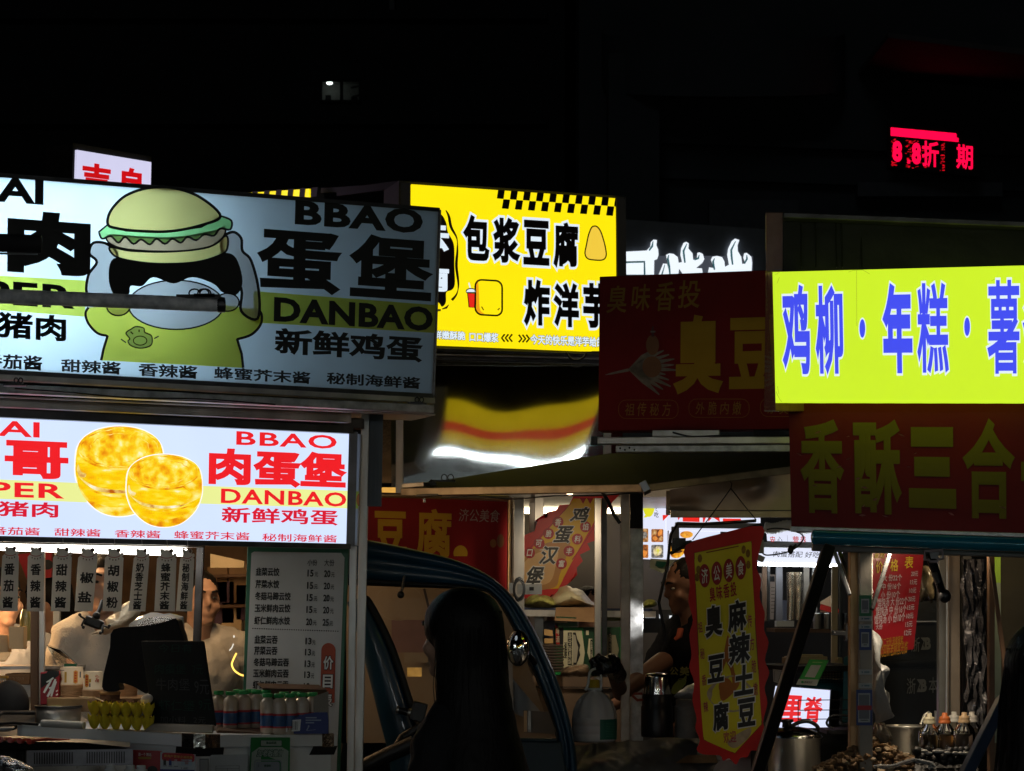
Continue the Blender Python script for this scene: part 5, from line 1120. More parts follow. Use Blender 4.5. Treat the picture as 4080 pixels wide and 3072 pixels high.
m = MB(); z_ = Vector((0, 0, -.017)); m.bar(cL + z_, cC + z_, .05, .032); m.bar(cC + z_ * .9, cR + z_ * .9, .05, .03); part('awning_rail', m, M('awning_rail_steel', (.3, .25, .19), .42, .8, .2, 14, .4, 9, rvar=.12), cst, .003)
m = MB(); m.bar(P(2560, 1925, 8.74), P(2580, 1962, 8.73), .03, .05, 0, (0, 1, 0)); m.bar(P(1612, 1936, 9.58), P(1700, 1930, 9.5), .04, .018); m.bar(P(1712, 1916, 9.55), P(1735, 1936, 9.55), .02, .022, 1); m.bar(P(1665, 1975, 9.5), P(1755, 1972, 9.45), .03, .01, 1); m.bar(P(1690, 1985, 9.5), P(1692, 2003, 9.5), .012, .01, 0, (0, 1, 0)); part('awning_bracket', m, [STEEL, BLACK], cst, .002)
m = MB(); s_ = 9.5 / F
for k in (0, 26): m.tube([P(1770 + k, 1903, 9.5) + Vector((.012 * math.cos(t), 0, .014 * math.sin(t))) for t in [2 * math.pi * i / 12 for i in range(12)]], .0022, 6, closed=True)
m.box(P(1768, 1916, 9.5), (.1, .02, .008)); solo('binder_clip', m, BLACK, 'black clip with wire loops on the back edge of the olive awning', 'clip', 'black clips on the rails')
post('post', cst, (2491, 1958), (2491, 3000), 9.25, 36, M('worn_steel', (.4, .33, .27), .45, .85, .2, 14, .3, 10, rvar=.12)); post('post', cst, (2535, 1960), (2535, 3000), 9.5, 52, GALV); post('post', cst, (2382, 1985), (2382, 3060), 10.4, 26, STEEL); post('post', cst, (2408, 1985), (2408, 3060), 10.5, 22, DSTEEL)
post('post', cst, (2662, 1955), (2662, 2052), 9.6, 17, M('worn_steel', (.4, .33, .27), .45, .85), False)
m = MB(); m.bar(P(2535, 1965, 9.4), P(2535, 2105, 9.4), .056, .02, 0, (0, 1, 0)); part('post_dark_plate', m, MATT, cst)  # dark plate on the upper end of the galvanised post
# dented steel panel under the awning at the right
m = MB(); vs = []; NU, NV = 40, 12
for j in range(NV + 1):
    for i in range(NU + 1):
        u, v = i / NU, j / NV; x = 2668 + 560 * u; y0 = 1952 - 95 * u; y = y0 + (2032 - y0) * v
        p = P(x, y, 9.45); p.y += .006 * math.sin(6 * u + 2) * math.sin(3 * v) - .025 * math.exp(-((u - .6) ** 2 / .008 + (v - .35) ** 2 / .06)) + .03 * math.exp(-((u - .1) ** 2 / .01 + (v - .8) ** 2 / .05)); vs.append(p)
m.add(vs, [(j * (NU + 1) + i, j * (NU + 1) + i + 1, (j + 1) * (NU + 1) + i + 1, (j + 1) * (NU + 1) + i) for j in range(NV) for i in range(NU)], 0, True)
part('dented_panel', m, M('dented_steel', (.42, .35, .28), .42, .55, .1, 18, .25, 6, rvar=.08), cst)
m = MB(); m.bar(P(2672, 2048, 9.4), P(3240, 2050, 9.4), .03, 27 / F * 9.4); part('rail', m, M('worn_steel', (.4, .33, .27), .45, .85), cst, .002)
m = MB(); m.box(P(2700, 2650, 9.9) - Vector((0, 0, .9)), (1.6, .7, .05)); part('counter', m, STEEL, cst)
m = MB(); m.box((.65, 9.6, .45), (1.5, .8, .9)); part('body', m, STEEL, cst)
wr = lambda pts, r_, lab, cat='wire', name='hanging_wire': solo(name, (lambda m: (m.tube([P(*p) for p in pts], r_, 7), m)[1])(MB()), BLACK, lab, cat)
wr([(2760, 2150, 9.1), (2840, 2045, 9.2), (2912, 1946, 9.3), (2916, 1926, 9.3), (2908, 1918, 9.3), (2918, 1905, 9.3)], .0022, 'thin black wire rising left to a knot under the olive awning')
wr([(2912, 1946, 9.3), (2970, 2020, 9.2), (3012, 2070, 9.1)], .0022, 'thin black wire falling right from the knot under the awning')
wr([(2400, 1960, 8.9), (2425, 2000, 9.0), (2448, 2052, 9.0), (2470, 2085, 9.0)], .008, 'short slanting black rod below the awning rail', 'rod', 'black_rod')
wr([(2655, 2560, 9.2), (2625, 2400, 9.2), (2660, 2250, 9.2), (2672, 2130, 9.2), (2700, 2085, 9.15), (2800, 2088, 9.1), (2900, 2082, 9.0), (3010, 2075, 8.9)], .0065, 'black cable bending along the top of the hanging banner and down past the man', 'cable', 'black_cable')

# hanging banner with the wavy red edge
HB = Board((2735, 2168), (3040, 2092), (3072, 3050), (2800, 3085), 8.5, 8.42)
hb = thing('hanging_banner', 'tall yellow and red wavy edged stinky tofu banner hanging in front of the man', 'banner', HB.pt(.5, 0))
YV = M('banner_yellow', (.66, .58, .02), .55, 0, .06, 10, .08); RV = M('banner_red', (.55, .022, .02), .55, 0, .06, 10, .12)
edge = []
lx = [(2735, 2172), (2742, 2260), (2748, 2330), (2741, 2400), (2757, 2470), (2742, 2530), (2752, 2610), (2744, 2660), (2766, 2720), (2760, 2790), (2778, 2860), (2772, 2900), (2790, 2950), (2776, 2985), (2800, 3005), (2868, 3010), (2880, 3032), (2905, 3022), (2930, 3048), (2948, 3020), (2975, 3018), (2990, 2992), (3022, 2990), (3030, 2950), (3056, 2920), (3040, 2880), (3058, 2800), (3046, 2740), (3064, 2680), (3046, 2630), (3060, 2560), (3042, 2510), (3046, 2440), (3028, 2380), (3036, 2310), (3018, 2260), (3032, 2180), (3038, 2096), (2880, 2124)]
edge = cr(lx, 3, True)
bulge = lambda p: .012 * math.sin((p[1] - 2100) * .011) + .01 * math.sin((p[0] - 2700) * .016 + p[1] * .004)
class Bent:
    """the banner's own plane, gently billowing"""
    def __init__(s, b): s.b = b; s.n = b.n
    def at(s, x, y, o=0): return s.b.at(x, y, o + bulge((x, y)))
def on(mb, k0=0):
    for i in range(k0, len(mb.v)):
        x, y = proj(mb.v[i]); mb.v[i] = mb.v[i] + HB.n * bulge((x, y))
    return mb
def mesh_poly(mb, b, q, o, mi=0, step=18):
    """fill a pixel polygon with a grid so it can billow"""
    xs = [p[0] for p in q]; ys = [p[1] for p in q]
    bmm = bmesh.new(); f_ = bmm.faces.new([bmm.verts.new((x, y, 0)) for x, y in q]); 
    bmesh.ops.triangulate(bmm, faces=[f_])
    for ax, lo, hi in ((0, min(xs), max(xs)), (1, min(ys), max(ys))):
        t = lo + step
        while t < hi:
            bmesh.ops.bisect_plane(bmm, geom=bmm.verts[:] + bmm.edges[:] + bmm.faces[:], plane_co=(t, 0, 0) if ax == 0 else (0, t, 0), plane_no=(1, 0, 0) if ax == 0 else (0, 1, 0)); t += step * (1 if ax == 0 else 2)
    bmm.verts.index_update()
    mb.add([b.at(v.co.x, v.co.y, o) for v in bmm.verts], [tuple(v.index for v in f.verts) for f in bmm.faces], mi, True); bmm.free()
m = MB(); mesh_poly(m, HB, edge, 0); on(m)
part('cloth', m, RV, hb)
m = MB(); mesh_poly(m, HB, [(2768, 2203), (2997, 2156), (3010, 2500), (3036, 2885), (2928, 3002), (2806, 2946), (2778, 2560)], .0015); on(m); part('yellow_field', m, YV, hb)
m = MB()
HB.line(m, [(2768, 2203), (2997, 2156), (3010, 2500), (3036, 2885), (2928, 3002), (2806, 2946), (2778, 2560)], 3, .003, 3, True); HB.line(m, [(2815, 2202), (2945, 2176)], 4, .003, 3)
for x, y in ((2790, 2225), (2784, 2270), (2778, 2300), (2966, 2190), (2984, 2205), (2986, 2250)): HB.poly(m, el(x, y, 9, 17, 10), .003, 4)
for x, y, t in ((2808, 2294, '济'), (2857, 2284, '公'), (2906, 2273, '美'), (2955, 2262, '食')):
    HB.poly(m, el(x, y, 22, 47, 26), .003, 1); HB.line(m, el(x, y, 19.5, 43, 26), 1.6, .0036, 3, True); HB.text(m, t, (x - 14, y - 27), (x + 15, y + 27), .0045, 2, .015, skew=.1)
for k, t in enumerate('臭味香投'): HB.text(m, t, (2824 + k * 29, 2342 - k * 7), (2851 + k * 29, 2394 - k * 7), .003, 1, .02)
# stew picture
HB.poly(m, cr([(2880, 2790), (2870, 2720), (2885, 2600), (2900, 2530), (2915, 2600), (2930, 2680), (2950, 2720), (2925, 2760)], 4, True), .0026, 5); HB.poly(m, cr([(2820, 2770), (2850, 2720), (2920, 2690), (2990, 2730), (3010, 2790), (2960, 2830), (2880, 2830)], 4, True), .0024, 6); HB.poly(m, el(2895, 2735, 28, 34, 20), .0028, 5); HB.poly(m, cr([(2900, 2960), (2930, 2930), (2990, 2900), (2985, 2935), (2930, 2980)], 4, True), .0025, 6)
part('print', on(m), [PRINTK, M('banner_crimson', (.34, .018, .03), .55), WHITEL, M('banner_maroon', (.22, .05, .01), .55), M('banner_ochre', (.24, .13, .015), .6, var=.3, vs=60), M('banner_orange', (.38, .12, .015), .6, var=.2), M('banner_broth', (.4, .32, .22), .6, var=.25, vs=30)], hb)
m = MB()
for t, a, b in (('臭', (2802, 2420), (2878, 2530)), ('麻', (2896, 2400), (2978, 2507)), ('辣', (2902, 2530), (2992, 2637)), ('豆', (2816, 2616), (2891, 2711)), ('土', (2924, 2656), (3004, 2762)), ('腐', (2840, 2802), (2913, 2904)), ('豆', (2938, 2787), (3014, 2888))): HB.text(m, t, a, b, .0055, 0, .04, out=.04, omi=1, skew=.08)
for k, t in enumerate(('祖', '秘', '香', '辣')): HB.text(m, t, (2776 + k * 10, 2480 + 105 * k), (2797 + k * 10, 2520 + 105 * k), .003, 2, .01)
for k, t in enumerate(('传', '方', '脆', '嫩')): HB.text(m, t, (2978 + k * 8, 2450 + 90 * k), (2998 + k * 8, 2500 + 90 * k), .003, 2, .01)
HB.text(m, '欢迎', (2884, 2916), (2936, 2956), .003, 2, .01)
part('lettering', on(m), [PRINTK, WHITEL, M('banner_pink', (.38, .03, .08), .55)], hb)
m = MB(); m.tube([P(2672, 2205, 8.55), P(2740, 2168, 8.52), P(3036, 2090, 8.46)], .007, 10); m.bar(P(2676, 2178, 8.56), P(2756, 2168, 8.54), .02, .03); m.box(P(2705, 2165, 8.55), (.05, .03, .04)); part('hanging_rod', m, BLACK, hb)
m = MB(); m.box(P(3030, 2225, 8.44), (.028, .02, .022), 0, Matrix.Rotation(R(25), 3, 'Y')); m.box(P(3034, 2178, 8.45), (.016, .03, .05)); solo('banner_clip', m, GREYP, 'grey clip at the top right corner of the hanging banner', 'clip', bev=.002)

# ---- on the front ledge of this stall
th_ = thing('vacuum_flask', 'black vacuum flask with shiny steel cap and orange handle', 'flask', P(2618, 2935, 9.05))
s = 9.05 / F; o = P(2618, 2935, 9.05)
m = MB(); m.lathe([(0, 0), (62 * s, 0), (64 * s, 8 * s), (64 * s, 120 * s), (60 * s, 124 * s), (60 * s, 160 * s), (57 * s, 170 * s)], o, 36); part('body', m, BLACK, th_)
m = MB(); m.lathe([(56 * s, 170 * s), (55.5 * s, 178 * s), (54 * s, 235 * s), (50 * s, 247 * s), (40 * s, 253 * s), (0, 255 * s)], o + Vector((.002, 0, 0)), 36); part('cap', m, M('cap_steel', (.6, .6, .58), .16, 1, .03, 20, .1), th_)
m = MB(); m.tube([P(2560, 2764, 9.0), P(2528, 2764, 9.0), P(2520, 2772, 9.0), P(2540, 2790, 9.0), P(2562, 2788, 9.0)], .0055, 10); part('handle', m, M('handle_orange', (.28, .04, .015), .4), th_)
cp = thing('cup_column', 'ribbed column of stacked grey bowls beside the vacuum flask', 'cups', P(2735, 2940, 9.1))
m = MB(); pr = [(0, 0)]
for k in range(22): pr += [(.046, k * .0058), (.0485, k * .0058 + .002), (.0485, k * .0058 + .004), (.046, k * .0058 + .0052)]
m.lathe(pr + [(.043, .135), (.043, .155), (0, .155)], P(2735, 2940, 9.1), 34); part('bowls', m, M('bowl_grey', (.22, .21, .19), .5), cp)
bag('plastic_bag', 'white shiny plastic bag between the flask and the banner', [(2682, 2778), (2720, 2745), (2760, 2722), (2790, 2725), (2800, 2790), (2740, 2785)], 9.0, .1, M('bag_white', (.55, .55, .53), .25, 0, .8, 30, .1), .006, 40)
# clear water jug
jg = thing('water_jug', 'big clear plastic oil jug with yellow cap and green label', 'jug', P(2368, 2955, 9.0)); o = P(2368, 2955, 9.0); s = 9.0 / F
JUG = M('jug_plastic', (.85, .8, .79), .16, 0, .2, 16, .05, trans=.35, ior=1.2, coat=.5)
m = MB(); m.lathe([(0, 0), (80 * s, 0), (88 * s, 8 * s), (90 * s, 30 * s), (87 * s, 34 * s), (90 * s, 38 * s), (90 * s, 62 * s), (87 * s, 66 * s), (90 * s, 70 * s), (90 * s, 92 * s), (88 * s, 97 * s)], o, 44)
m.lathe([(88 * s, 97 * s), (84 * s, 125 * s), (70 * s, 160 * s), (48 * s, 186 * s), (24 * s, 200 * s), (22 * s, 214 * s)], o, 66, ribs=.035, ribk=11); part('bottle', m, JUG, jg)
m = MB(); m.lathe([(0, 2 * s), (84 * s, 3 * s), (86 * s, 22 * s), (0, 22 * s)], o, 36); part('oil', m, M('cooking_oil', (.3, .16, .05), .1, 0, trans=.6), jg)
m = MB(); m.lathe([(22 * s, 216 * s), (20.5 * s, 218 * s), (20 * s, 243 * s), (17 * s, 247 * s), (0, 247 * s)], o, 28, ribs=.02, ribk=28); part('cap', m, M('cap_yellow', (.6, .42, .02), .4), jg)
m = MB(); m.lathe([(23 * s, 205 * s), (32 * s, 206 * s), (32 * s, 210 * s), (23 * s, 214 * s)], o, 28); part('neck_ring', m, WHITEP, jg)
m = MB(); na = 14; vs = []
for k in range(na + 1):
    a = R(-78 + 66 * k / na); vs += [o + Vector((91.5 * s * math.cos(a), 91.5 * s * math.sin(a), 12 * s)), o + Vector((91.5 * s * math.cos(a), 91.5 * s * math.sin(a), 92 * s))]
m.add(vs, [(2 * k, 2 * k + 2, 2 * k + 3, 2 * k + 1) for k in range(na)], 0, True)
for q_ in range(9):
    vs = []
    for k in range(7):
        a = R(-62 + 36 * k / 6); z0 = (24 + q_ * 6.5) * s; vs += [o + Vector((92 * s * math.cos(a), 92 * s * math.sin(a), z0)), o + Vector((92 * s * math.cos(a), 92 * s * math.sin(a), z0 + 1.5 * s))]
    m.add(vs, [(2 * k, 2 * k + 2, 2 * k + 3, 2 * k + 1) for k in range(6)], 1)
part('label', m, [M('jug_green', (.02, .14, .09), .4), M('jug_label_print', (.1, .25, .18), .5)], jg)
m = MB(); m.tube([P(*p, 8.93) for p in cr([(2332, 2750), (2342, 2730), (2346, 2705), (2350, 2680), (2362, 2668), (2374, 2664)], 4)], .005, 8); m.tube([P(*p, 8.95) for p in cr([(2392, 2752), (2396, 2730), (2396, 2700), (2392, 2680)], 4)], .004, 8); part('handle', m, WHITEL, jg)
# plastic sheet spread over the ledge
m = MB(); NU, NV = 60, 22; vs = []
for j in range(NV + 1):
    for i in range(NU + 1):
        u, v = i / NU, j / NV; p = lerp(lerp(P(2280, 2972, 9.15), P(2820, 2925, 9.2), u), lerp(P(2270, 3150, 8.7), P(2900, 3150, 8.7), u), v)
        q = noise.noise(Vector((u * 5, v * 3, 1))) * .022 + abs(noise.noise(Vector((u * 11 + 3, v * 6, 4)))) * .016; p += Vector((0, -q, q * .7)); vs.append(p)
m.add(vs, [(j * (NU + 1) + i, j * (NU + 1) + i + 1, (j + 1) * (NU + 1) + i + 1, (j + 1) * (NU + 1) + i) for j in range(NV) for i in range(NU)], 0, True)
solo('plastic_sheet', m, M('sheet_grey_film', (.12, .12, .115), .45, 0, .5, 16, .2, 6, coat=.08, spec=.25), 'crumpled grey plastic sheet covering the ledge below the jug', 'sheet')
m = MB(); m.hexa([P(2740, 3010, 8.95), P(2850, 3008, 8.95), P(2860, 3040, 8.9), P(2690, 3040, 8.9), P(2750, 3000, 9.2), P(2850, 3000, 9.2), P(2860, 3040, 9.1), P(2690, 3040, 9.1)])
solo('tofu_tray', m, M('tofu_pieces', (.2, .12, .05), .7, 0, .6, 30, .3, 20), 'tray of brown tofu pieces under the tip of the banner', 'tray')
bag('paper_cloth', 'white crumpled napkin bag hanging under the banner tip', [(2850, 3050), (2880, 3020), (2905, 3040), (2930, 3030), (2985, 2980), (3010, 2960), (3030, 3040), (3020, 3120), (2850, 3120)], 8.75, .06, SHIRTW, .008, 30)

# ---- stall behind with the shelf, beer box and bags
bs = thing('food_stall', 'warmly lit stall behind with counters, shelves and two bright tubes', 'stall', Vector((.35, 11.4, 0)))
m = MB(); m.box(P(2300, 2000, 11.6) + Vector((0, 0, .02)), (1.1, 1.2, .05)); part('roof', m, STEEL, bs)
m = MB(); m.bar(P(2060, 2442, 10.9), P(2600, 2448, 10.9), .5, .03); m.bar(P(2060, 2425, 10.7), P(2600, 2430, 10.7), .02, .012, 1); part('upper_shelf', m, [STEEL, M('shelf_edge_navy', (.02, .03, .08), .4)], bs)
m = MB(); m.hexa([P(2060, 2692, 10.4), P(2500, 2700, 10.4), P(2500, 3100, 10.4), P(2060, 3100, 10.4), P(2060, 2692, 11.2), P(2500, 2700, 11.2), P(2500, 3100, 11.2), P(2060, 3100, 11.2)]); m.bar(P(2060, 2735, 10.39), P(2500, 2740, 10.39), .01, .004, 1); m.bar(P(2400, 2740, 10.39), P(2400, 3100, 10.39), .006, .006, 1, (0, 1, 0)); m.tube([P(2425, 2744, 10.38), P(2450, 2746, 10.38)], .006, 8, 1); part('cabinet', m, [M('cabinet_brown', (.2, .14, .1), .5, 0, .05, 8, .1), BLACK], bs)
q = Board((2040, 1990), (2700, 1990), (2700, 3100), (2040, 3100), 12.6); m = MB(); q.slab(m, 0, -.03); part('back_wall', m, M('back_wall_drab', (.14, .12, .1), .7, 0, .1, 5, .2, 3), bs)
for k, (x0, x1) in enumerate(((2060, 2112), (2165, 2300), (2300, 2480))):
    m = MB(); m.tube([P(x0, 2033, 12.2), P(x1, 2034, 12.2)], .017, 12); part('tube_lamp', m, TUBEW, bs)
    m = MB(); m.bar(P(x0 - 10, 2012, 12.22), P(x1 + 10, 2012, 12.22), .05, .02); part('lamp_housing', m, WHITEP, bs)
for x, w_ in ((2120, 22), (2146, 14), (2128, 20)): post('post', bs, (x, 2000), (x, 3060), 11.6, w_, STEEL)
bag('produce_bag', 'large translucent plastic bag of greens on the upper shelf', [(2165, 2415), (2200, 2370), (2245, 2335), (2290, 2345), (2340, 2372), (2372, 2412), (2360, 2418), (2260, 2418)], 10.75, .22, M('bag_produce', (.62, .56, .36), .3, 0, .8, 24, .2, 14), .012, 22)
bag('greens_bag', 'small open bag of leafy greens left of the large produce bag', [(2092, 2420), (2100, 2385), (2150, 2370), (2205, 2385), (2225, 2418)], 10.7, .15, M('bag_greens', (.4, .4, .12), .4, 0, .9, 40, .5, 26), .012, 30)
m = MB(); m.hexa([P(2215, 2420, 10.65), P(2370, 2420, 10.65), P(2380, 2480, 10.5), P(2210, 2472, 10.5), P(2215, 2420, 10.7), P(2370, 2420, 10.7), P(2380, 2480, 10.6), P(2210, 2472, 10.6)]); m.box(P(2380, 2448, 10.8), (.35, .2, .06)); solo('cardboard_box', m, CARD, 'brown cardboard box flap under the produce bag', 'box')
bb = Board((2160, 2500), (2500, 2500), (2500, 2690), (2160, 2690), 10.55)
br = thing('beer_carton', 'green and cream beer carton printed sideways on the low cabinet', 'carton', bb.at(2290, 2690))
m = MB(); bb.slab(m, -.001, -.25, 0, (-.06, 0, 0, 0)); part('box', m, M('carton_green', (.015, .26, .07), .45, 0, .04, 12, .25, 4), br, .004)
m = MB(); bb.poly(m, [(2245, 2512), (2318, 2512), (2330, 2600), (2318, 2688), (2240, 2688)], .002, 0); bb.rect(m, 2262, 2520, 2279, 2650, .003, 1); bb.poly(m, [(2283, 2520), (2294, 2520), (2300, 2545), (2312, 2570), (2308, 2590), (2312, 2610), (2296, 2648), (2284, 2650)], .0035, 1); bb.poly(m, [(2283, 2528), (2292, 2530), (2298, 2560), (2304, 2580), (2296, 2640), (2283, 2640)], .004, 3)
bb.rect(m, 2324, 2500, 2372, 2690, .0015, 2); bb.rect(m, 2335, 2512, 2346, 2530, .003, 0); bb.poly(m, [(2346, 2545), (2360, 2545), (2362, 2640), (2352, 2640), (2340, 2600)], .003, 0); bb.rect(m, 2352, 2548, 2360, 2638, .004, 1); bb.rect(m, 2414, 2500, 2470, 2690, .0015, 2); bb.poly(m, [(2420, 2530), (2452, 2530), (2466, 2590), (2452, 2640), (2420, 2640)], .003, 4); bb.rect(m, 2424, 2520, 2436, 2640, .004, 1); bb.rect(m, 2212, 2480, 2245, 2570, .002, 1)
bb.poly(m, [(2212, 2490), (2226, 2500), (2230, 2570), (2216, 2565)], .004, 5); bb.poly(m, [(2215, 2455), (2296, 2460), (2300, 2496), (2225, 2500)], .02, 2); bb.rect(m, 2210, 2473, 2260, 2482, .022, 4)
part('print_panel', m, [M('carton_cream', (.62, .6, .42), .55), PRINTK, M('carton_deep_green', (.008, .05, .02), .45), M('carton_silver', (.45, .43, .34), .5), M('carton_dim', (.22, .2, .13), .55), M('carton_scarlet', (.4, .02, .015), .5)], br)
m = MB(); bb.text(m, '哈尔滨啤酒', (2263, 2524), (2278, 2646), .0045, 0, .03, turn=1); bb.text(m, 'HARBIN', (2248, 2560), (2259, 2622), .004, 1, .03, turn=1); bb.text(m, '啤酒', (2353, 2556), (2359, 2630), .005, 0, .02, turn=1); bb.text(m, '哈尔滨', (2425, 2526), (2435, 2632), .005, 2, .02, turn=1); bb.text(m, '啤', (2215, 2500), (2228, 2530), .005, 0, .02); bb.text(m, '酒', (2216, 2534), (2229, 2560), .005, 0, .02)
part('lettering', m, [M('carton_lettering_cream', (.5, .48, .36), .5), PRINTK, M('carton_dim', (.22, .2, .13), .55)], br)
sk = thing('tray_stack', 'stack of dark brown trays in front of the beer carton', 'trays', P(2205, 2690, 10.3))
m = MB()
for k in range(10): m.box(P(2203 + (k % 3), 2672 - k * 11, 10.32), (.094, .12, .0095))
part('trays', m, M('tray_dark', (.06, .04, .03), .5, 0, .1, 30, .2), sk, .002)
m = MB(); m.hexa([P(2168, 2506, 10.45), P(2202, 2512, 10.45), P(2202, 2535, 10.45), P(2168, 2530, 10.45), P(2168, 2506, 10.6), P(2202, 2512, 10.6), P(2202, 2535, 10.6), P(2168, 2530, 10.6)]); m.box(P(2186, 2553, 10.5), (.04, .1, .022)); solo('small_carton', m, M('carton_tan', (.5, .32, .13), .7, var=.2), 'small tan carton above the stack of brown trays', 'box')
bag('snack_bag', 'glossy navy and orange snack packet lying by the jug cap', [(2232, 2690), (2250, 2660), (2290, 2650), (2340, 2648), (2350, 2670), (2342, 2694), (2280, 2696)], 10.2, .08, M('packet_mix', (.2, .14, .09), .2, 0, .8, 30, .9, 9, coat=.5), .006, 40)

# flag banner hung aslant
FBn = Board((2020, 1960), (2480, 1960), (2480, 2420), (2020, 2420), 10.8)
fb = thing('slanting_banner', 'slanting red and yellow egg burger flag behind the steel posts', 'banner', FBn.at(2290, 1985))
red = [(2285, 1975), (2470, 1970), (2440, 2000), (2400, 2060), (2372, 2105), (2380, 2150), (2340, 2165), (2352, 2190), (2310, 2210), (2322, 2235), (2298, 2262), (2300, 2290), (2268, 2310), (2272, 2320), (2240, 2342), (2244, 2372), (2226, 2396), (2216, 2376), (2200, 2368), (2176, 2392), (2164, 2370), (2140, 2378), (2110, 2392), (2112, 2378), (2080, 2390), (2060, 2330), (2060, 2150), (2095, 2130), (2130, 2115), (2140, 2080), (2160, 2078), (2132, 2075), (2182, 2062), (2182, 2040), (2215, 2032), (2230, 2012), (2268, 2010)]
m = MB(); mesh_poly(m, FBn, red, 0, 0, 22); part('cloth', m, TL('flag_red_cloth', (.75, .03, .03), .5), fb)
m = MB()
mesh_poly(m, FBn, [(2286, 1987), (2420, 1985), (2350, 2110), (2300, 2200), (2262, 2270), (2225, 2345), (2100, 2352), (2066, 2340), (2066, 2250), (2150, 2150), (2210, 2080)], .002, 0, 22); part('yellow_field', m, TL('flag_yellow', (.85, .62, .015), .5), fb)
m = MB()
FBn.poly(m, cr([(2070, 2230), (2120, 2190), (2190, 2160), (2270, 2150), (2255, 2220), (2230, 2290), (2210, 2340), (2120, 2350), (2070, 2330)], 4, True), .003, 1); FBn.poly(m, cr([(2090, 2240), (2150, 2200), (2220, 2190), (2215, 2250), (2190, 2320), (2120, 2330), (2085, 2300)], 4, True), .0034, 2)
FBn.line(m, [(2275, 2005), (2215, 2072), (2150, 2140), (2085, 2215)], 3, .004, 3); FBn.line(m, [(2375, 2085), (2330, 2160), (2280, 2230)], 3, .004, 3)
for x, y, t in ((2223, 2080, '香'), (2185, 2126, '脆'), (2148, 2165, '可'), (2110, 2203, '口'), (2333, 2099, '馅'), (2300, 2148, '料'), (2267, 2196, '丰'), (2237, 2246, '富')):
    FBn.poly(m, el(x, y, 22, 22, 20), .004, 3); FBn.text(m, t, (x - 12, y - 14), (x + 13, y + 14), .006, 4, .012, skew=.2)
for x in (2310, 2338, 2366): FBn.poly(m, [(x, 1985), (x + 26, 1985), (x + 13, 2008)], .004, 3)
part('print', m, [PRINTK, TL('flag_brown', (.6, .32, .1), .5), TL('flag_crust', (.85, .6, .28), .5, var=.1), TL('flag_crimson', (.5, .02, .03), .5), WHITEL], fb)
m = MB()
for t, a, b in (('鸡', (2270, 2020), (2350, 2082)), ('蛋', (2204, 2096), (2286, 2164)), ('汉', (2148, 2176), (2226, 2248)), ('堡', (2086, 2256), (2168, 2338))): FBn.text(m, t, a, b, .006, 0, .03, out=.03, omi=1, skew=.35)
part('lettering', m, [PRINTK, WHITEL], fb)

# ---- white lit snack stall far behind
wb = Board((2545, 1960), (2660, 1966), (2660, 2232), (2545, 2226), 12.3)
ws = thing('light_box_sign', 'narrow white light box of snack photos and vertical writing behind the steel post', 'sign', wb.pt(.5, 1))
WL2 = E('snack_white', (222, 226, 246), 1.05, .02)
m = MB(); wb.slab(m, 0, -.02); part('face_panel', m, WL2, ws)
m = MB(); wb.poly(m, el(2585, 2012, 24, 48, 24), .002, 0); wb.poly(m, cr([(2562, 1968), (2590, 1966), (2600, 1990), (2598, 2015), (2582, 2025), (2575, 1995), (2562, 1985)], 4, True), .003, 1); wb.poly(m, [(2563, 2062), (2575, 2048), (2586, 2040), (2590, 2052), (2575, 2062)], .003, 0)
for x0, y0, x1, y1, k in ((2595, 2108, 2643, 2160, 2), (2595, 2171, 2643, 2223, 3), (2550, 2106, 2583, 2160, 4), (2550, 2170, 2583, 2223, 2)): wb.poly(m, rrect(x0, y0, x1, y1, 5), .002, k)
for x, y, a, b, k in ((2606, 2120, 11, 12, 4), (2630, 2122, 8, 14, 5), (2610, 2145, 10, 9, 5), (2634, 2146, 8, 9, 4), (2620, 2196, 17, 20, 6), (2618, 2198, 9, 12, 0), (2566, 2132, 13, 14, 3), (2566, 2205, 12, 13, 5)): wb.poly(m, el(x, y, a, b, 14, rot=20), .003, k)
part('picture', m, [E('print_lemon', (225, 222, 30), 1), E('print_blue', (55, 70, 135), 1), E3('food_photo_a', [(30, 18, 10), (150, 80, 30), (235, 150, 60)], [.3, .5, .7], 60), E3('food_photo_b', [(40, 40, 42), (110, 105, 100), (180, 175, 165)], [.3, .5, .7], 60), E3('food_photo_c', [(60, 30, 10), (170, 110, 50), (225, 190, 130)], [.3, .5, .7], 60), E('print_bun', (230, 140, 55), 1, .2, 60), E3('food_photo_d', [(120, 90, 60), (220, 200, 150), (245, 235, 200)], [.3, .5, .7], 70)], ws)
m = MB(); wb.vtext(m, '月小吃', (2607, 1975), (2624, 2062), .003, 0, .01, gap=.45)
for y in (1966, 2002, 2032): wb.line(m, [(2611, y), (2621, y + 6)], 1.5, .003, 0)
part('lettering', m, PRINTK, ws)
m = MB(); wq_ = Board((2655, 2050), (3030, 2058), (3030, 2120), (2655, 2112), 12.0)
w1 = thing('light_box_sign', 'white light box with big red characters cut off behind the banner', 'sign', wq_.pt(.5, 1))
wq_.slab(m, 0, -.06); part('face_panel', m, WL2, w1)
m = MB(); T = lambda t, a, b: wq_.text(m, t, a, b, .003, 0, .05)
wq_.rect(m, 2720, 2058, 2787, 2078, .003, 0, 2); wq_.poly(m, [(2820, 2062), (2836, 2064), (2822, 2079), (2822, 2068)], .003); wq_.poly(m, [(2840, 2062), (2866, 2062), (2868, 2080), (2848, 2066)], .003); wq_.rect(m, 2880, 2066, 2952, 2081, .003, 0, 1); wq_.poly(m, [(2700, 2058), (2712, 2058), (2702, 2074)], .003); wq_.poly(m, [(2800, 2062), (2812, 2062), (2806, 2080), (2800, 2080)], .003); wq_.poly(m, [(2640, 2052), (2664, 2052), (2655, 2062), (2641, 2076)], .003)
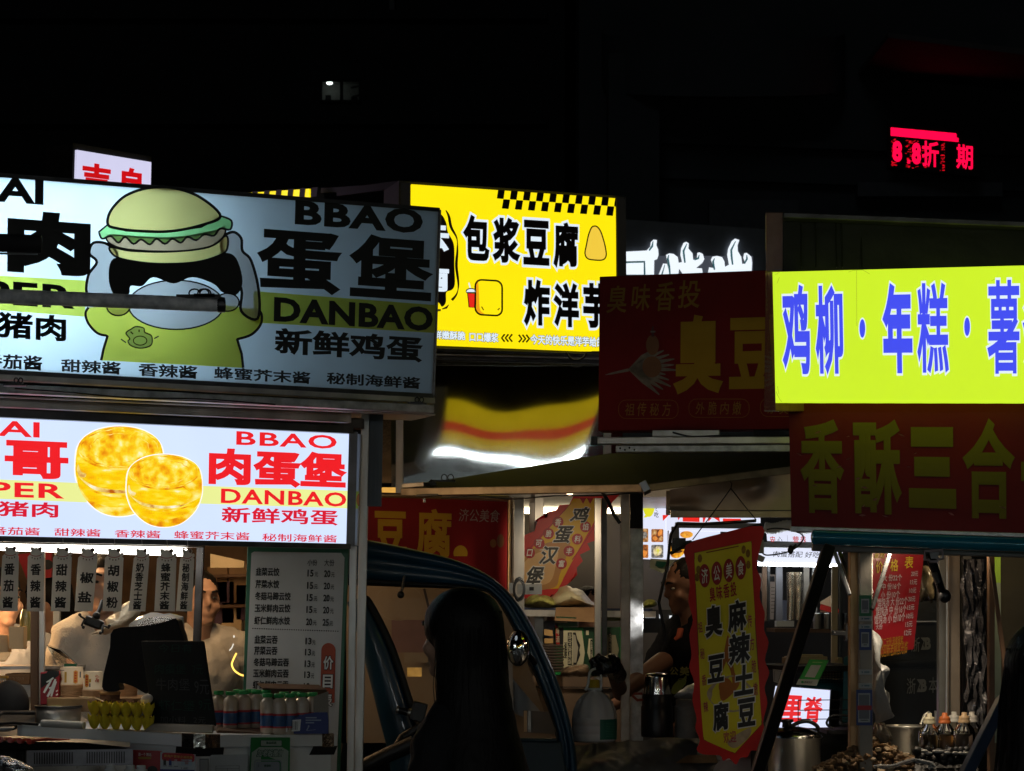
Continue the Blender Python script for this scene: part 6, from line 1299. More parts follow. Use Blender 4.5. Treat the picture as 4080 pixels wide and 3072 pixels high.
part('lettering', m, E('snack_red', (238, 40, 32), 1), w1)
wq2 = Board((2668, 2107), (2870, 2112), (2870, 2225), (2660, 2228), 12.1)
w2 = thing('light_box_sign', 'white light box with an orange burger picture beside the man\'s head', 'sign', wq2.pt(.5, 1)); m = MB(); wq2.slab(m, 0, -.05); part('face_panel', m, WL2, w2)
m = MB(); wq2.poly(m, el(2735, 2130, 26, 14, 20), .002, 0); wq2.poly(m, cr([(2668, 2180), (2690, 2168), (2725, 2172), (2728, 2200), (2705, 2222), (2675, 2218)], 4, True), .002, 0); wq2.poly(m, el(2702, 2198, 18, 6, 14, rot=-10), .003, 1); part('picture', m, [E3('burger_photo', [(150, 70, 10), (240, 160, 30), (250, 215, 90)], [.3, .5, .7], 40), E('burger_photo_dark', (70, 40, 15), 1)], w2)
for nm, q, lab, txt, a, b, mi, sk_ in (('a', Board((3058, 2112), (3300, 2116), (3300, 2160), (3062, 2154), 12.0), 'upper white light box strip with red and black characters right of the banner', None, None, None, 0, 0), ('b', Board((3008, 2178), (3360, 2186), (3350, 2246), (3024, 2238), 11.9), 'lower white light box strip with black brush writing right of the banner', '肉蛋搭配 好吃不贵', (3076, 2195), (3325, 2225), 0, .2)):
    r = thing('light_box_sign', lab, 'sign', q.pt(.5, 1)); m = MB(); q.slab(m, 0, -.06); part('face_panel', m, WL2, r); m = MB()
    if txt: q.text(m, txt, a, b, .003, 0, .004, skew=sk_)
    else:
        q.text(m, '安', (3067, 2136), (3090, 2168), .003, 1, .012); q.text(m, '心', (3096, 2138), (3118, 2166), .003, 0, .004); q.text(m, '｜', (3136, 2134), (3139, 2168), .003, 0, 0); q.text(m, '营', (3158, 2136), (3183, 2168), .003, 1, .012); q.text(m, '养', (3188, 2136), (3212, 2168), .003, 1, .012)
    part('lettering', m, [PRINTK, E('snack_crimson', (190, 30, 30), 1)], r)
m = MB(); m.bar(P(3020, 2247, 11.85), P(3348, 2254, 11.8), .03, .017); solo('strip_light', m, TUBEC, 'cool white strip light under the brush written light box', 'lamp')
wst = thing('food_stall', 'snack stall behind the tofu stall with grey rails and steel canisters', 'stall', Vector((1.1, 12.3, 0)))
for (a, b, h) in (((2690, 2092), (3030, 2096), 22), ((3020, 2170), (3340, 2175), 22), ((2690, 2098), (2692, 2180), 22)):
    m = MB(); m.bar(P(*a, 11.8), P(*b, 11.8), .04, h / F * 11.8, 0, (0, 0, 1) if a[1] != 2098 else (0, 1, 0)); part('rail', m, GREYP, wst, .003)
m = MB(); pts = [P(3045 + 60 * t, 2100 + 6 * math.sin(3 * t), 11.7) for t in [i * .1 for i in range(42)]]; m.tube(pts, [.028 + .002 * (i % 2) for i in range(42)], 14); part('duct_hose', m, WHITEL, wst)
q = Board((2540, 1950), (3600, 1950), (3600, 3100), (2540, 3100), 13.4); m = MB(); q.slab(m, 0, -.03); part('back_wall', m, M('back_wall_char', (.06, .055, .05), .7, 0, .1, 5, .3, 3), wst)
for k, (x, w_, mt) in enumerate(((3045, 18, BROWN), (3062, 10, DSTEEL), (3104, 26, M('strip_grey', (.2, .2, .22), .5)), (3212, 22, M('strip_taupe', (.24, .21, .17), .5)), (3245, 18, M('strip_pale', (.4, .4, .38), .5)))):
    m = MB(); m.bar(P(x, 2256, 12.0), P(x, 2475, 12.0), w_ / F * 12, .03, 0, (0, 1, 0)); part('upright', m, mt, wst)
q = Board((3012, 2283), (3092, 2290), (3082, 2468), (3070, 2468), 12.3); m = MB(); q.slab(m, 0, -.01); 
for k in range(8): q.rect(m, 3072, 2340 + k * 14, 3086, 2342 + k * 14, .002, 1)
q.rect(m, 3062, 2296, 3086, 2318, .002, 1); part('price_sheet', m, [M('sheet_buff', (.55, .45, .35), .7), PRINTK], wst)
for x, t in ((3150, 0), (3182, 1)):
    m = MB(); m.tube([P(x, 2280, 11.9), P(x + 1, 2380, 11.9), P(x - 2, 2470, 11.9)], [.022, .02, .018], 14); part('foil_pipe', m, M('foil_warm', (.55, .48, .38), .25, .95, .5, 22, .2), wst)
m = MB(); m.bar(P(3070, 2510, 12.0), P(3420, 2514, 12.0), .4, .02); part('shelf', m, BROWN, wst)
for k in range(9):
    m = MB(); m.lathe([(.019, 0), (.02, .004), (.02, .075), (.021, .08), (.016, .084), (0, .084)], P(3256 + k * 13 + (k % 2) * 3, 2506, 11.8 + (k % 3) * .08), 18); part('canister', m, [STEEL, BLACK, GALV][k % 3], wst)
m = MB(); m.bar(P(3090, 2485, 11.8), P(3160, 2485, 11.8), .08, .03); part('white_tub', m, WHITEP, wst)
m = MB(); m.hexa([P(3268, 2398, 12.1), P(3310, 2372, 12.1), P(3318, 2440, 12.1), P(3268, 2440, 12.1), P(3268, 2398, 12.2), P(3310, 2372, 12.2), P(3318, 2440, 12.2), P(3268, 2440, 12.2)]); m.bar(P(3268, 2418, 12.05), P(3350, 2440, 12.05), .03, .03, 1); part('wrapped_goods', m, [CREAM, REDPL], wst)
post('post', wst, (3326, 2256), (3322, 2900), 11.6, 24, M('pale_ash', (.5, .4, .24), .6, 0, .1, 20, .15, 4, stretch=(1, 1, .1))); post('post', wst, (3350, 2256), (3345, 2900), 11.7, 12, DSTEEL)
m = MB(); q = Board((3100, 2390), (3145, 2393), (3145, 2475), (3100, 2475), 12.8); q.slab(m, 0, -.02); part('notice', m, M('notice_blue', (.2, .22, .28), .6), wst)
m = MB(); m.hexa([P(2592, 2225, 11.0), P(2690, 2232, 11.0), P(2640, 2285, 10.9), P(2588, 2262, 10.9), P(2592, 2225, 11.02), P(2690, 2232, 11.02), P(2640, 2285, 10.92), P(2588, 2262, 10.92)]); m.hexa([P(2615, 2235, 10.98), P(2660, 2240, 10.98), P(2640, 2262, 10.9), P(2610, 2255, 10.9), P(2615, 2235, 10.985), P(2660, 2240, 10.985), P(2640, 2262, 10.905), P(2610, 2255, 10.905)], 1); solo('seed_sack', m, [M('sack_cream', (.4, .42, .3), .6), DGREEN], 'cream and green printed packet hanging behind the bright steel post', 'packet')
bag('green_pouch', 'small bag of green vegetables behind the bright post', [(2562, 2405), (2580, 2388), (2612, 2392), (2618, 2410), (2600, 2420), (2568, 2420)], 10.6, .06, M('pouch_green', (.24, .24, .05), .5, 0, .8, 50, .4, 30), .004, 40)
m = MB(); m.box(P(2640, 2475, 10.9), (.2, .2, .11)); 
for k in range(7): m.box(P(2574 + k * 5.5, 2456, 10.75), (.0035, .01, .014), 1)
m.box(P(2632, 2456, 10.75), (.012, .01, .018), 1); m.box(P(2672, 2458, 10.75), (.012, .01, .014), 1); solo('till', m, [BLACK, E('display_white', (225, 230, 235), 1)], 'small black machine with glowing white display bars behind the man', 'machine')

r = thing('bulb_lamp', 'added warm bulb, unseen under the olive awning, brightening cabinet and flag', 'lamp', P(2270, 1950, 9.95)); m = MB(); m.ell(P(2270, 1950, 9.95), .025, 0, 12, 8); part('bulb', m, E('warm_bulb', (1, .75, .45), 6, linear=True), r)  # added unseen bulb, brightens the low cabinet and the slanting flag
L = bpy.data.lights.new('bulb_light', 'SPOT'); L.energy = 12; L.spot_size = R(116); L.spot_blend = .7; L.color = (1, .8, .55); L.shadow_soft_size = .04; o = bpy.data.objects.new('bulb_light', L); C.objects.link(o); o.parent = r; o.location = (0, -.03, -.05); o.rotation_euler = (R(42), 0, 0)
r = thing('added_clip_lamp', 'added small clip lamp, unseen behind the hanging banner, whitening the steel post', 'lamp', P(2850, 2440, 9.22)); m = MB(); m.lathe([(.0, 0), (.02, 0), (.035, -.05), (.033, -.05), (.018, -.004)], P(2850, 2440, 9.22), 20, rot=Matrix.Rotation(R(90), 3, 'Y')); part('shade', m, BLACK, r)  # added unseen lamp, makes the glare reflected on the steel post
L = bpy.data.lights.new('added_clip_light', 'SPOT'); L.energy = 16; L.color = (1, .97, .92); L.spot_size = R(27); L.spot_blend = .7; L.shadow_soft_size = .02; o = bpy.data.objects.new('added_clip_light', L); C.objects.link(o); o.parent = r; o.location = (-.06, 0, 0)
o.rotation_euler = (P(2535, 2470, 9.47) - P(2835, 2440, 9.22)).to_track_quat('-Z', 'Y').to_euler()

# loose cables and tape along the frames
for pts, r_, lab in (([(1760, 1985, 9.35), (1900, 1978, 9.2), (2050, 1988, 9.1), (2200, 1976, 8.98), (2380, 1974, 8.88), (2545, 1962, 8.78)], .003, 'thin black cable sagging along the underside of the awning rail'),
    ([(2680, 1722, 9.06), (2760, 1740, 9.05), (2880, 1736, 9.04), (3020, 1746, 9.03), (3140, 1740, 9.02)], .0035, 'thin black cable draped over the rails under the dark red fascia'),
    ([(60, 1548, 6.98), (260, 1562, 7.1), (520, 1585, 7.25), (800, 1590, 7.4), (1100, 1612, 7.6), (1380, 1626, 7.75)], .003, 'thin black cable tied along the rail below the big burger fascia'),
    ([(3055, 2110, 8.9), (3100, 2105, 8.9), (3180, 2120, 8.9), (3200, 2150, 8.9), (3150, 2195, 8.9), (3060, 2212, 8.85), (3035, 2200, 8.6)], .003, 'black cable looping in front of the white light box strips')):
    m = MB(); m.tube([P(*p) for p in cr(pts, 5)], r_, 7); solo('loose_cable', m, BLACK, lab, 'cable', 'loose cables on the stall frames')
m = MB(); m.ell(P(3150, 2190, 8.88), (.012, .012, .018), 0, 10, 8); m.cap(P(3150, 2190, 8.88), P(3172, 2170, 8.88), .008, .004); solo('cable_plug', m, BLACK, 'small black plug joint on the cable before the brush written box', 'plug')
# ================================================================ chicken fillet stall at the right
LBX = Board((3078, 1084), (4300, 1052), (4300, 1608), (3090, 1606), 7.0, 6.85)
ls = thing('light_box_sign', 'glowing lime light box with blue characters at the right', 'sign', LBX.pt(.5, 1))
LIME = E('light_box_lime', (202, 236, 38), 1.06, .035, 1.5); BLU = E('light_box_blue', (66, 78, 242), 1, .02); ICE = E('light_box_halo', (228, 242, 248), 1, .02)
m = MB(); NU, NV = 60, 20; vs = []
for j in range(NV + 1):
    for i in range(NU + 1):
        u, v = i / NU, j / NV; e = .0016 * math.sin(40 * u + 7 * v) * math.exp(-u * 60) + .002 * math.exp(-((v - 1) ** 2) * 400) * math.sin(70 * u) + .0012 * math.exp(-(u - .31) ** 2 * 9000); vs.append(LBX.pt(u, v, e))
m.add(vs, [(j * (NU + 1) + i, (j + 1) * (NU + 1) + i, (j + 1) * (NU + 1) + i + 1, j * (NU + 1) + i + 1) for j in range(NV) for i in range(NU)], 0, True)
part('face_panel', m, LIME, ls)
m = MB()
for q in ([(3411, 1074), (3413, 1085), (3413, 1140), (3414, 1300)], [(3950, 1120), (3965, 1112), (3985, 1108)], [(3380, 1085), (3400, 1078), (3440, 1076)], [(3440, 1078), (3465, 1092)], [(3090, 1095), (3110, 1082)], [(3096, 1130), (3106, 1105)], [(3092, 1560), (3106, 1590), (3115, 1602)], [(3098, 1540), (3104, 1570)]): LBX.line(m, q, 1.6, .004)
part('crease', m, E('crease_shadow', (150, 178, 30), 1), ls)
m = MB(); T_ = LT(LBX, ls, [BLU, ICE], .007); T = lambda t, a, b, bold=.03, out=.026: T_(t, a, b, bold, out=out, omi=1)
T('鸡', (3114, 1138), (3230, 1492)); T('柳', (3246, 1140), (3362, 1490)); T('年', (3516, 1132), (3637, 1488), .045); T('糕', (3652, 1130), (3780, 1486), .02); T('薯', (3933, 1118), (4062, 1490), .018); T('条', (4076, 1118), (4200, 1486))
for x, y in ((3436, 1310), (3853, 1303)): LBX.poly(m, el(x, y, 15, 44, 24), .006, 1); LBX.poly(m, el(x, y, 11.5, 37, 24), .008, 0)
part('dot_print', m, [BLU, ICE], ls)
TAPE = M('brown_tape', (.34, .2, .14), .22, 0, .5, 18, .25, 8, coat=.5); FILMB = M('black_film_wrap', (.012, .012, .014), .35, 0, .3, 16, .3, 8, coat=.08, spec=.2)
m = MB(); m.hexa([P(3050, 846, 7.35), P(3122, 846, 7.28), P(3122, 1084, 7.28), P(3052, 1084, 7.35), P(3050, 846, 7.6), P(3122, 846, 7.6), P(3122, 1084, 7.6), P(3052, 1084, 7.6)]); m.hexa([P(3051, 1080, 7.35), P(3080, 1080, 7.02), P(3090, 1640, 7.02), P(3044, 1640, 7.35), P(3051, 1080, 7.5), P(3300, 1080, 7.5), P(3300, 1640, 7.5), P(3044, 1640, 7.5)]); part('taped_side', m, TAPE, ls, .004, fix=True)
m = MB(); m.hexa([P(3118, 852, 7.25), P(4300, 905, 7.1), P(4300, 1070, 7.1), P(3118, 1084, 7.25), P(3118, 852, 7.5), P(4300, 905, 7.4), P(4300, 1070, 7.4), P(3118, 1084, 7.5)]); 
for x in (3190, 3248, 3330, 3352, 3430, 3508, 3585, 3640, 3705, 3735, 3880, 3912): m.bar(P(x, 872, 7.22), P(x + 3, 1068, 7.2), .005, .006, 0, (0, 1, 0))
part('wrapped_backing', m, FILMB, ls, .003)
m = MB(); m.bar(P(3120, 862, 7.2), P(4300, 908, 7.05), .06, .02); part('top_bar', m, DSTEEL, ls, .004)
m = MB(); m.hexa([P(3722, 900, 7.21), P(3728, 900, 7.21), P(3728, 1060, 7.21), P(3718, 1060, 7.21), P(3722, 900, 7.22), P(3880, 905, 7.22), P(3880, 1055, 7.22), P(3718, 1060, 7.22)]); part('rust_patch', m, M('rust_film', (.09, .03, .015), .35, 0, .3, 12, .3), ls)

# red vinyl banner in clear wrap
RBN = Board((3142, 1606), (4300, 1600), (4300, 2140), (3153, 2098), 7.28, 7.12)
rb = thing('vinyl_banner', 'wrinkled glossy red banner with gold characters below the lime box', 'sign', RBN.pt(.5, 1))
m = MB(); NU, NV = 90, 42; vs = []; rn = random.Random(11); dents = [(rn.random(), rn.random(), rn.uniform(.006, .018), rn.uniform(-1, 1)) for _ in range(46)]
def dent(u, v):
    e = .0012 * noise.noise(Vector((u * 6, v * 5, 2)))
    for a, b, r_, k in dents: e += .0013 * k * math.exp(-((u - a) ** 2 + ((v - b) * .46) ** 2) / (r_ * r_))
    return e - .002 * math.exp(-((u - .185 + .05 * v) ** 2) * 3000)
for j in range(NV + 1):
    for i in range(NU + 1): vs.append(RBN.pt(i / NU, j / NV, dent(i / NU, j / NV)))
m.add(vs, [(j * (NU + 1) + i, (j + 1) * (NU + 1) + i, (j + 1) * (NU + 1) + i + 1, j * (NU + 1) + i + 1) for j in range(NV) for i in range(NU)], 0, True)
VIN = M('banner_vinyl', (.125, .006, .01), .4, 0, .12, 26, .12, 5, coat=0, rvar=.08, spec=.12); part('vinyl', m, VIN, rb)
T = LT(RBN, rb, M('vinyl_lettering_gold', (.135, .1, .008), .4, 0, .12, 26, .08, spec=.12), .0045)
T('香', (3188, 1672), (3363, 2048)); T('酥', (3398, 1674), (3592, 2052), .035); T('三', (3618, 1702), (3810, 2028), .07); T('合', (3838, 1670), (4040, 2070)); T('一', (4068, 1840), (4230, 1920), .07)
m = MB(); rn = random.Random(4)
for k in range(17):
    x, y = rn.uniform(3170, 4060), rn.uniform(1700, 2090); a = rn.uniform(-.5, .5); L_ = rn.uniform(6, 18)
    c = RBN.at(x, y, .009); d_ = (RBN.at(x + L_ * math.cos(a), y + L_ * math.sin(a), .009) - c); nn = RBN.n * .004; up_ = Vector((0, 0, .0035 + .004 * rn.random()))
    m.add([c - d_, c + up_ * .6 + nn, c + d_ * .9 + up_ * .2, c - up_ * .4 - nn * .2], [(0, 1, 2), (0, 2, 3)], 0, True)
part('wrap_glint', m, M('clear_wrap', (.36, .13, .13), .4, 0, .3, 40, .2, coat=.1), rb)  # pinkish flaps put in for the glints on the wrapped vinyl
rst2 = thing('food_stall', 'chicken fillet stall at the right with teal roller tube and grey posts', 'stall', Vector((1.3, 7.3, 0)))
m = MB(); m.bar(P(3150, 2108, 7.15), P(4300, 2142, 7.0), .05, .016); part('banner_rail', m, GALV, rst2, .002)
m = MB(); m.tube([P(3246, 2141, 6.92), P(4300, 2178, 6.86)], .0235, 24); m.ell(P(3246, 2141, 6.92), (.012, .0235, .0235), 0, 14, 12); part('roller_tube', m, M('tube_teal', (.008, .2, .3), .2, .2, .02, 10, .1, coat=.8), rst2)
m = MB(); m.bar(P(3236, 2176, 6.98), P(4300, 2210, 6.95), .05, .03); part('rail', m, M('rail_grey', (.17, .165, .16), .5, 0, .06, 20, .2), rst2, .004)
m = MB()
a, b = P(3300, 2185, 6.9), P(2985, 3180, 6.45)
m.bar(a, b, .036, .05, 0, (0, 1, 0)); part('strut', m, M('strut_dark', (.07, .06, .055), .3, .85, .12, 10, .4, 5, rvar=.1), rst2, .005)
for (a, b, w_, mt, d0, d1) in (((3322, 2190), (3385, 2370), 15, GREYP, 7.05, 7.0), ((3345, 2200), (3395, 2330), 26, DSTEEL, 7.2, 7.1), ((3548, 2195), (3474, 2430), 24, MATT, 7.05, 7.0), ((3425, 2195), (3474, 2370), 26, DSTEEL, 7.12, 7.05)):
    m = MB(); m.bar(P(*a, d0), P(*b, d1), .012, w_ / F * 7, 0, (0, 1, 0)); part('brace', m, mt, rst2, .002)
m = MB(); a = P(3402, 2190, 7.08); b = P(3402, 3060, 7.08); m.bar(a, Vector((b.x, b.y, 0)), .032, .04, 0, (0, 1, 0)); part('post', m, M('amber_timber', (.42, .25, .12), .38, .35, .2, 16, .35, 6, stretch=(1, 1, .15)), rst2, .003)
m = MB(); a = P(3447, 2190, 7.04); m.bar(a, Vector((a.x, a.y, 0)), .041, .04, 0, (0, 1, 0)); part('post', m, M('post_grey', (.22, .2, .17), .5, .2, .1, 16, .2), rst2, .003)
for x, w_, dd, mt in ((3755, 38, 7.6, M('post_slate', (.15, .15, .14), .4, .4, .08, 10, .2)), (3797, 48, 7.55, M('post_bronze', (.2, .16, .12), .5, .3, .08, 10, .2)), (3850, 34, 7.9, MATT), (3948, 22, 7.7, BROWN)):
    m = MB(); a = P(x, 2190, dd); m.bar(a, Vector((a.x, a.y, 0)), w_ / F * dd, .04, 0, (0, 1, 0)); part('post', m, mt, rst2, .002)
m = MB(); a = P(3773, 2195, 7.5); m.bar(a, P(3771, 2850, 7.5), .004, .006, 0, (0, 1, 0)); part('bright_edge', m, STEEL, rst2)
m = MB(); m.tube([P(3700, 2200, 6.95), P(3732, 2290, 6.98), P(3750, 2350, 7.0), P(3768, 2385, 7.02)], [.014, .013, .012, .008], 10); m.tube([P(3722, 2285, 6.93), P(3738, 2320, 6.94)], .0095, 10, 1); m.ell(P(3764, 2375, 7.0), (.02, .015, .022), 0, 12, 8); part('gas_spring', m, [BLACK, M('spring_steel', (.5, .5, .5), .3, 1)], rst2)
m = MB(); m.tube([P(x, y, 6.88) for x, y in ((3684, 2196), (3754, 2192), (3758, 2226), (3738, 2228), (3734, 2238), (3706, 2238), (3700, 2230), (3684, 2230))], .0045, 8, closed=True); m.hexa([P(3702, 2200, 6.9), P(3742, 2200, 6.9), P(3738, 2226, 6.9), P(3710, 2226, 6.9), P(3702, 2200, 6.94), P(3742, 2200, 6.94), P(3738, 2226, 6.94), P(3710, 2226, 6.94)], 1); part('latch', m, [M('latch_pink', (.3, .25, .25), .5), GREYP], rst2)
m = MB(); m.box((1.35, 7.75, .45), (1.9, .9, .9)); part('body', m, STEEL, rst2)
# stickers on the grey post (codes left out)
def stick(x0, y0, x1, y1, mats, lab, band=None):
    q = Board((x0, y0), (x1, y0), (x1, y1), (x0, y1), 7.005); m = MB(); q.slab(m, .0, -.002, 0)
    q.rect(m, x0 + 7, y0 + 14, x1 - 9, y1 - 12, .001, 1); q.rect(m, x0 + 10, y0 + 20, x1 - 13, y1 - 26, .002, 2); q.rect(m, x0 + 16, y1 - 22, x1 - 18, y1 - 19, .002, 3)
    if band: q.rect(m, x0 + 4, (y0 + y1) / 2 - 8, x1 - 4, (y0 + y1) / 2 + 10, .003, 4)
    solo('payment_sticker', m, mats, lab, 'sticker', 'payment stickers on the grey post')
SG = [M('sticker_green', (.01, .17, .06), .45), M('sticker_white', (.4, .42, .42), .5), M('sticker_slate', (.15, .16, .18), .5), PRINTK, REDP]; SBL = [M('sticker_blue', (.015, .045, .19), .45)] + SG[1:]
stick(3424, 2372, 3472, 2455, SG, 'green payment sticker, highest on the grey post'); stick(3424, 2505, 3472, 2590, SBL, 'blue payment sticker in the middle of the grey post'); stick(3412, 2748, 3476, 2890, SBL, 'large blue payment sticker with red band, lowest on the grey post', True)
for y, lab in ((2455, 'white label strip just under the green post sticker'), (2488, 'white label strip just above the blue post sticker'), (2668, 'white label strip low on the grey post above the white one'), (2722, 'white label strip just above the large blue sticker')):
    q = Board((3422, y), (3474, y), (3474, y + 20), (3422, y + 20), 7.006); m = MB(); q.slab(m, 0, -.002); q.poly(m, [(3433, y + 5), (3440, y + 10), (3433, y + 15)], .001, 1); q.rect(m, 3443, y + 7, 3464, y + 13, .001, 1); solo('label_strip', m, [SG[1], M('label_teal', (.08, .16, .2), .5)], lab, 'sticker', 'label strips on the grey post')
# red price list
PL = Board((3474, 2190), (3684, 2190), (3640, 2586), (3484, 2612), 7.45, 7.5)
pl2 = thing('price_list', 'red hanging price list with yellow and white writing at the right', 'price list', PL.pt(.5, 1))
m = MB(); PL.slab(m, 0, -.004); part('sheet', m, M('list_red', (.2, .008, .012), .35, 0, .05, 8, .08, coat=.3), pl2)
m = MB(); T = lambda t, a, b, mi=0, bold=.012, **k: PL.text(m, t, a, b, .002, mi, bold, **k)
T('香烈', (3482, 2204), (3524, 2224), 0, .02, skew=.2); T('价', (3488, 2235), (3518, 2283)); T('格', (3547, 2228), (3577, 2276)); T('表', (3605, 2216), (3636, 2265))
for k, (pr, l1) in enumerate((('20元', '大 份22个'), ('15元', '中 份16个'), ('10元', '小 份10个'), ('20元', '馄饨汤 大 份22个'), ('15元', '馄饨汤 中 份16个'), ('10元', '馄饨汤 小 份10个'), ('15元', '大份'), ('12元', ''))):
    y = 2276 + k * 33.5; x = 3634 - k * 3.8
    T(pr, (x - 4, y), (x + 22, y + 20), 1)
    if k < 3: T(l1, (3516 - k * 4, y + 14), (3592 - k * 4, y + 38), 1)
    elif k < 6: T(l1, (3494 - (k - 3) * 6, y + 8), (3614 - (k - 3) * 5, y + 32), 1)
    elif k == 6: T(l1, (3488, y + 10), (3515, y + 30), 1)
T('加汤二元份 现煮现卖', (3497, 2545), (3596, 2566), 2, .008); T('欢迎新老顾客光临', (3502, 2570), (3614, 2602), 2, .008, skew=.2)
part('lettering', m, [M('list_yellow', (.42, .3, .015), .5), M('list_pale', (.34, .3, .32), .5), M('list_ochre', (.28, .13, .01), .5)], pl2)
# black cabinet with plate lettering
kb = Board((3470, 2560), (3745, 2548), (3740, 3100), (3470, 3100), 8.3)
k_ = thing('storage_cabinet', 'black cabinet with grey plate characters behind the red price list', 'cabinet', kb.pt(.5, 1))
m = MB(); kb.slab(m, 0, -.3, 0, (0, .14, 0, 0)); kb.slab(m, .01, 0, 0, (0, -.1, 0, -.4)); m.bar(P(3470, 2640, 8.28), P(3745, 2636, 8.28), .02, .012); m.bar(P(3600, 2476, 8.28), P(3745, 2476, 8.28), .012, .004, 1); part('cabinet', m, [M('cabinet_black', (.012, .013, .014), .4, 0, .05, 10, .2), STEEL], k_)
m = MB(); kb.text(m, '浙', (3610, 2702), (3645, 2764), .012, 0, .006); kb.text(m, 'B', (3666, 2706), (3690, 2756), .012, 0, .06); kb.poly(m, [(3650, 2706), (3672, 2706), (3660, 2740), (3672, 2757), (3650, 2757), (3662, 2724)], .0125, 0); kb.text(m, '本', (3698, 2698), (3732, 2760), .012, 0, .006); kb.text(m, '浙', (3628, 2540), (3662, 2596), .012, 0, .006); kb.text(m, 'B', (3682, 2540), (3706, 2588), .012, 0, .06); kb.poly(m, [(3666, 2540), (3686, 2540), (3676, 2570), (3686, 2589), (3666, 2589), (3678, 2556)], .0125, 0)
part('lettering', m, M('plate_grey', (.24, .24, .24), .5), k_)
# shiny wrap and bags
bag('shopping_bag', 'white plastic shopping bag hanging on the grey post', [(3476, 2512), (3512, 2540), (3490, 2560), (3482, 2600), (3500, 2640), (3545, 2668), (3526, 2720), (3545, 2800), (3562, 2865), (3485, 2870), (3470, 2760), (3474, 2640)], 7.1, .07, M('bag_film_white', (.3, .3, .29), .4, 0, .9, 26, .12), .016, 17)
m = MB(); NU, NV = 14, 60; vs = []
for j in range(NV + 1):
    for i in range(NU + 1):
        u, v = i / NU, j / NV; x = 3830 + (95 - 25 * v) * u + 25 * v; y = 2228 + 660 * v; p = P(x, y, 7.5); q = noise.noise(Vector((u * 7, v * 10, 3))); q2 = noise.noise(Vector((u * 16, v * 9, 7))); p += Vector((.012 * q2, -.03 * q - .018 * q2, 0)); vs.append(p)
m.add(vs, [(j * (NU + 1) + i, j * (NU + 1) + i + 1, (j + 1) * (NU + 1) + i + 1, (j + 1) * (NU + 1) + i) for j in range(NV) for i in range(NU)], 0, False)
solo('foil_wrap', m, M('foil_film', (.1, .095, .1), .2, .35, .8, 60, .8, 16), 'long crumpled shiny wrap hanging at the right beside the green strip', 'wrap')
bag('red_packets', 'dark red packets at the foot of the shiny hanging wrap', [(3850, 2700), (3880, 2650), (3915, 2640), (3920, 2780), (3900, 2860), (3858, 2840)], 7.55, .06, M('packet_wine', (.16, .012, .02), .2, 0, .8, 40, .4, 20, coat=.6), .008, 40)
bag('hanging_pouch', 'clear crumpled pouch hanging right of the price list', [(3672, 2262), (3705, 2262), (3718, 2330), (3714, 2400), (3690, 2378), (3668, 2400), (3662, 2340)], 7.7, .06, M('pouch_amber', (.3, .25, .16), .14, 0, .9, 36, .6, 14, coat=.8), .008, 36)
m = MB(); m.hexa([P(3960, 2205, 7.9), P(3987, 2205, 7.9), P(3987, 2322, 7.9), P(3960, 2322, 7.9), P(3960, 2205, 7.92), P(3987, 2205, 7.92), P(3987, 2322, 7.92), P(3960, 2322, 7.92)]); m.hexa([P(3960, 2322, 7.9), P(3987, 2322, 7.9), P(3990, 2960, 7.9), P(3962, 2960, 7.9), P(3960, 2322, 7.92), P(3987, 2322, 7.92), P(3990, 2960, 7.92), P(3962, 2960, 7.92)], 1)
solo('lime_strip', m, [M('strip_lime', (.3, .5, .05), .4), M('strip_mint', (.3, .36, .26), .4)], 'vertical lime and pale green strip at the right edge', 'strip')
m = MB(); q = Board((3935, 2205), (4250, 2212), (4250, 3050), (3950, 3050), 8.4); q.slab(m, 0, -.02); part('side_panel', m, M('panel_umber', (.17, .13, .09), .6, 0, .15, 5, .35, 3), rst2)
m = MB(); m.bar(P(3945, 2205, 7.6), P(4010, 2700, 7.5), .012, .016, 0, (0, 1, 0)); solo('leaning_rod', m, BROWN, 'thin dark brown rod leaning beside the pale green strip', 'rod')
q = Board((3490, 2190), (4200, 2195), (4200, 3060), (3490, 3060), 9.4); m = MB(); q.slab(m, 0, -.03); solo('dark_screen', m, MATT, 'black screen closing the back of the right stall', 'screen')
# sign box, tablet stand, machine, basket
ZB = Board((3150, 2738), (3307, 2750), (3299, 2902), (3068, 2908), 8.6, 8.55)
zs = thing('light_box_sign', 'small glowing white box with red pork fillet characters low on the counter', 'sign', ZB.pt(.5, 1))
ZB = Board((3090, 2733), (3307, 2750), (3299, 2902), (3060, 2912), 8.6, 8.55)
m = MB(); ZB.slab(m, 0, -.015); part('face_panel', m, E('light_box_cool', (215, 222, 248), 1.1, .02), zs)
m = MB(); ZB.slab(m, -.017, -.1, 0, (.004, .004, .004, .004)); m.hexa([P(3308, 2750, 8.55), P(3348, 2755, 8.8), P(3340, 2905, 8.8), P(3300, 2903, 8.55), P(3306, 2750, 8.7), P(3330, 2755, 8.9), P(3330, 2905, 8.9), P(3298, 2903, 8.7)]); part('casing', m, BLACK, zs)
m = MB(); ZB.text(m, '里', (3124, 2768), (3192, 2876), .002, 0, .04); ZB.text(m, '脊', (3209, 2774), (3273, 2880), .002, 0, .03); part('lettering', m, E('light_box_scarlet', (236, 40, 46), 1), zs)
tq = Board((3225, 2626), (3303, 2629), (3254, 2733), (3172, 2728), 8.45, 8.45, -.03)
ts = thing('payment_stand', 'tilted bright green payment card standing on the white fillet sign', 'card', tq.pt(.5, 1))
m = MB(); tq.slab(m, 0, -.006); part('card', m, M('card_green', (.02, .36, .06), .35, 0, var=.05), ts, .003)
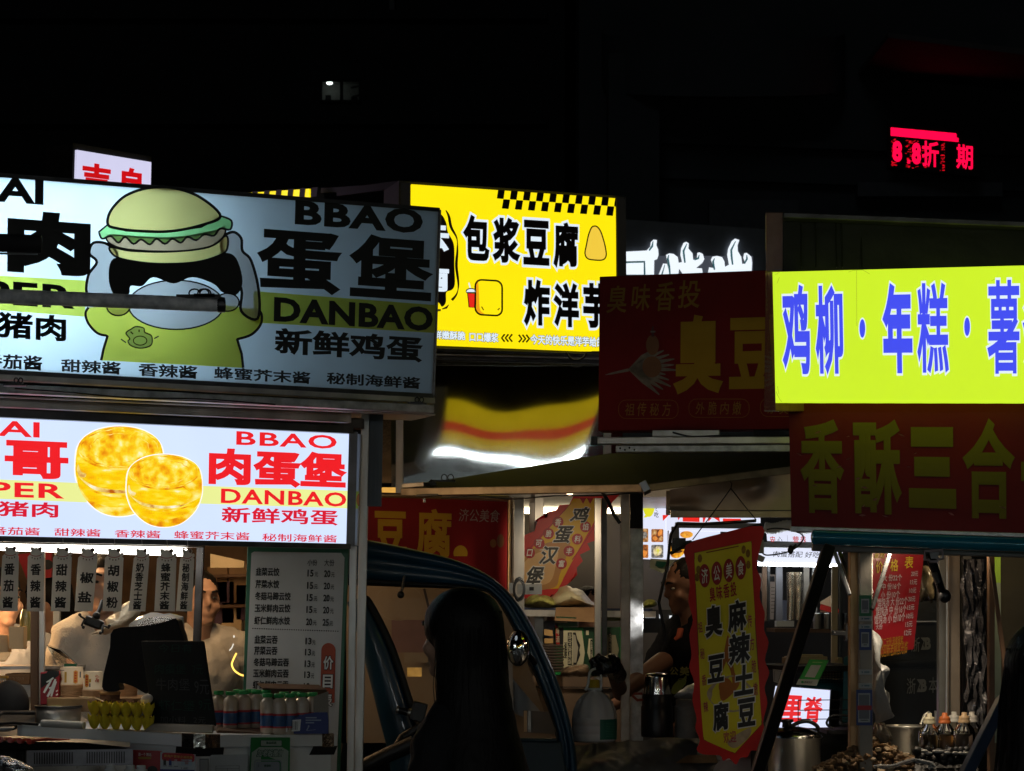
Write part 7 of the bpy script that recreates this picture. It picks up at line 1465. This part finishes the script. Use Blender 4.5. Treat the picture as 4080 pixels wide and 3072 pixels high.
m = MB(); tq.poly(m, [(3182, 2706), (3262, 2708), (3254, 2733), (3172, 2728)], .001, 0); tq.poly(m, [(3232, 2650), (3272, 2651), (3246, 2700), (3206, 2697)], .001, 0); tq.poly(m, el(3197, 2718, 6, 4.5, 12), .002, 1); tq.text(m, '微信支付', (3206, 2714), (3234, 2724), .002, 2, .01, skew=.3); tq.poly(m, [(3238, 2637), (3278, 2638), (3276, 2642), (3236, 2641)], .001, 3)
part('print', m, [M('card_white', (.5, .5, .46), .5), GREEN, PRINTK, M('card_pale_green', (.2, .5, .15), .5)], ts)
m = MB(); m.ell(P(3285, 2745, 8.8), (.1, .06, .04), 0, 26, 14); m.box(P(3300, 2750, 8.85), (.14, .08, .02)); m.hexa([P(3362, 2620, 8.6), P(3382, 2610, 8.6), P(3382, 2880, 8.6), P(3355, 2880, 8.6), P(3362, 2620, 8.7), P(3382, 2610, 8.7), P(3382, 2880, 8.7), P(3355, 2880, 8.7)]); solo('teal_machine', m, TEAL, 'teal plastic machine behind the green payment card', 'machine', bev=.004)
def grid(m, x0, y0, x1, y1, nx, ny, d, r_):
    for i in range(nx + 1): x = x0 + (x1 - x0) * i / nx; m.tube([P(x, y0, d), P(x, y1, d)], r_, 5)
    for j in range(ny + 1): y = y0 + (y1 - y0) * j / ny; m.tube([P(x0, y, d), P(x1, y, d)], r_, 5)
m = MB(); grid(m, 3160, 2660, 3350, 2720, 16, 6, 8.75, .0012); m.tube([P(3160, 2660, 8.75), P(3352, 2658, 8.7), P(3350, 2720, 8.7)], .003, 8); solo('wire_basket', m, BLACK, 'black wire basket of packed boxes behind the green payment card', 'basket')
m = MB(); m.box(P(3210, 2640, 8.95), (.16, .1, .05)); m.box(P(3225, 2622, 9.0), (.1, .08, .03)); m.box(P(3140, 2636, 8.95), (.04, .08, .035)); m.box(P(3342, 2650, 8.95), (.022, .06, .06)); m.box(P(3290, 2690, 8.9), (.14, .06, .03)); solo('takeaway_boxes', m, CREAM, 'cream takeaway boxes stacked in the black wire basket', 'boxes', bev=.003)
m = MB(); 
for y in (2790, 2830, 2866): m.tube([P(3180, y, 8.2), P(3385, y - 2, 8.1)], .0018, 6)
m.tube([P(3180, 2790, 8.2), P(3180, 2902, 8.2)], .0018, 6); m.tube([P(*p, 8.15) for p in cr([(3385, 2852), (3320, 2850), (3295, 2875), (3300, 2892), (3320, 2900)], 4)], .0045, 8); solo('wire_rack', m, BLACK, 'black wire rack crossing in front of the pork fillet box', 'rack')
m = MB(); q = Board((3080, 2666), (3116, 2670), (3100, 2722), (3082, 2716), 8.55); q.slab(m, 0, -.004); q.line(m, [(3086, 2672), (3112, 2675), (3100, 2716), (3086, 2712)], 1.2, .001, 1, True); solo('small_card', m, [M('small_card_grey', (.3, .3, .29), .5), PRINTK], 'small white card half hidden by the diagonal strut', 'card')
m = MB(); m.bar(P(3080, 2660, 8.7), P(3390, 2655, 8.8), .5, .02); m.box(P(3240, 2990, 8.8), (.5, .5, .2)); m.bar(P(3280, 2912, 8.3), P(3390, 2910, 8.3), .2, .015); solo('dark_counter', m, MATT, 'black counter under the pork fillet box', 'counter')
m = MB(); m.bar(P(3312, 2521, 7.6), P(3372, 2524, 7.6), .03, .018); m.box(P(3372, 2518, 7.6), (.012, .03, .06)); m.ell(P(3326, 2520, 7.58), (.003, .003, .003), 1); solo('hinge_arm', m, [BLACK, STEEL], 'black hinge arm sticking left from the amber post', 'hinge', bev=.003)
# big pot
bp = thing('stock_pot', 'large steel stock pot with domed lid and looped black handle', 'pot', P(3165, 3120, 7.6)); s = 7.6 / F; o = P(3165, 3120, 7.6)
m = MB(); m.lathe([(0, 0), (102 * s, 0), (104 * s, 6 * s), (104 * s, 178 * s), (112 * s, 182 * s), (112 * s, 186 * s), (102 * s, 186 * s)], o, 48); part('body', m, M('pot_steel', (.4, .4, .4), .22, 1, .05, 12, .25, 6, stretch=(3, 3, .1), rvar=.08), bp)
m = MB(); m.lathe([(109 * s, 186 * s), (108 * s, 190 * s), (90 * s, 205 * s), (55 * s, 219 * s), (20 * s, 225 * s), (0, 226 * s)], o, 48); part('lid', m, M('lid_steel', (.3, .3, .31), .18, 1, .03, 10, .15), bp)
m = MB(); m.lathe([(0, 222 * s), (20 * s, 222 * s), (18 * s, 240 * s), (26 * s, 244 * s), (26 * s, 254 * s), (0, 256 * s)], o + Vector((-.025, 0, 0)), 20); m.tube([P(*p, 7.55) for p in cr([(3155, 2893), (3185, 2878), (3220, 2874), (3250, 2888), (3262, 2905)], 4)], .007, 10); part('handle', m, BLACK, bp)
# steel bowl, sauces, food pile
m = MB(); s = 7.5 / F; m.lathe([(0, 0), (50 * s, 0), (72 * s, 10 * s), (82 * s, 120 * s), (92 * s, 124 * s), (93 * s, 130 * s), (84 * s, 130 * s), (70 * s, 14 * s)], P(3616, 3020, 7.5), 44); solo('steel_basin', m, STEEL, 'round steel basin beside the sauce bottles', 'basin')
m = MB(); m.tube([P(3668, 2888, 7.4), P(3686, 2848, 7.42), P(3700, 2838, 7.42), P(3708, 2846, 7.42)], .005, 8); m.tube([P(3728, 2895, 7.4), P(3728, 2832, 7.4)], .004, 8); solo('ladle', m, STEEL, 'steel ladle handle leaning in the basin', 'ladle')
sauces = [(3703, 2842, 7.2, 'leftmost sauce bottle with cream cap beside the basin', (.5, .45, .3), (.1, .06, .02)), (3764, 2840, 7.25, 'sauce bottle with an orange cap in the row by the basin', (.5, .13, .03), (.38, .17, .04)), (3801, 2836, 7.45, 'sauce bottle with a white cap behind the orange capped one', (.5, .48, .44), (.12, .08, .05)), (3842, 2838, 7.2, 'round shouldered sauce bottle with a tan cap at the right of the row', (.45, .3, .16), (.14, .1, .08)), (3872, 2836, 7.45, 'rightmost sauce bottle with pale cap', (.48, .44, .4), (.1, .06, .05))]
proto = None
for k, (x, y, dd, lab, cc, sc2) in enumerate(sauces):
    o = P(x, y, dd); r = thing('sauce_bottle', lab, 'bottle', o - Vector((0, 0, .13)), 'sauce bottles by the steel basin')
    m = MB(); m.lathe([(0, 0), (.008, 0), (.0085, -.01), (.016, -.013), (.018, -.02), (.017, -.024), (.0195, -.026), (.0195, -.033)], o, 22); part('cap', m, M('sauce_cap_%d' % k, cc, .45), r)
    m = MB(); m.lathe([(.016, -.033), (.018, -.038), (.03, -.052), (.034, -.064), (.034, -.15)], o, 24); part('glass', m, GLASS, r)
    m = MB(); m.lathe([(0, -.068), (.0325, -.068), (.0325, -.15), (0, -.15)], o, 24); part('sauce', m, M('sauce_%d' % k, sc2, .3, 0, var=.3, coat=.6), r)
m = MB(); m.hexa([P(3655, 2985, 7.0), P(3890, 2985, 7.0), P(3900, 3090, 6.9), P(3640, 3090, 6.9), P(3655, 2985, 7.4), P(3890, 2985, 7.4), P(3900, 3090, 7.4), P(3640, 3090, 7.4)])
rn = random.Random(9)
for k in range(60): m.ell(P(rn.uniform(3650, 3880), rn.uniform(2985, 3075), 6.95 + rn.uniform(0, .02)), rn.uniform(.006, .016), 0, 8, 6)
for k in range(8): m.ell(P(3680 + k * 24 + rn.uniform(-6, 6), 2996 + rn.uniform(-4, 6), 6.93), (.012, .006, .005), 1, 8, 6)
solo('topping_tray', m, [M('topping_black', (.01, .009, .008), .5, 0, .5, 60, .3), M('topping_pale', (.35, .33, .3), .4)], 'black tray of dark toppings under the sauce bottles', 'tray')
m = MB(); rn = random.Random(2)
for k in range(420):
    t = rn.random(); x = 3250 + 410 * t; hgt = 150 * (1 - abs(t - .55) * 1.6) ** 1 if abs(t - .55) < .6 else 8; y = 3080 - rn.random() ** .7 * max(10, hgt)
    m.box(P(x, y, 6.95 + rn.uniform(-.02, .12) + (3080 - y) * .0012), (rn.uniform(.012, .028), rn.uniform(.012, .024), rn.uniform(.006, .016)), 0 if rn.random() < .8 else 1, Matrix.Rotation(rn.uniform(0, 3), 3, 'Z') @ Matrix.Rotation(rn.uniform(-.8, .8), 3, 'X'))
o = solo('fried_pieces', m, [M('fried_brown', (.15, .085, .035), .55, 0, .5, 70, .4, 26), M('fried_pale', (.3, .22, .13), .6, 0, .5, 70, .3)], 'heaped mound of brown fried pieces at lower right', 'food', kind='stuff', bev=.003)
bag('clear_produce_bag', 'clear wet looking plastic bag on the mound behind the grey post', [(3480, 2900), (3500, 2875), (3525, 2885), (3555, 2930), (3540, 2960), (3482, 2960)], 7.15, .06, M('film_beige', (.25, .22, .17), .14, 0, .9, 40, .4, 20, coat=.8), .007, 40)
m = MB(); m.tube([P(*p, 6.85) for p in cr([(3480, 3055), (3560, 3052), (3640, 3030), (3720, 3048), (3700, 3060)], 5)], .007, 8); wrinkle(m, .004, 60); solo('clear_wrap', m, FILM, 'twisted clear plastic film along the bottom of the fried mound', 'film')
m = MB(); m.bar(P(4000, 2780, 6.2), P(3830, 3120, 6.0), .03, .05, 0, (0, 1, 0)); solo('blue_frame', m, M('frame_slate_blue', (.05, .075, .13), .4, .3, .06, 10, .2), 'slanting dark blue metal frame tube at the lower right edge', 'frame', bev=.004)
# stall bulb, then an added unseen work lamp, under the banner rail
r = thing('bulb_lamp', 'small warm bulb tucked under the rail of the right stall', 'lamp', P(3650, 2146, 7.33)); m = MB(); m.ell(P(3650, 2146, 7.33), .025, 0, 12, 8); part('bulb', m, E('warm_bulb', (1, .75, .45), 6, linear=True), r)
L = bpy.data.lights.new('bulb_light', 'POINT'); L.energy = 1.3; L.color = (1, .78, .52); L.shadow_soft_size = .05; o = bpy.data.objects.new('bulb_light', L); C.objects.link(o); o.parent = r; o.location = (0, -.03, -.03)

r = thing('added_clip_lamp', 'added downward lamp, unseen behind the teal roller tube, brightening the counter', 'lamp', P(3560, 2150, 7.02)); m = MB(); m.lathe([(0, .008), (.012, .008), (.018, -.008), (.016, -.008), (.01, .004)], P(3560, 2150, 7.02), 18); part('shade', m, BLACK, r)  # added unseen lamp, brightens stickers, bag and basin below
L = bpy.data.lights.new('added_clip_light', 'SPOT'); L.energy = 14; L.color = (1, .82, .6); L.spot_size = R(125); L.spot_blend = .6; L.shadow_soft_size = .015; o = bpy.data.objects.new('added_clip_light', L); C.objects.link(o); o.parent = r; o.location = (0, 0, -.012); o.rotation_euler = (R(14), 0, 0)

for x, y, d_, e, lab in ((3860, 2118, 7.75, 1.3, 'added unseen warm bulb at the back of the right stall above the shiny wrap'), (2830, 2010, 9.75, 1.8, 'added unseen warm bulb behind the dented steel panel above the vendor with the jug')):
    r = thing('bulb_lamp', lab, 'lamp', P(x, y, d_)); m = MB(); m.ell(P(x, y, d_), .02, 0, 12, 8); part('bulb', m, E('warm_bulb', (1, .75, .45), 6, linear=True), r)  # unseen bulbs added to warm and brighten the stall interiors
    L = bpy.data.lights.new('bulb_light', 'POINT'); L.energy = e; L.color = (1, .74, .44); L.shadow_soft_size = .04; o = bpy.data.objects.new('bulb_light', L); C.objects.link(o); o.parent = r; o.location = (0, -.02, -.04)
# ================================================================ people
def rotz(v, a, o): 
    c, s = math.cos(a), math.sin(a); return Vector((o[0] + v[0] * c - v[1] * s, o[1] + v[0] * s + v[1] * c, v[2]))
def person(label, foot, H, yaw, skin=SKIN, top=SHIRTW, legs=None, hair='short', sleeve='long', arms=None, fat=1.0, head_tilt=0, drop=0, group=None, collar=None, neck_low=0, hair_mat=HAIR):
    """standing figure facing -Y before the turn yaw; arms = (left elbow, left wrist, right elbow, right wrist) offsets from the shoulder"""
    k = H / 1.7; a = R(yaw); G = lambda x, y, z: rotz((x * k, y * k, z * k), a, foot)
    rt = Matrix.Rotation(a, 3, 'Z')
    r = thing('person', label, 'person', (foot[0], foot[1], 0), group)
    arms = arms or ((-.05, 0, -.28), (-.04, -.06, -.52), (.05, 0, -.28), (.04, -.06, -.52))
    S = [(-.185 * fat, 0, 1.39 - drop), (.185 * fat, 0, 1.39 - drop)]
    E_ = [tuple(S[0][i] + arms[0][i] for i in range(3)), tuple(S[1][i] + arms[2][i] for i in range(3))]
    W_ = [tuple(S[0][i] + arms[1][i] for i in range(3)), tuple(S[1][i] + arms[3][i] for i in range(3))]
    ht = Matrix.Rotation(R(head_tilt), 3, 'X')
    hd = lambda x, y, z: G(*(Vector((0, -.01, 1.50)) + ht @ Vector((x, y, z))))
    rh = rt @ ht
    m = MB()
    m.cap(G(0, .02, 1.36), hd(0, .0, .07), .062 * k, .056 * k)
    m.ell(hd(0, .012, .115), (.076 * k, .096 * k, .098 * k), 0, 20, 14, rh); m.ell(hd(0, -.022, .045), (.06 * k, .072 * k, .062 * k), 0, 18, 12, rh); m.ell(hd(0, -.072, .0), (.03 * k, .024 * k, .022 * k), 0, 14, 10, rh)
    m.ell(hd(0, -.078, .125), (.056 * k, .02 * k, .016 * k), 0, 14, 8, rh); m.ell(hd(0, -.097, .075), (.013 * k, .02 * k, .017 * k), 0, 12, 8, rh); m.tube([hd(0, -.086, .115), hd(0, -.098, .08)], [.009 * k, .013 * k], 10)
    m.ell(hd(0, -.088, .034), (.026 * k, .013 * k, .008 * k), 0, 12, 8, rh); m.ell(hd(0, -.086, .022), (.022 * k, .012 * k, .008 * k), 0, 12, 8, rh)
    for s in (-1, 1):
        m.ell(hd(s * .04, -.064, .06), (.028 * k, .022 * k, .026 * k), 0, 12, 8, rh); m.ell(hd(s * .077, .012, .085), (.012 * k, .022 * k, .034 * k), 0, 12, 8, rh)
    # trunk and limbs in skin
    m.ell(G(0, 0, 1.26), (.155 * fat * k, .1 * fat * k, .17 * k), 0, 20, 14, rt); m.ell(G(0, 0, 1.05), (.145 * fat * k, .1 * fat * k, .17 * k), 0, 20, 14, rt); m.ell(G(0, .01, .9), (.165 * fat * k, .11 * fat * k, .13 * k), 0, 20, 14, rt)
    for i, s in enumerate((-1, 1)):
        m.cap(G(s * .05, .01, 1.42), G(*S[i]), .045 * k, .052 * k); m.cap(G(*S[i]), G(*E_[i]), .048 * k, .037 * k); m.cap(G(*E_[i]), G(*W_[i]), .037 * k, .026 * k)
        m.cap(G(s * .09, 0, .86), G(s * .1, -.01, .48), .085 * k, .055 * k); m.cap(G(s * .1, -.01, .48), G(s * .1, .02, .09), .053 * k, .036 * k); m.cap(G(s * .1, .03, .04), G(s * .11, -.13, .03), .036 * k, .03 * k)
        # hand: palm and five curled fingers
        f_ = (Vector(W_[i]) - Vector(E_[i])).normalized(); sd = f_.cross(Vector((0, 0, 1))); sd = sd.normalized() if sd.length > .2 else Vector((1, 0, 0)); nn = sd.cross(f_).normalized(); w0 = Vector(W_[i])
        m.cap(G(*w0), G(*(w0 + f_ * .075)), .026 * k, .03 * k)
        for q, (dx, L_) in enumerate(((-.03, .062), (-.01, .072), (.01, .068), (.029, .052))):
            b = w0 + f_ * .085 + sd * dx; c = b + f_ * L_ * .55 - nn * .012; e = c + f_ * L_ * .3 - nn * .03
            m.cap(G(*b), G(*c), .0105 * k, .0095 * k); m.cap(G(*c), G(*e), .0095 * k, .008 * k)
        b = w0 + f_ * .03 - sd * s * .03; m.cap(G(*b), G(*(b + f_ * .035 - sd * s * .022 - nn * .01)), .0125 * k, .0105 * k)
    part('body', fuse(m, .0085 * k, 5), skin, r)
    m = MB()
    for s in (-1, 1):
        m.ell(hd(s * .032, -.0785, .098), (.0125 * k, .009 * k, .006 * k), 0, 12, 8, rh); m.ell(hd(s * .032, -.0868, .098), (.006 * k, .003 * k, .0055 * k), 1, 10, 6, rh)
    part('eyes', m, [M('eye_white', (.28, .24, .21), .5, spec=.2), PRINTK], r)
    m = MB()
    for s in (-1, 1): m.tube([hd(s * .014, -.096, .122), hd(s * .034, -.096, .129), hd(s * .052, -.082, .123)], [.004 * k, .005 * k, .003 * k], 8)
    part('eyebrows', m, hair_mat, r)
    # clothes
    m = MB(); q = .016
    m.ell(G(0, 0, 1.27), ((.17 * fat + q) * k, (.11 * fat + q) * k, .165 * k), 0, 20, 14, rt); m.ell(G(0, 0, 1.05), ((.16 * fat + q) * k, (.115 * fat + q) * k, .19 * k), 0, 20, 14, rt); m.ell(G(0, .01, .9), ((.175 * fat + q) * k, (.12 * fat + q) * k, .12 * k), 0, 20, 14, rt)
    for i, s in enumerate((-1, 1)):
        m.cap(G(s * .035, .014, 1.445 - neck_low - drop * .3), G(*S[i]), .056 * k, .07 * k)
        e = Vector(E_[i]); sh = Vector(S[i])
        if sleeve == 'long': m.cap(G(*S[i]), G(*E_[i]), .066 * k, .056 * k); m.cap(G(*E_[i]), G(*(e + (Vector(W_[i]) - e) * .9)), .056 * k, .042 * k)
        else: m.cap(G(*S[i]), G(*(sh + (e - sh) * .62)), .068 * k, .068 * k)
    sh_ = fuse(m, .0115 * k, 4); wrinkle(sh_, .008, 20); part('shirt', sh_, top, r)
    m = MB(); m.ell(G(0, .01, .9), ((.17 * fat + .018) * k, (.115 * fat + .018) * k, .12 * k), 0, 18, 12, rt)
    for s in (-1, 1): m.cap(G(s * .092, 0, .84), G(s * .1, -.01, .48), .1 * k, .075 * k); m.cap(G(s * .1, -.01, .48), G(s * .1, .02, .1), .075 * k, .06 * k)
    part('trousers', fuse(m, .014 * k, 4), legs or M('dark_trousers', (.02, .022, .028), .85, 0, .2, 60, .15), r)
    m = MB()
    if hair == 'short':
        m.ell(hd(0, .022, .135), (.082 * k, .096 * k, .086 * k), 0, 22, 16, rh); m.ell(hd(0, .05, .08), (.074 * k, .07 * k, .06 * k), 0, 18, 12, rh)
    elif hair == 'buzz':
        m.ell(hd(0, .02, .132), (.079 * k, .094 * k, .084 * k), 0, 22, 16, rh); m.ell(hd(0, .05, .09), (.07 * k, .064 * k, .06 * k), 0, 18, 12, rh)
    elif hair == 'tied':
        m.ell(hd(0, .02, .13), (.086 * k, .1 * k, .092 * k), 0, 22, 16, rh); m.ell(hd(0, .06, .08), (.076 * k, .066 * k, .075 * k), 0, 18, 12, rh); m.ell(hd(0, .12, .12), (.045 * k, .05 * k, .05 * k), 0, 14, 10, rh)
    else:
        m.ell(hd(0, .015, .125), (.096 * k, .116 * k, .1 * k), 0, 24, 18, rh)
        for t in range(13):
            an = R(-8 + 196 * t / 12); x, y = .066 * math.cos(an), .018 + .084 * math.sin(an)
            m.tube([hd(x * .96, y, .11), hd(x * 1.0, y, .02), G(x * 1.15, y * 1.05 + .01, 1.36), G(x * 1.6, y * 1.2 + .03, 1.2), G(x * 1.8, y * 1.3 + .04, 1.0)], [.03 * k, .034 * k, .038 * k, .046 * k, .016 * k], 10)
    if hair == 'long':
        lo = MB(); rn = random.Random(5)
        for t in range(90):
            an = R(rn.uniform(-14, 202)); x, y = .098 * math.cos(an), .018 + .118 * math.sin(an); j = lambda s: rn.uniform(-s, s)
            lo.tube([hd(x * .9, y * .9, .16), hd(x * 1.02 + j(.003), y + j(.003), .05), hd(x * 1.02 + j(.008), y + j(.006), -.04), G(x * 1.12 + j(.014), y * 1.1 + j(.01), 1.33), G(x * 1.45 + j(.03), y * 1.2 + .02 + j(.02), 1.16)], [.0006, .0011, .001, .0009, .0003], 4)
        part('loose_hair', lo, hair_mat, r)
    hm = fuse(m, .0095 * k, 4 if hair != 'long' else 16); wrinkle(hm, .003 if hair != 'long' else .0015, 60); part('hair', hm, hair_mat, r)
    return r

# woman in front, back to the camera, face turned a little left
wm = person('woman with long black hair seen from behind in front of the tricycle', (-.12, 5.45), 1.54, -126, top=M('black_coat', (.004, .004, .005), .9, 0, .3, 60, .2), hair='long', fat=.62, drop=.09)
# vendor with the long sleeves, face behind the tags
person('vendor in a beige long sleeved top working behind the sauce tags', (-1.6, 8.75), 1.72, 24, top=KNIT, hair='tied', fat=.64, arms=((-.08, .02, -.27), (.02, -.24, -.36), (.09, .02, -.26), (-.04, -.24, -.34)))
person('person in a white t-shirt standing beyond the clear pane by the price board', (-1.305, 9.45), 1.66, 28, top=SHIRTW, hair='short', sleeve='short', arms=((-.03, 0, -.28), (-.02, -.1, -.5), (.1, .03, -.27), (.13, -.02, -.52)))
person('person in a white top cut off by the left edge behind the cream boxes', (-2.04, 9.0), 1.66, 40, top=M('white_jersey', (.5, .52, .56), .9, 0, .2, 50, .05), hair='tied')
person('dark haired customer half hidden behind the third sauce tag', (-2.0, 9.75), 1.66, -30, top=M('dusty_pink_top', (.3, .18, .16), .85, 0, .2, 50, .1), hair='long')
# vendor with the jug: left arm out to the handle
mv = person('vendor in a black t-shirt leaning behind the banner with an oil jug in hand', (.80, 9.95), 1.73, -72, top=TEE, hair='buzz', sleeve='short', fat=1.08, head_tilt=14, skin=M('tanned_skin', (.2, .1, .065), .5, 0, .08, 120, .1, 12, spec=.25), arms=((-.12, -.1, -.26), (-.03, -.30, -.33), (.1, -.05, -.28), (.08, -.25, -.45)))
m = MB(); q = Board((2600, 2560), (2800, 2560), (2800, 2900), (2600, 2900), 9.72); m = MB()
q.text(m, '公', (2668, 2658), (2703, 2690), 0, 0, .03); q.text(m, '美', (2708, 2656), (2746, 2692), 0, 0, .03); q.poly(m, cr([(2680, 2735), (2700, 2712), (2720, 2705), (2735, 2690), (2732, 2720), (2715, 2745), (2690, 2765), (2676, 2760)], 4, True), 0, 1); q.line(m, cr([(2705, 2712), (2704, 2706), (2722, 2704), (2734, 2712), (2728, 2730)], 4), 2, .001, 0)
part('shirt_print', m, [M('shirt_gold', (.3, .24, .05), .7), M('shirt_olive', (.2, .22, .03), .7)], mv)
m = MB(); m.tube([P(2712, 2505, 9.7), P(2706, 2535, 9.68), P(2688, 2548, 9.68)], [.014, .015, .008], 10, flat=.4); part('collar', m, M('collar_coral', (.45, .09, .04), .8), mv)
# black gloved hand on the jug handle: palm, four curled fingers, thumb
m = MB(); c = P(2405, 2655, 8.98)
m.ell(c + Vector((.012, 0, .004)), (.044, .034, .038)); m.ell(c + Vector((.035, .01, .012)), (.035, .034, .04))
for k in range(4):
    b = c + Vector((-.022 + .004 * k, -.022, .026 - .017 * k)); m.cap(b, b + Vector((-.022, -.016, .002)), .0125, .0115); m.cap(b + Vector((-.022, -.016, .002)), b + Vector((-.03, .006, -.006)), .0115, .010); m.cap(b + Vector((-.03, .006, -.006)), b + Vector((-.012, .02, -.008)), .010, .009)
m.cap(c + Vector((.004, -.025, .028)), c + Vector((-.022, -.03, .042)), .0135, .0115)
m.cap(c + Vector((.04, .01, .0)), P(2462, 2690, 9.1), .034, .036)
part('glove', wrinkle(fuse(m, .006, 3), .0025, 60), M('glove_black', (.006, .006, .007), .25, 0, .6, 50, .2), mv)
m = MB(); m.cap(P(2450, 2690, 9.08), P(2475, 2760, 9.3), .03, .034); m.cap(P(2475, 2760, 9.3), P(2640, 2640, 9.8), .036, .048); part('forearm', fuse(m, .008, 4), M('tanned_skin', (.2, .1, .065), .5), mv)
person('person in a grey shirt with a lavender apron behind the slanting flag', (.40, 11.75), 1.62, 20, top=M('lavender_cotton', (.32, .22, .26), .85, 0, .2, 40, .08), hair='short', sleeve='short')
person('person in a dark grey jacket at the produce shelf', (.24, 12.0), 1.66, 60, top=M('grey_jacket', (.12, .12, .14), .85, 0, .3, 40, .1), hair='short')
# passer-by at the right edge
person('passer by with black hair cut off at the lower right edge', (.905, 3.75), 1.475, 14, top=M('black_coat', (.004, .004, .005), .9), hair='long', fat=.5, drop=.13)

# ================================================================ unseen row of stalls opposite: mirrored in the steel, sized to light the fronts
def opposite(x, y, yaw, face, band, txt, lab):
    WID = 3.3; a = R(yaw); G = lambda X, Y, Z: rotz((X, Y, Z), a, (x, y)); rt = Matrix.Rotation(a, 3, 'Z')
    r = thing('food_stall', lab, 'stall', (x, y, 0), 'stalls across the lane')
    m = MB()
    for sx in (-WID / 2 + .1, WID / 2 - .1):
        for sy in (-.6, .6): m.box(G(sx, sy, 1.15), (.04, .04, 2.3), 0, rt)
    part('posts', m, STEEL, r)
    m = MB(); m.box(G(0, 0, 2.28), (WID, 1.4, .05), 0, rt); part('roof', m, STEEL, r)
    m = MB(); m.box(G(0, 0, .5), (WID - .2, 1.2, 1.0), 0, rt); part('body', m, STEEL, r)
    m = MB(); m.box(G(0, -.62, 1.6), (WID - .1, .03, 1.2), 0, rt); part('rear_wall', m, M('opposite_wall', (.1, .105, .105), .7), r)
    m = MB(); m.box(G(0, .66, 2.62), (WID, .1, .66), 0, rt); part('sign_casing', m, MATT, r)
    m = MB(); m.box(G(0, .725, 2.62), (WID - .06, .02, .6), 0, rt); part('sign_face', m, E('opposite_' + face[0], face[1], .42, .05), r)
    m = MB(); m.box(G(0, .742, 2.56), (WID - .2, .01, .13), 0, rt); part('sign_band', m, E('opposite_' + band[0], band[1], .5, .05), r)
    m = MB(); m.box(G(-.1, .3, 1.52), (1.7, .04, .4), 0, rt); part('menu_light', m, E('opposite_menu', (222, 242, 236), 1.05, .05), r)
    m = MB(); m.box(G(0, .5, 2.2), (1.9, .05, .035), 0, rt); part('strip_light', m, E('opposite_tube', (.88, .97, 1), 42, .02, linear=True), r)
YEL, RDD, WHT, LMM = ('yellow', (250, 215, 20)), ('red', (225, 60, 40)), ('white', (225, 238, 240)), ('lime', (205, 230, 60))
opposite(-4.0, -2.4, 14, WHT, RDD, '', 'white signed stall across the lane, at its left end')
opposite(-.5, -3.2, 0, YEL, RDD, '', 'yellow signed stall across the lane, facing the snack cart')
opposite(3.2, -2.9, -6, YEL, RDD, '', 'second yellow signed stall across the lane')
opposite(6.7, -2.0, -16, WHT, RDD, '', 'white signed stall across the lane, at its right end')
bpy.data.objects.remove(_fo); bpy.data.curves.remove(_fc)
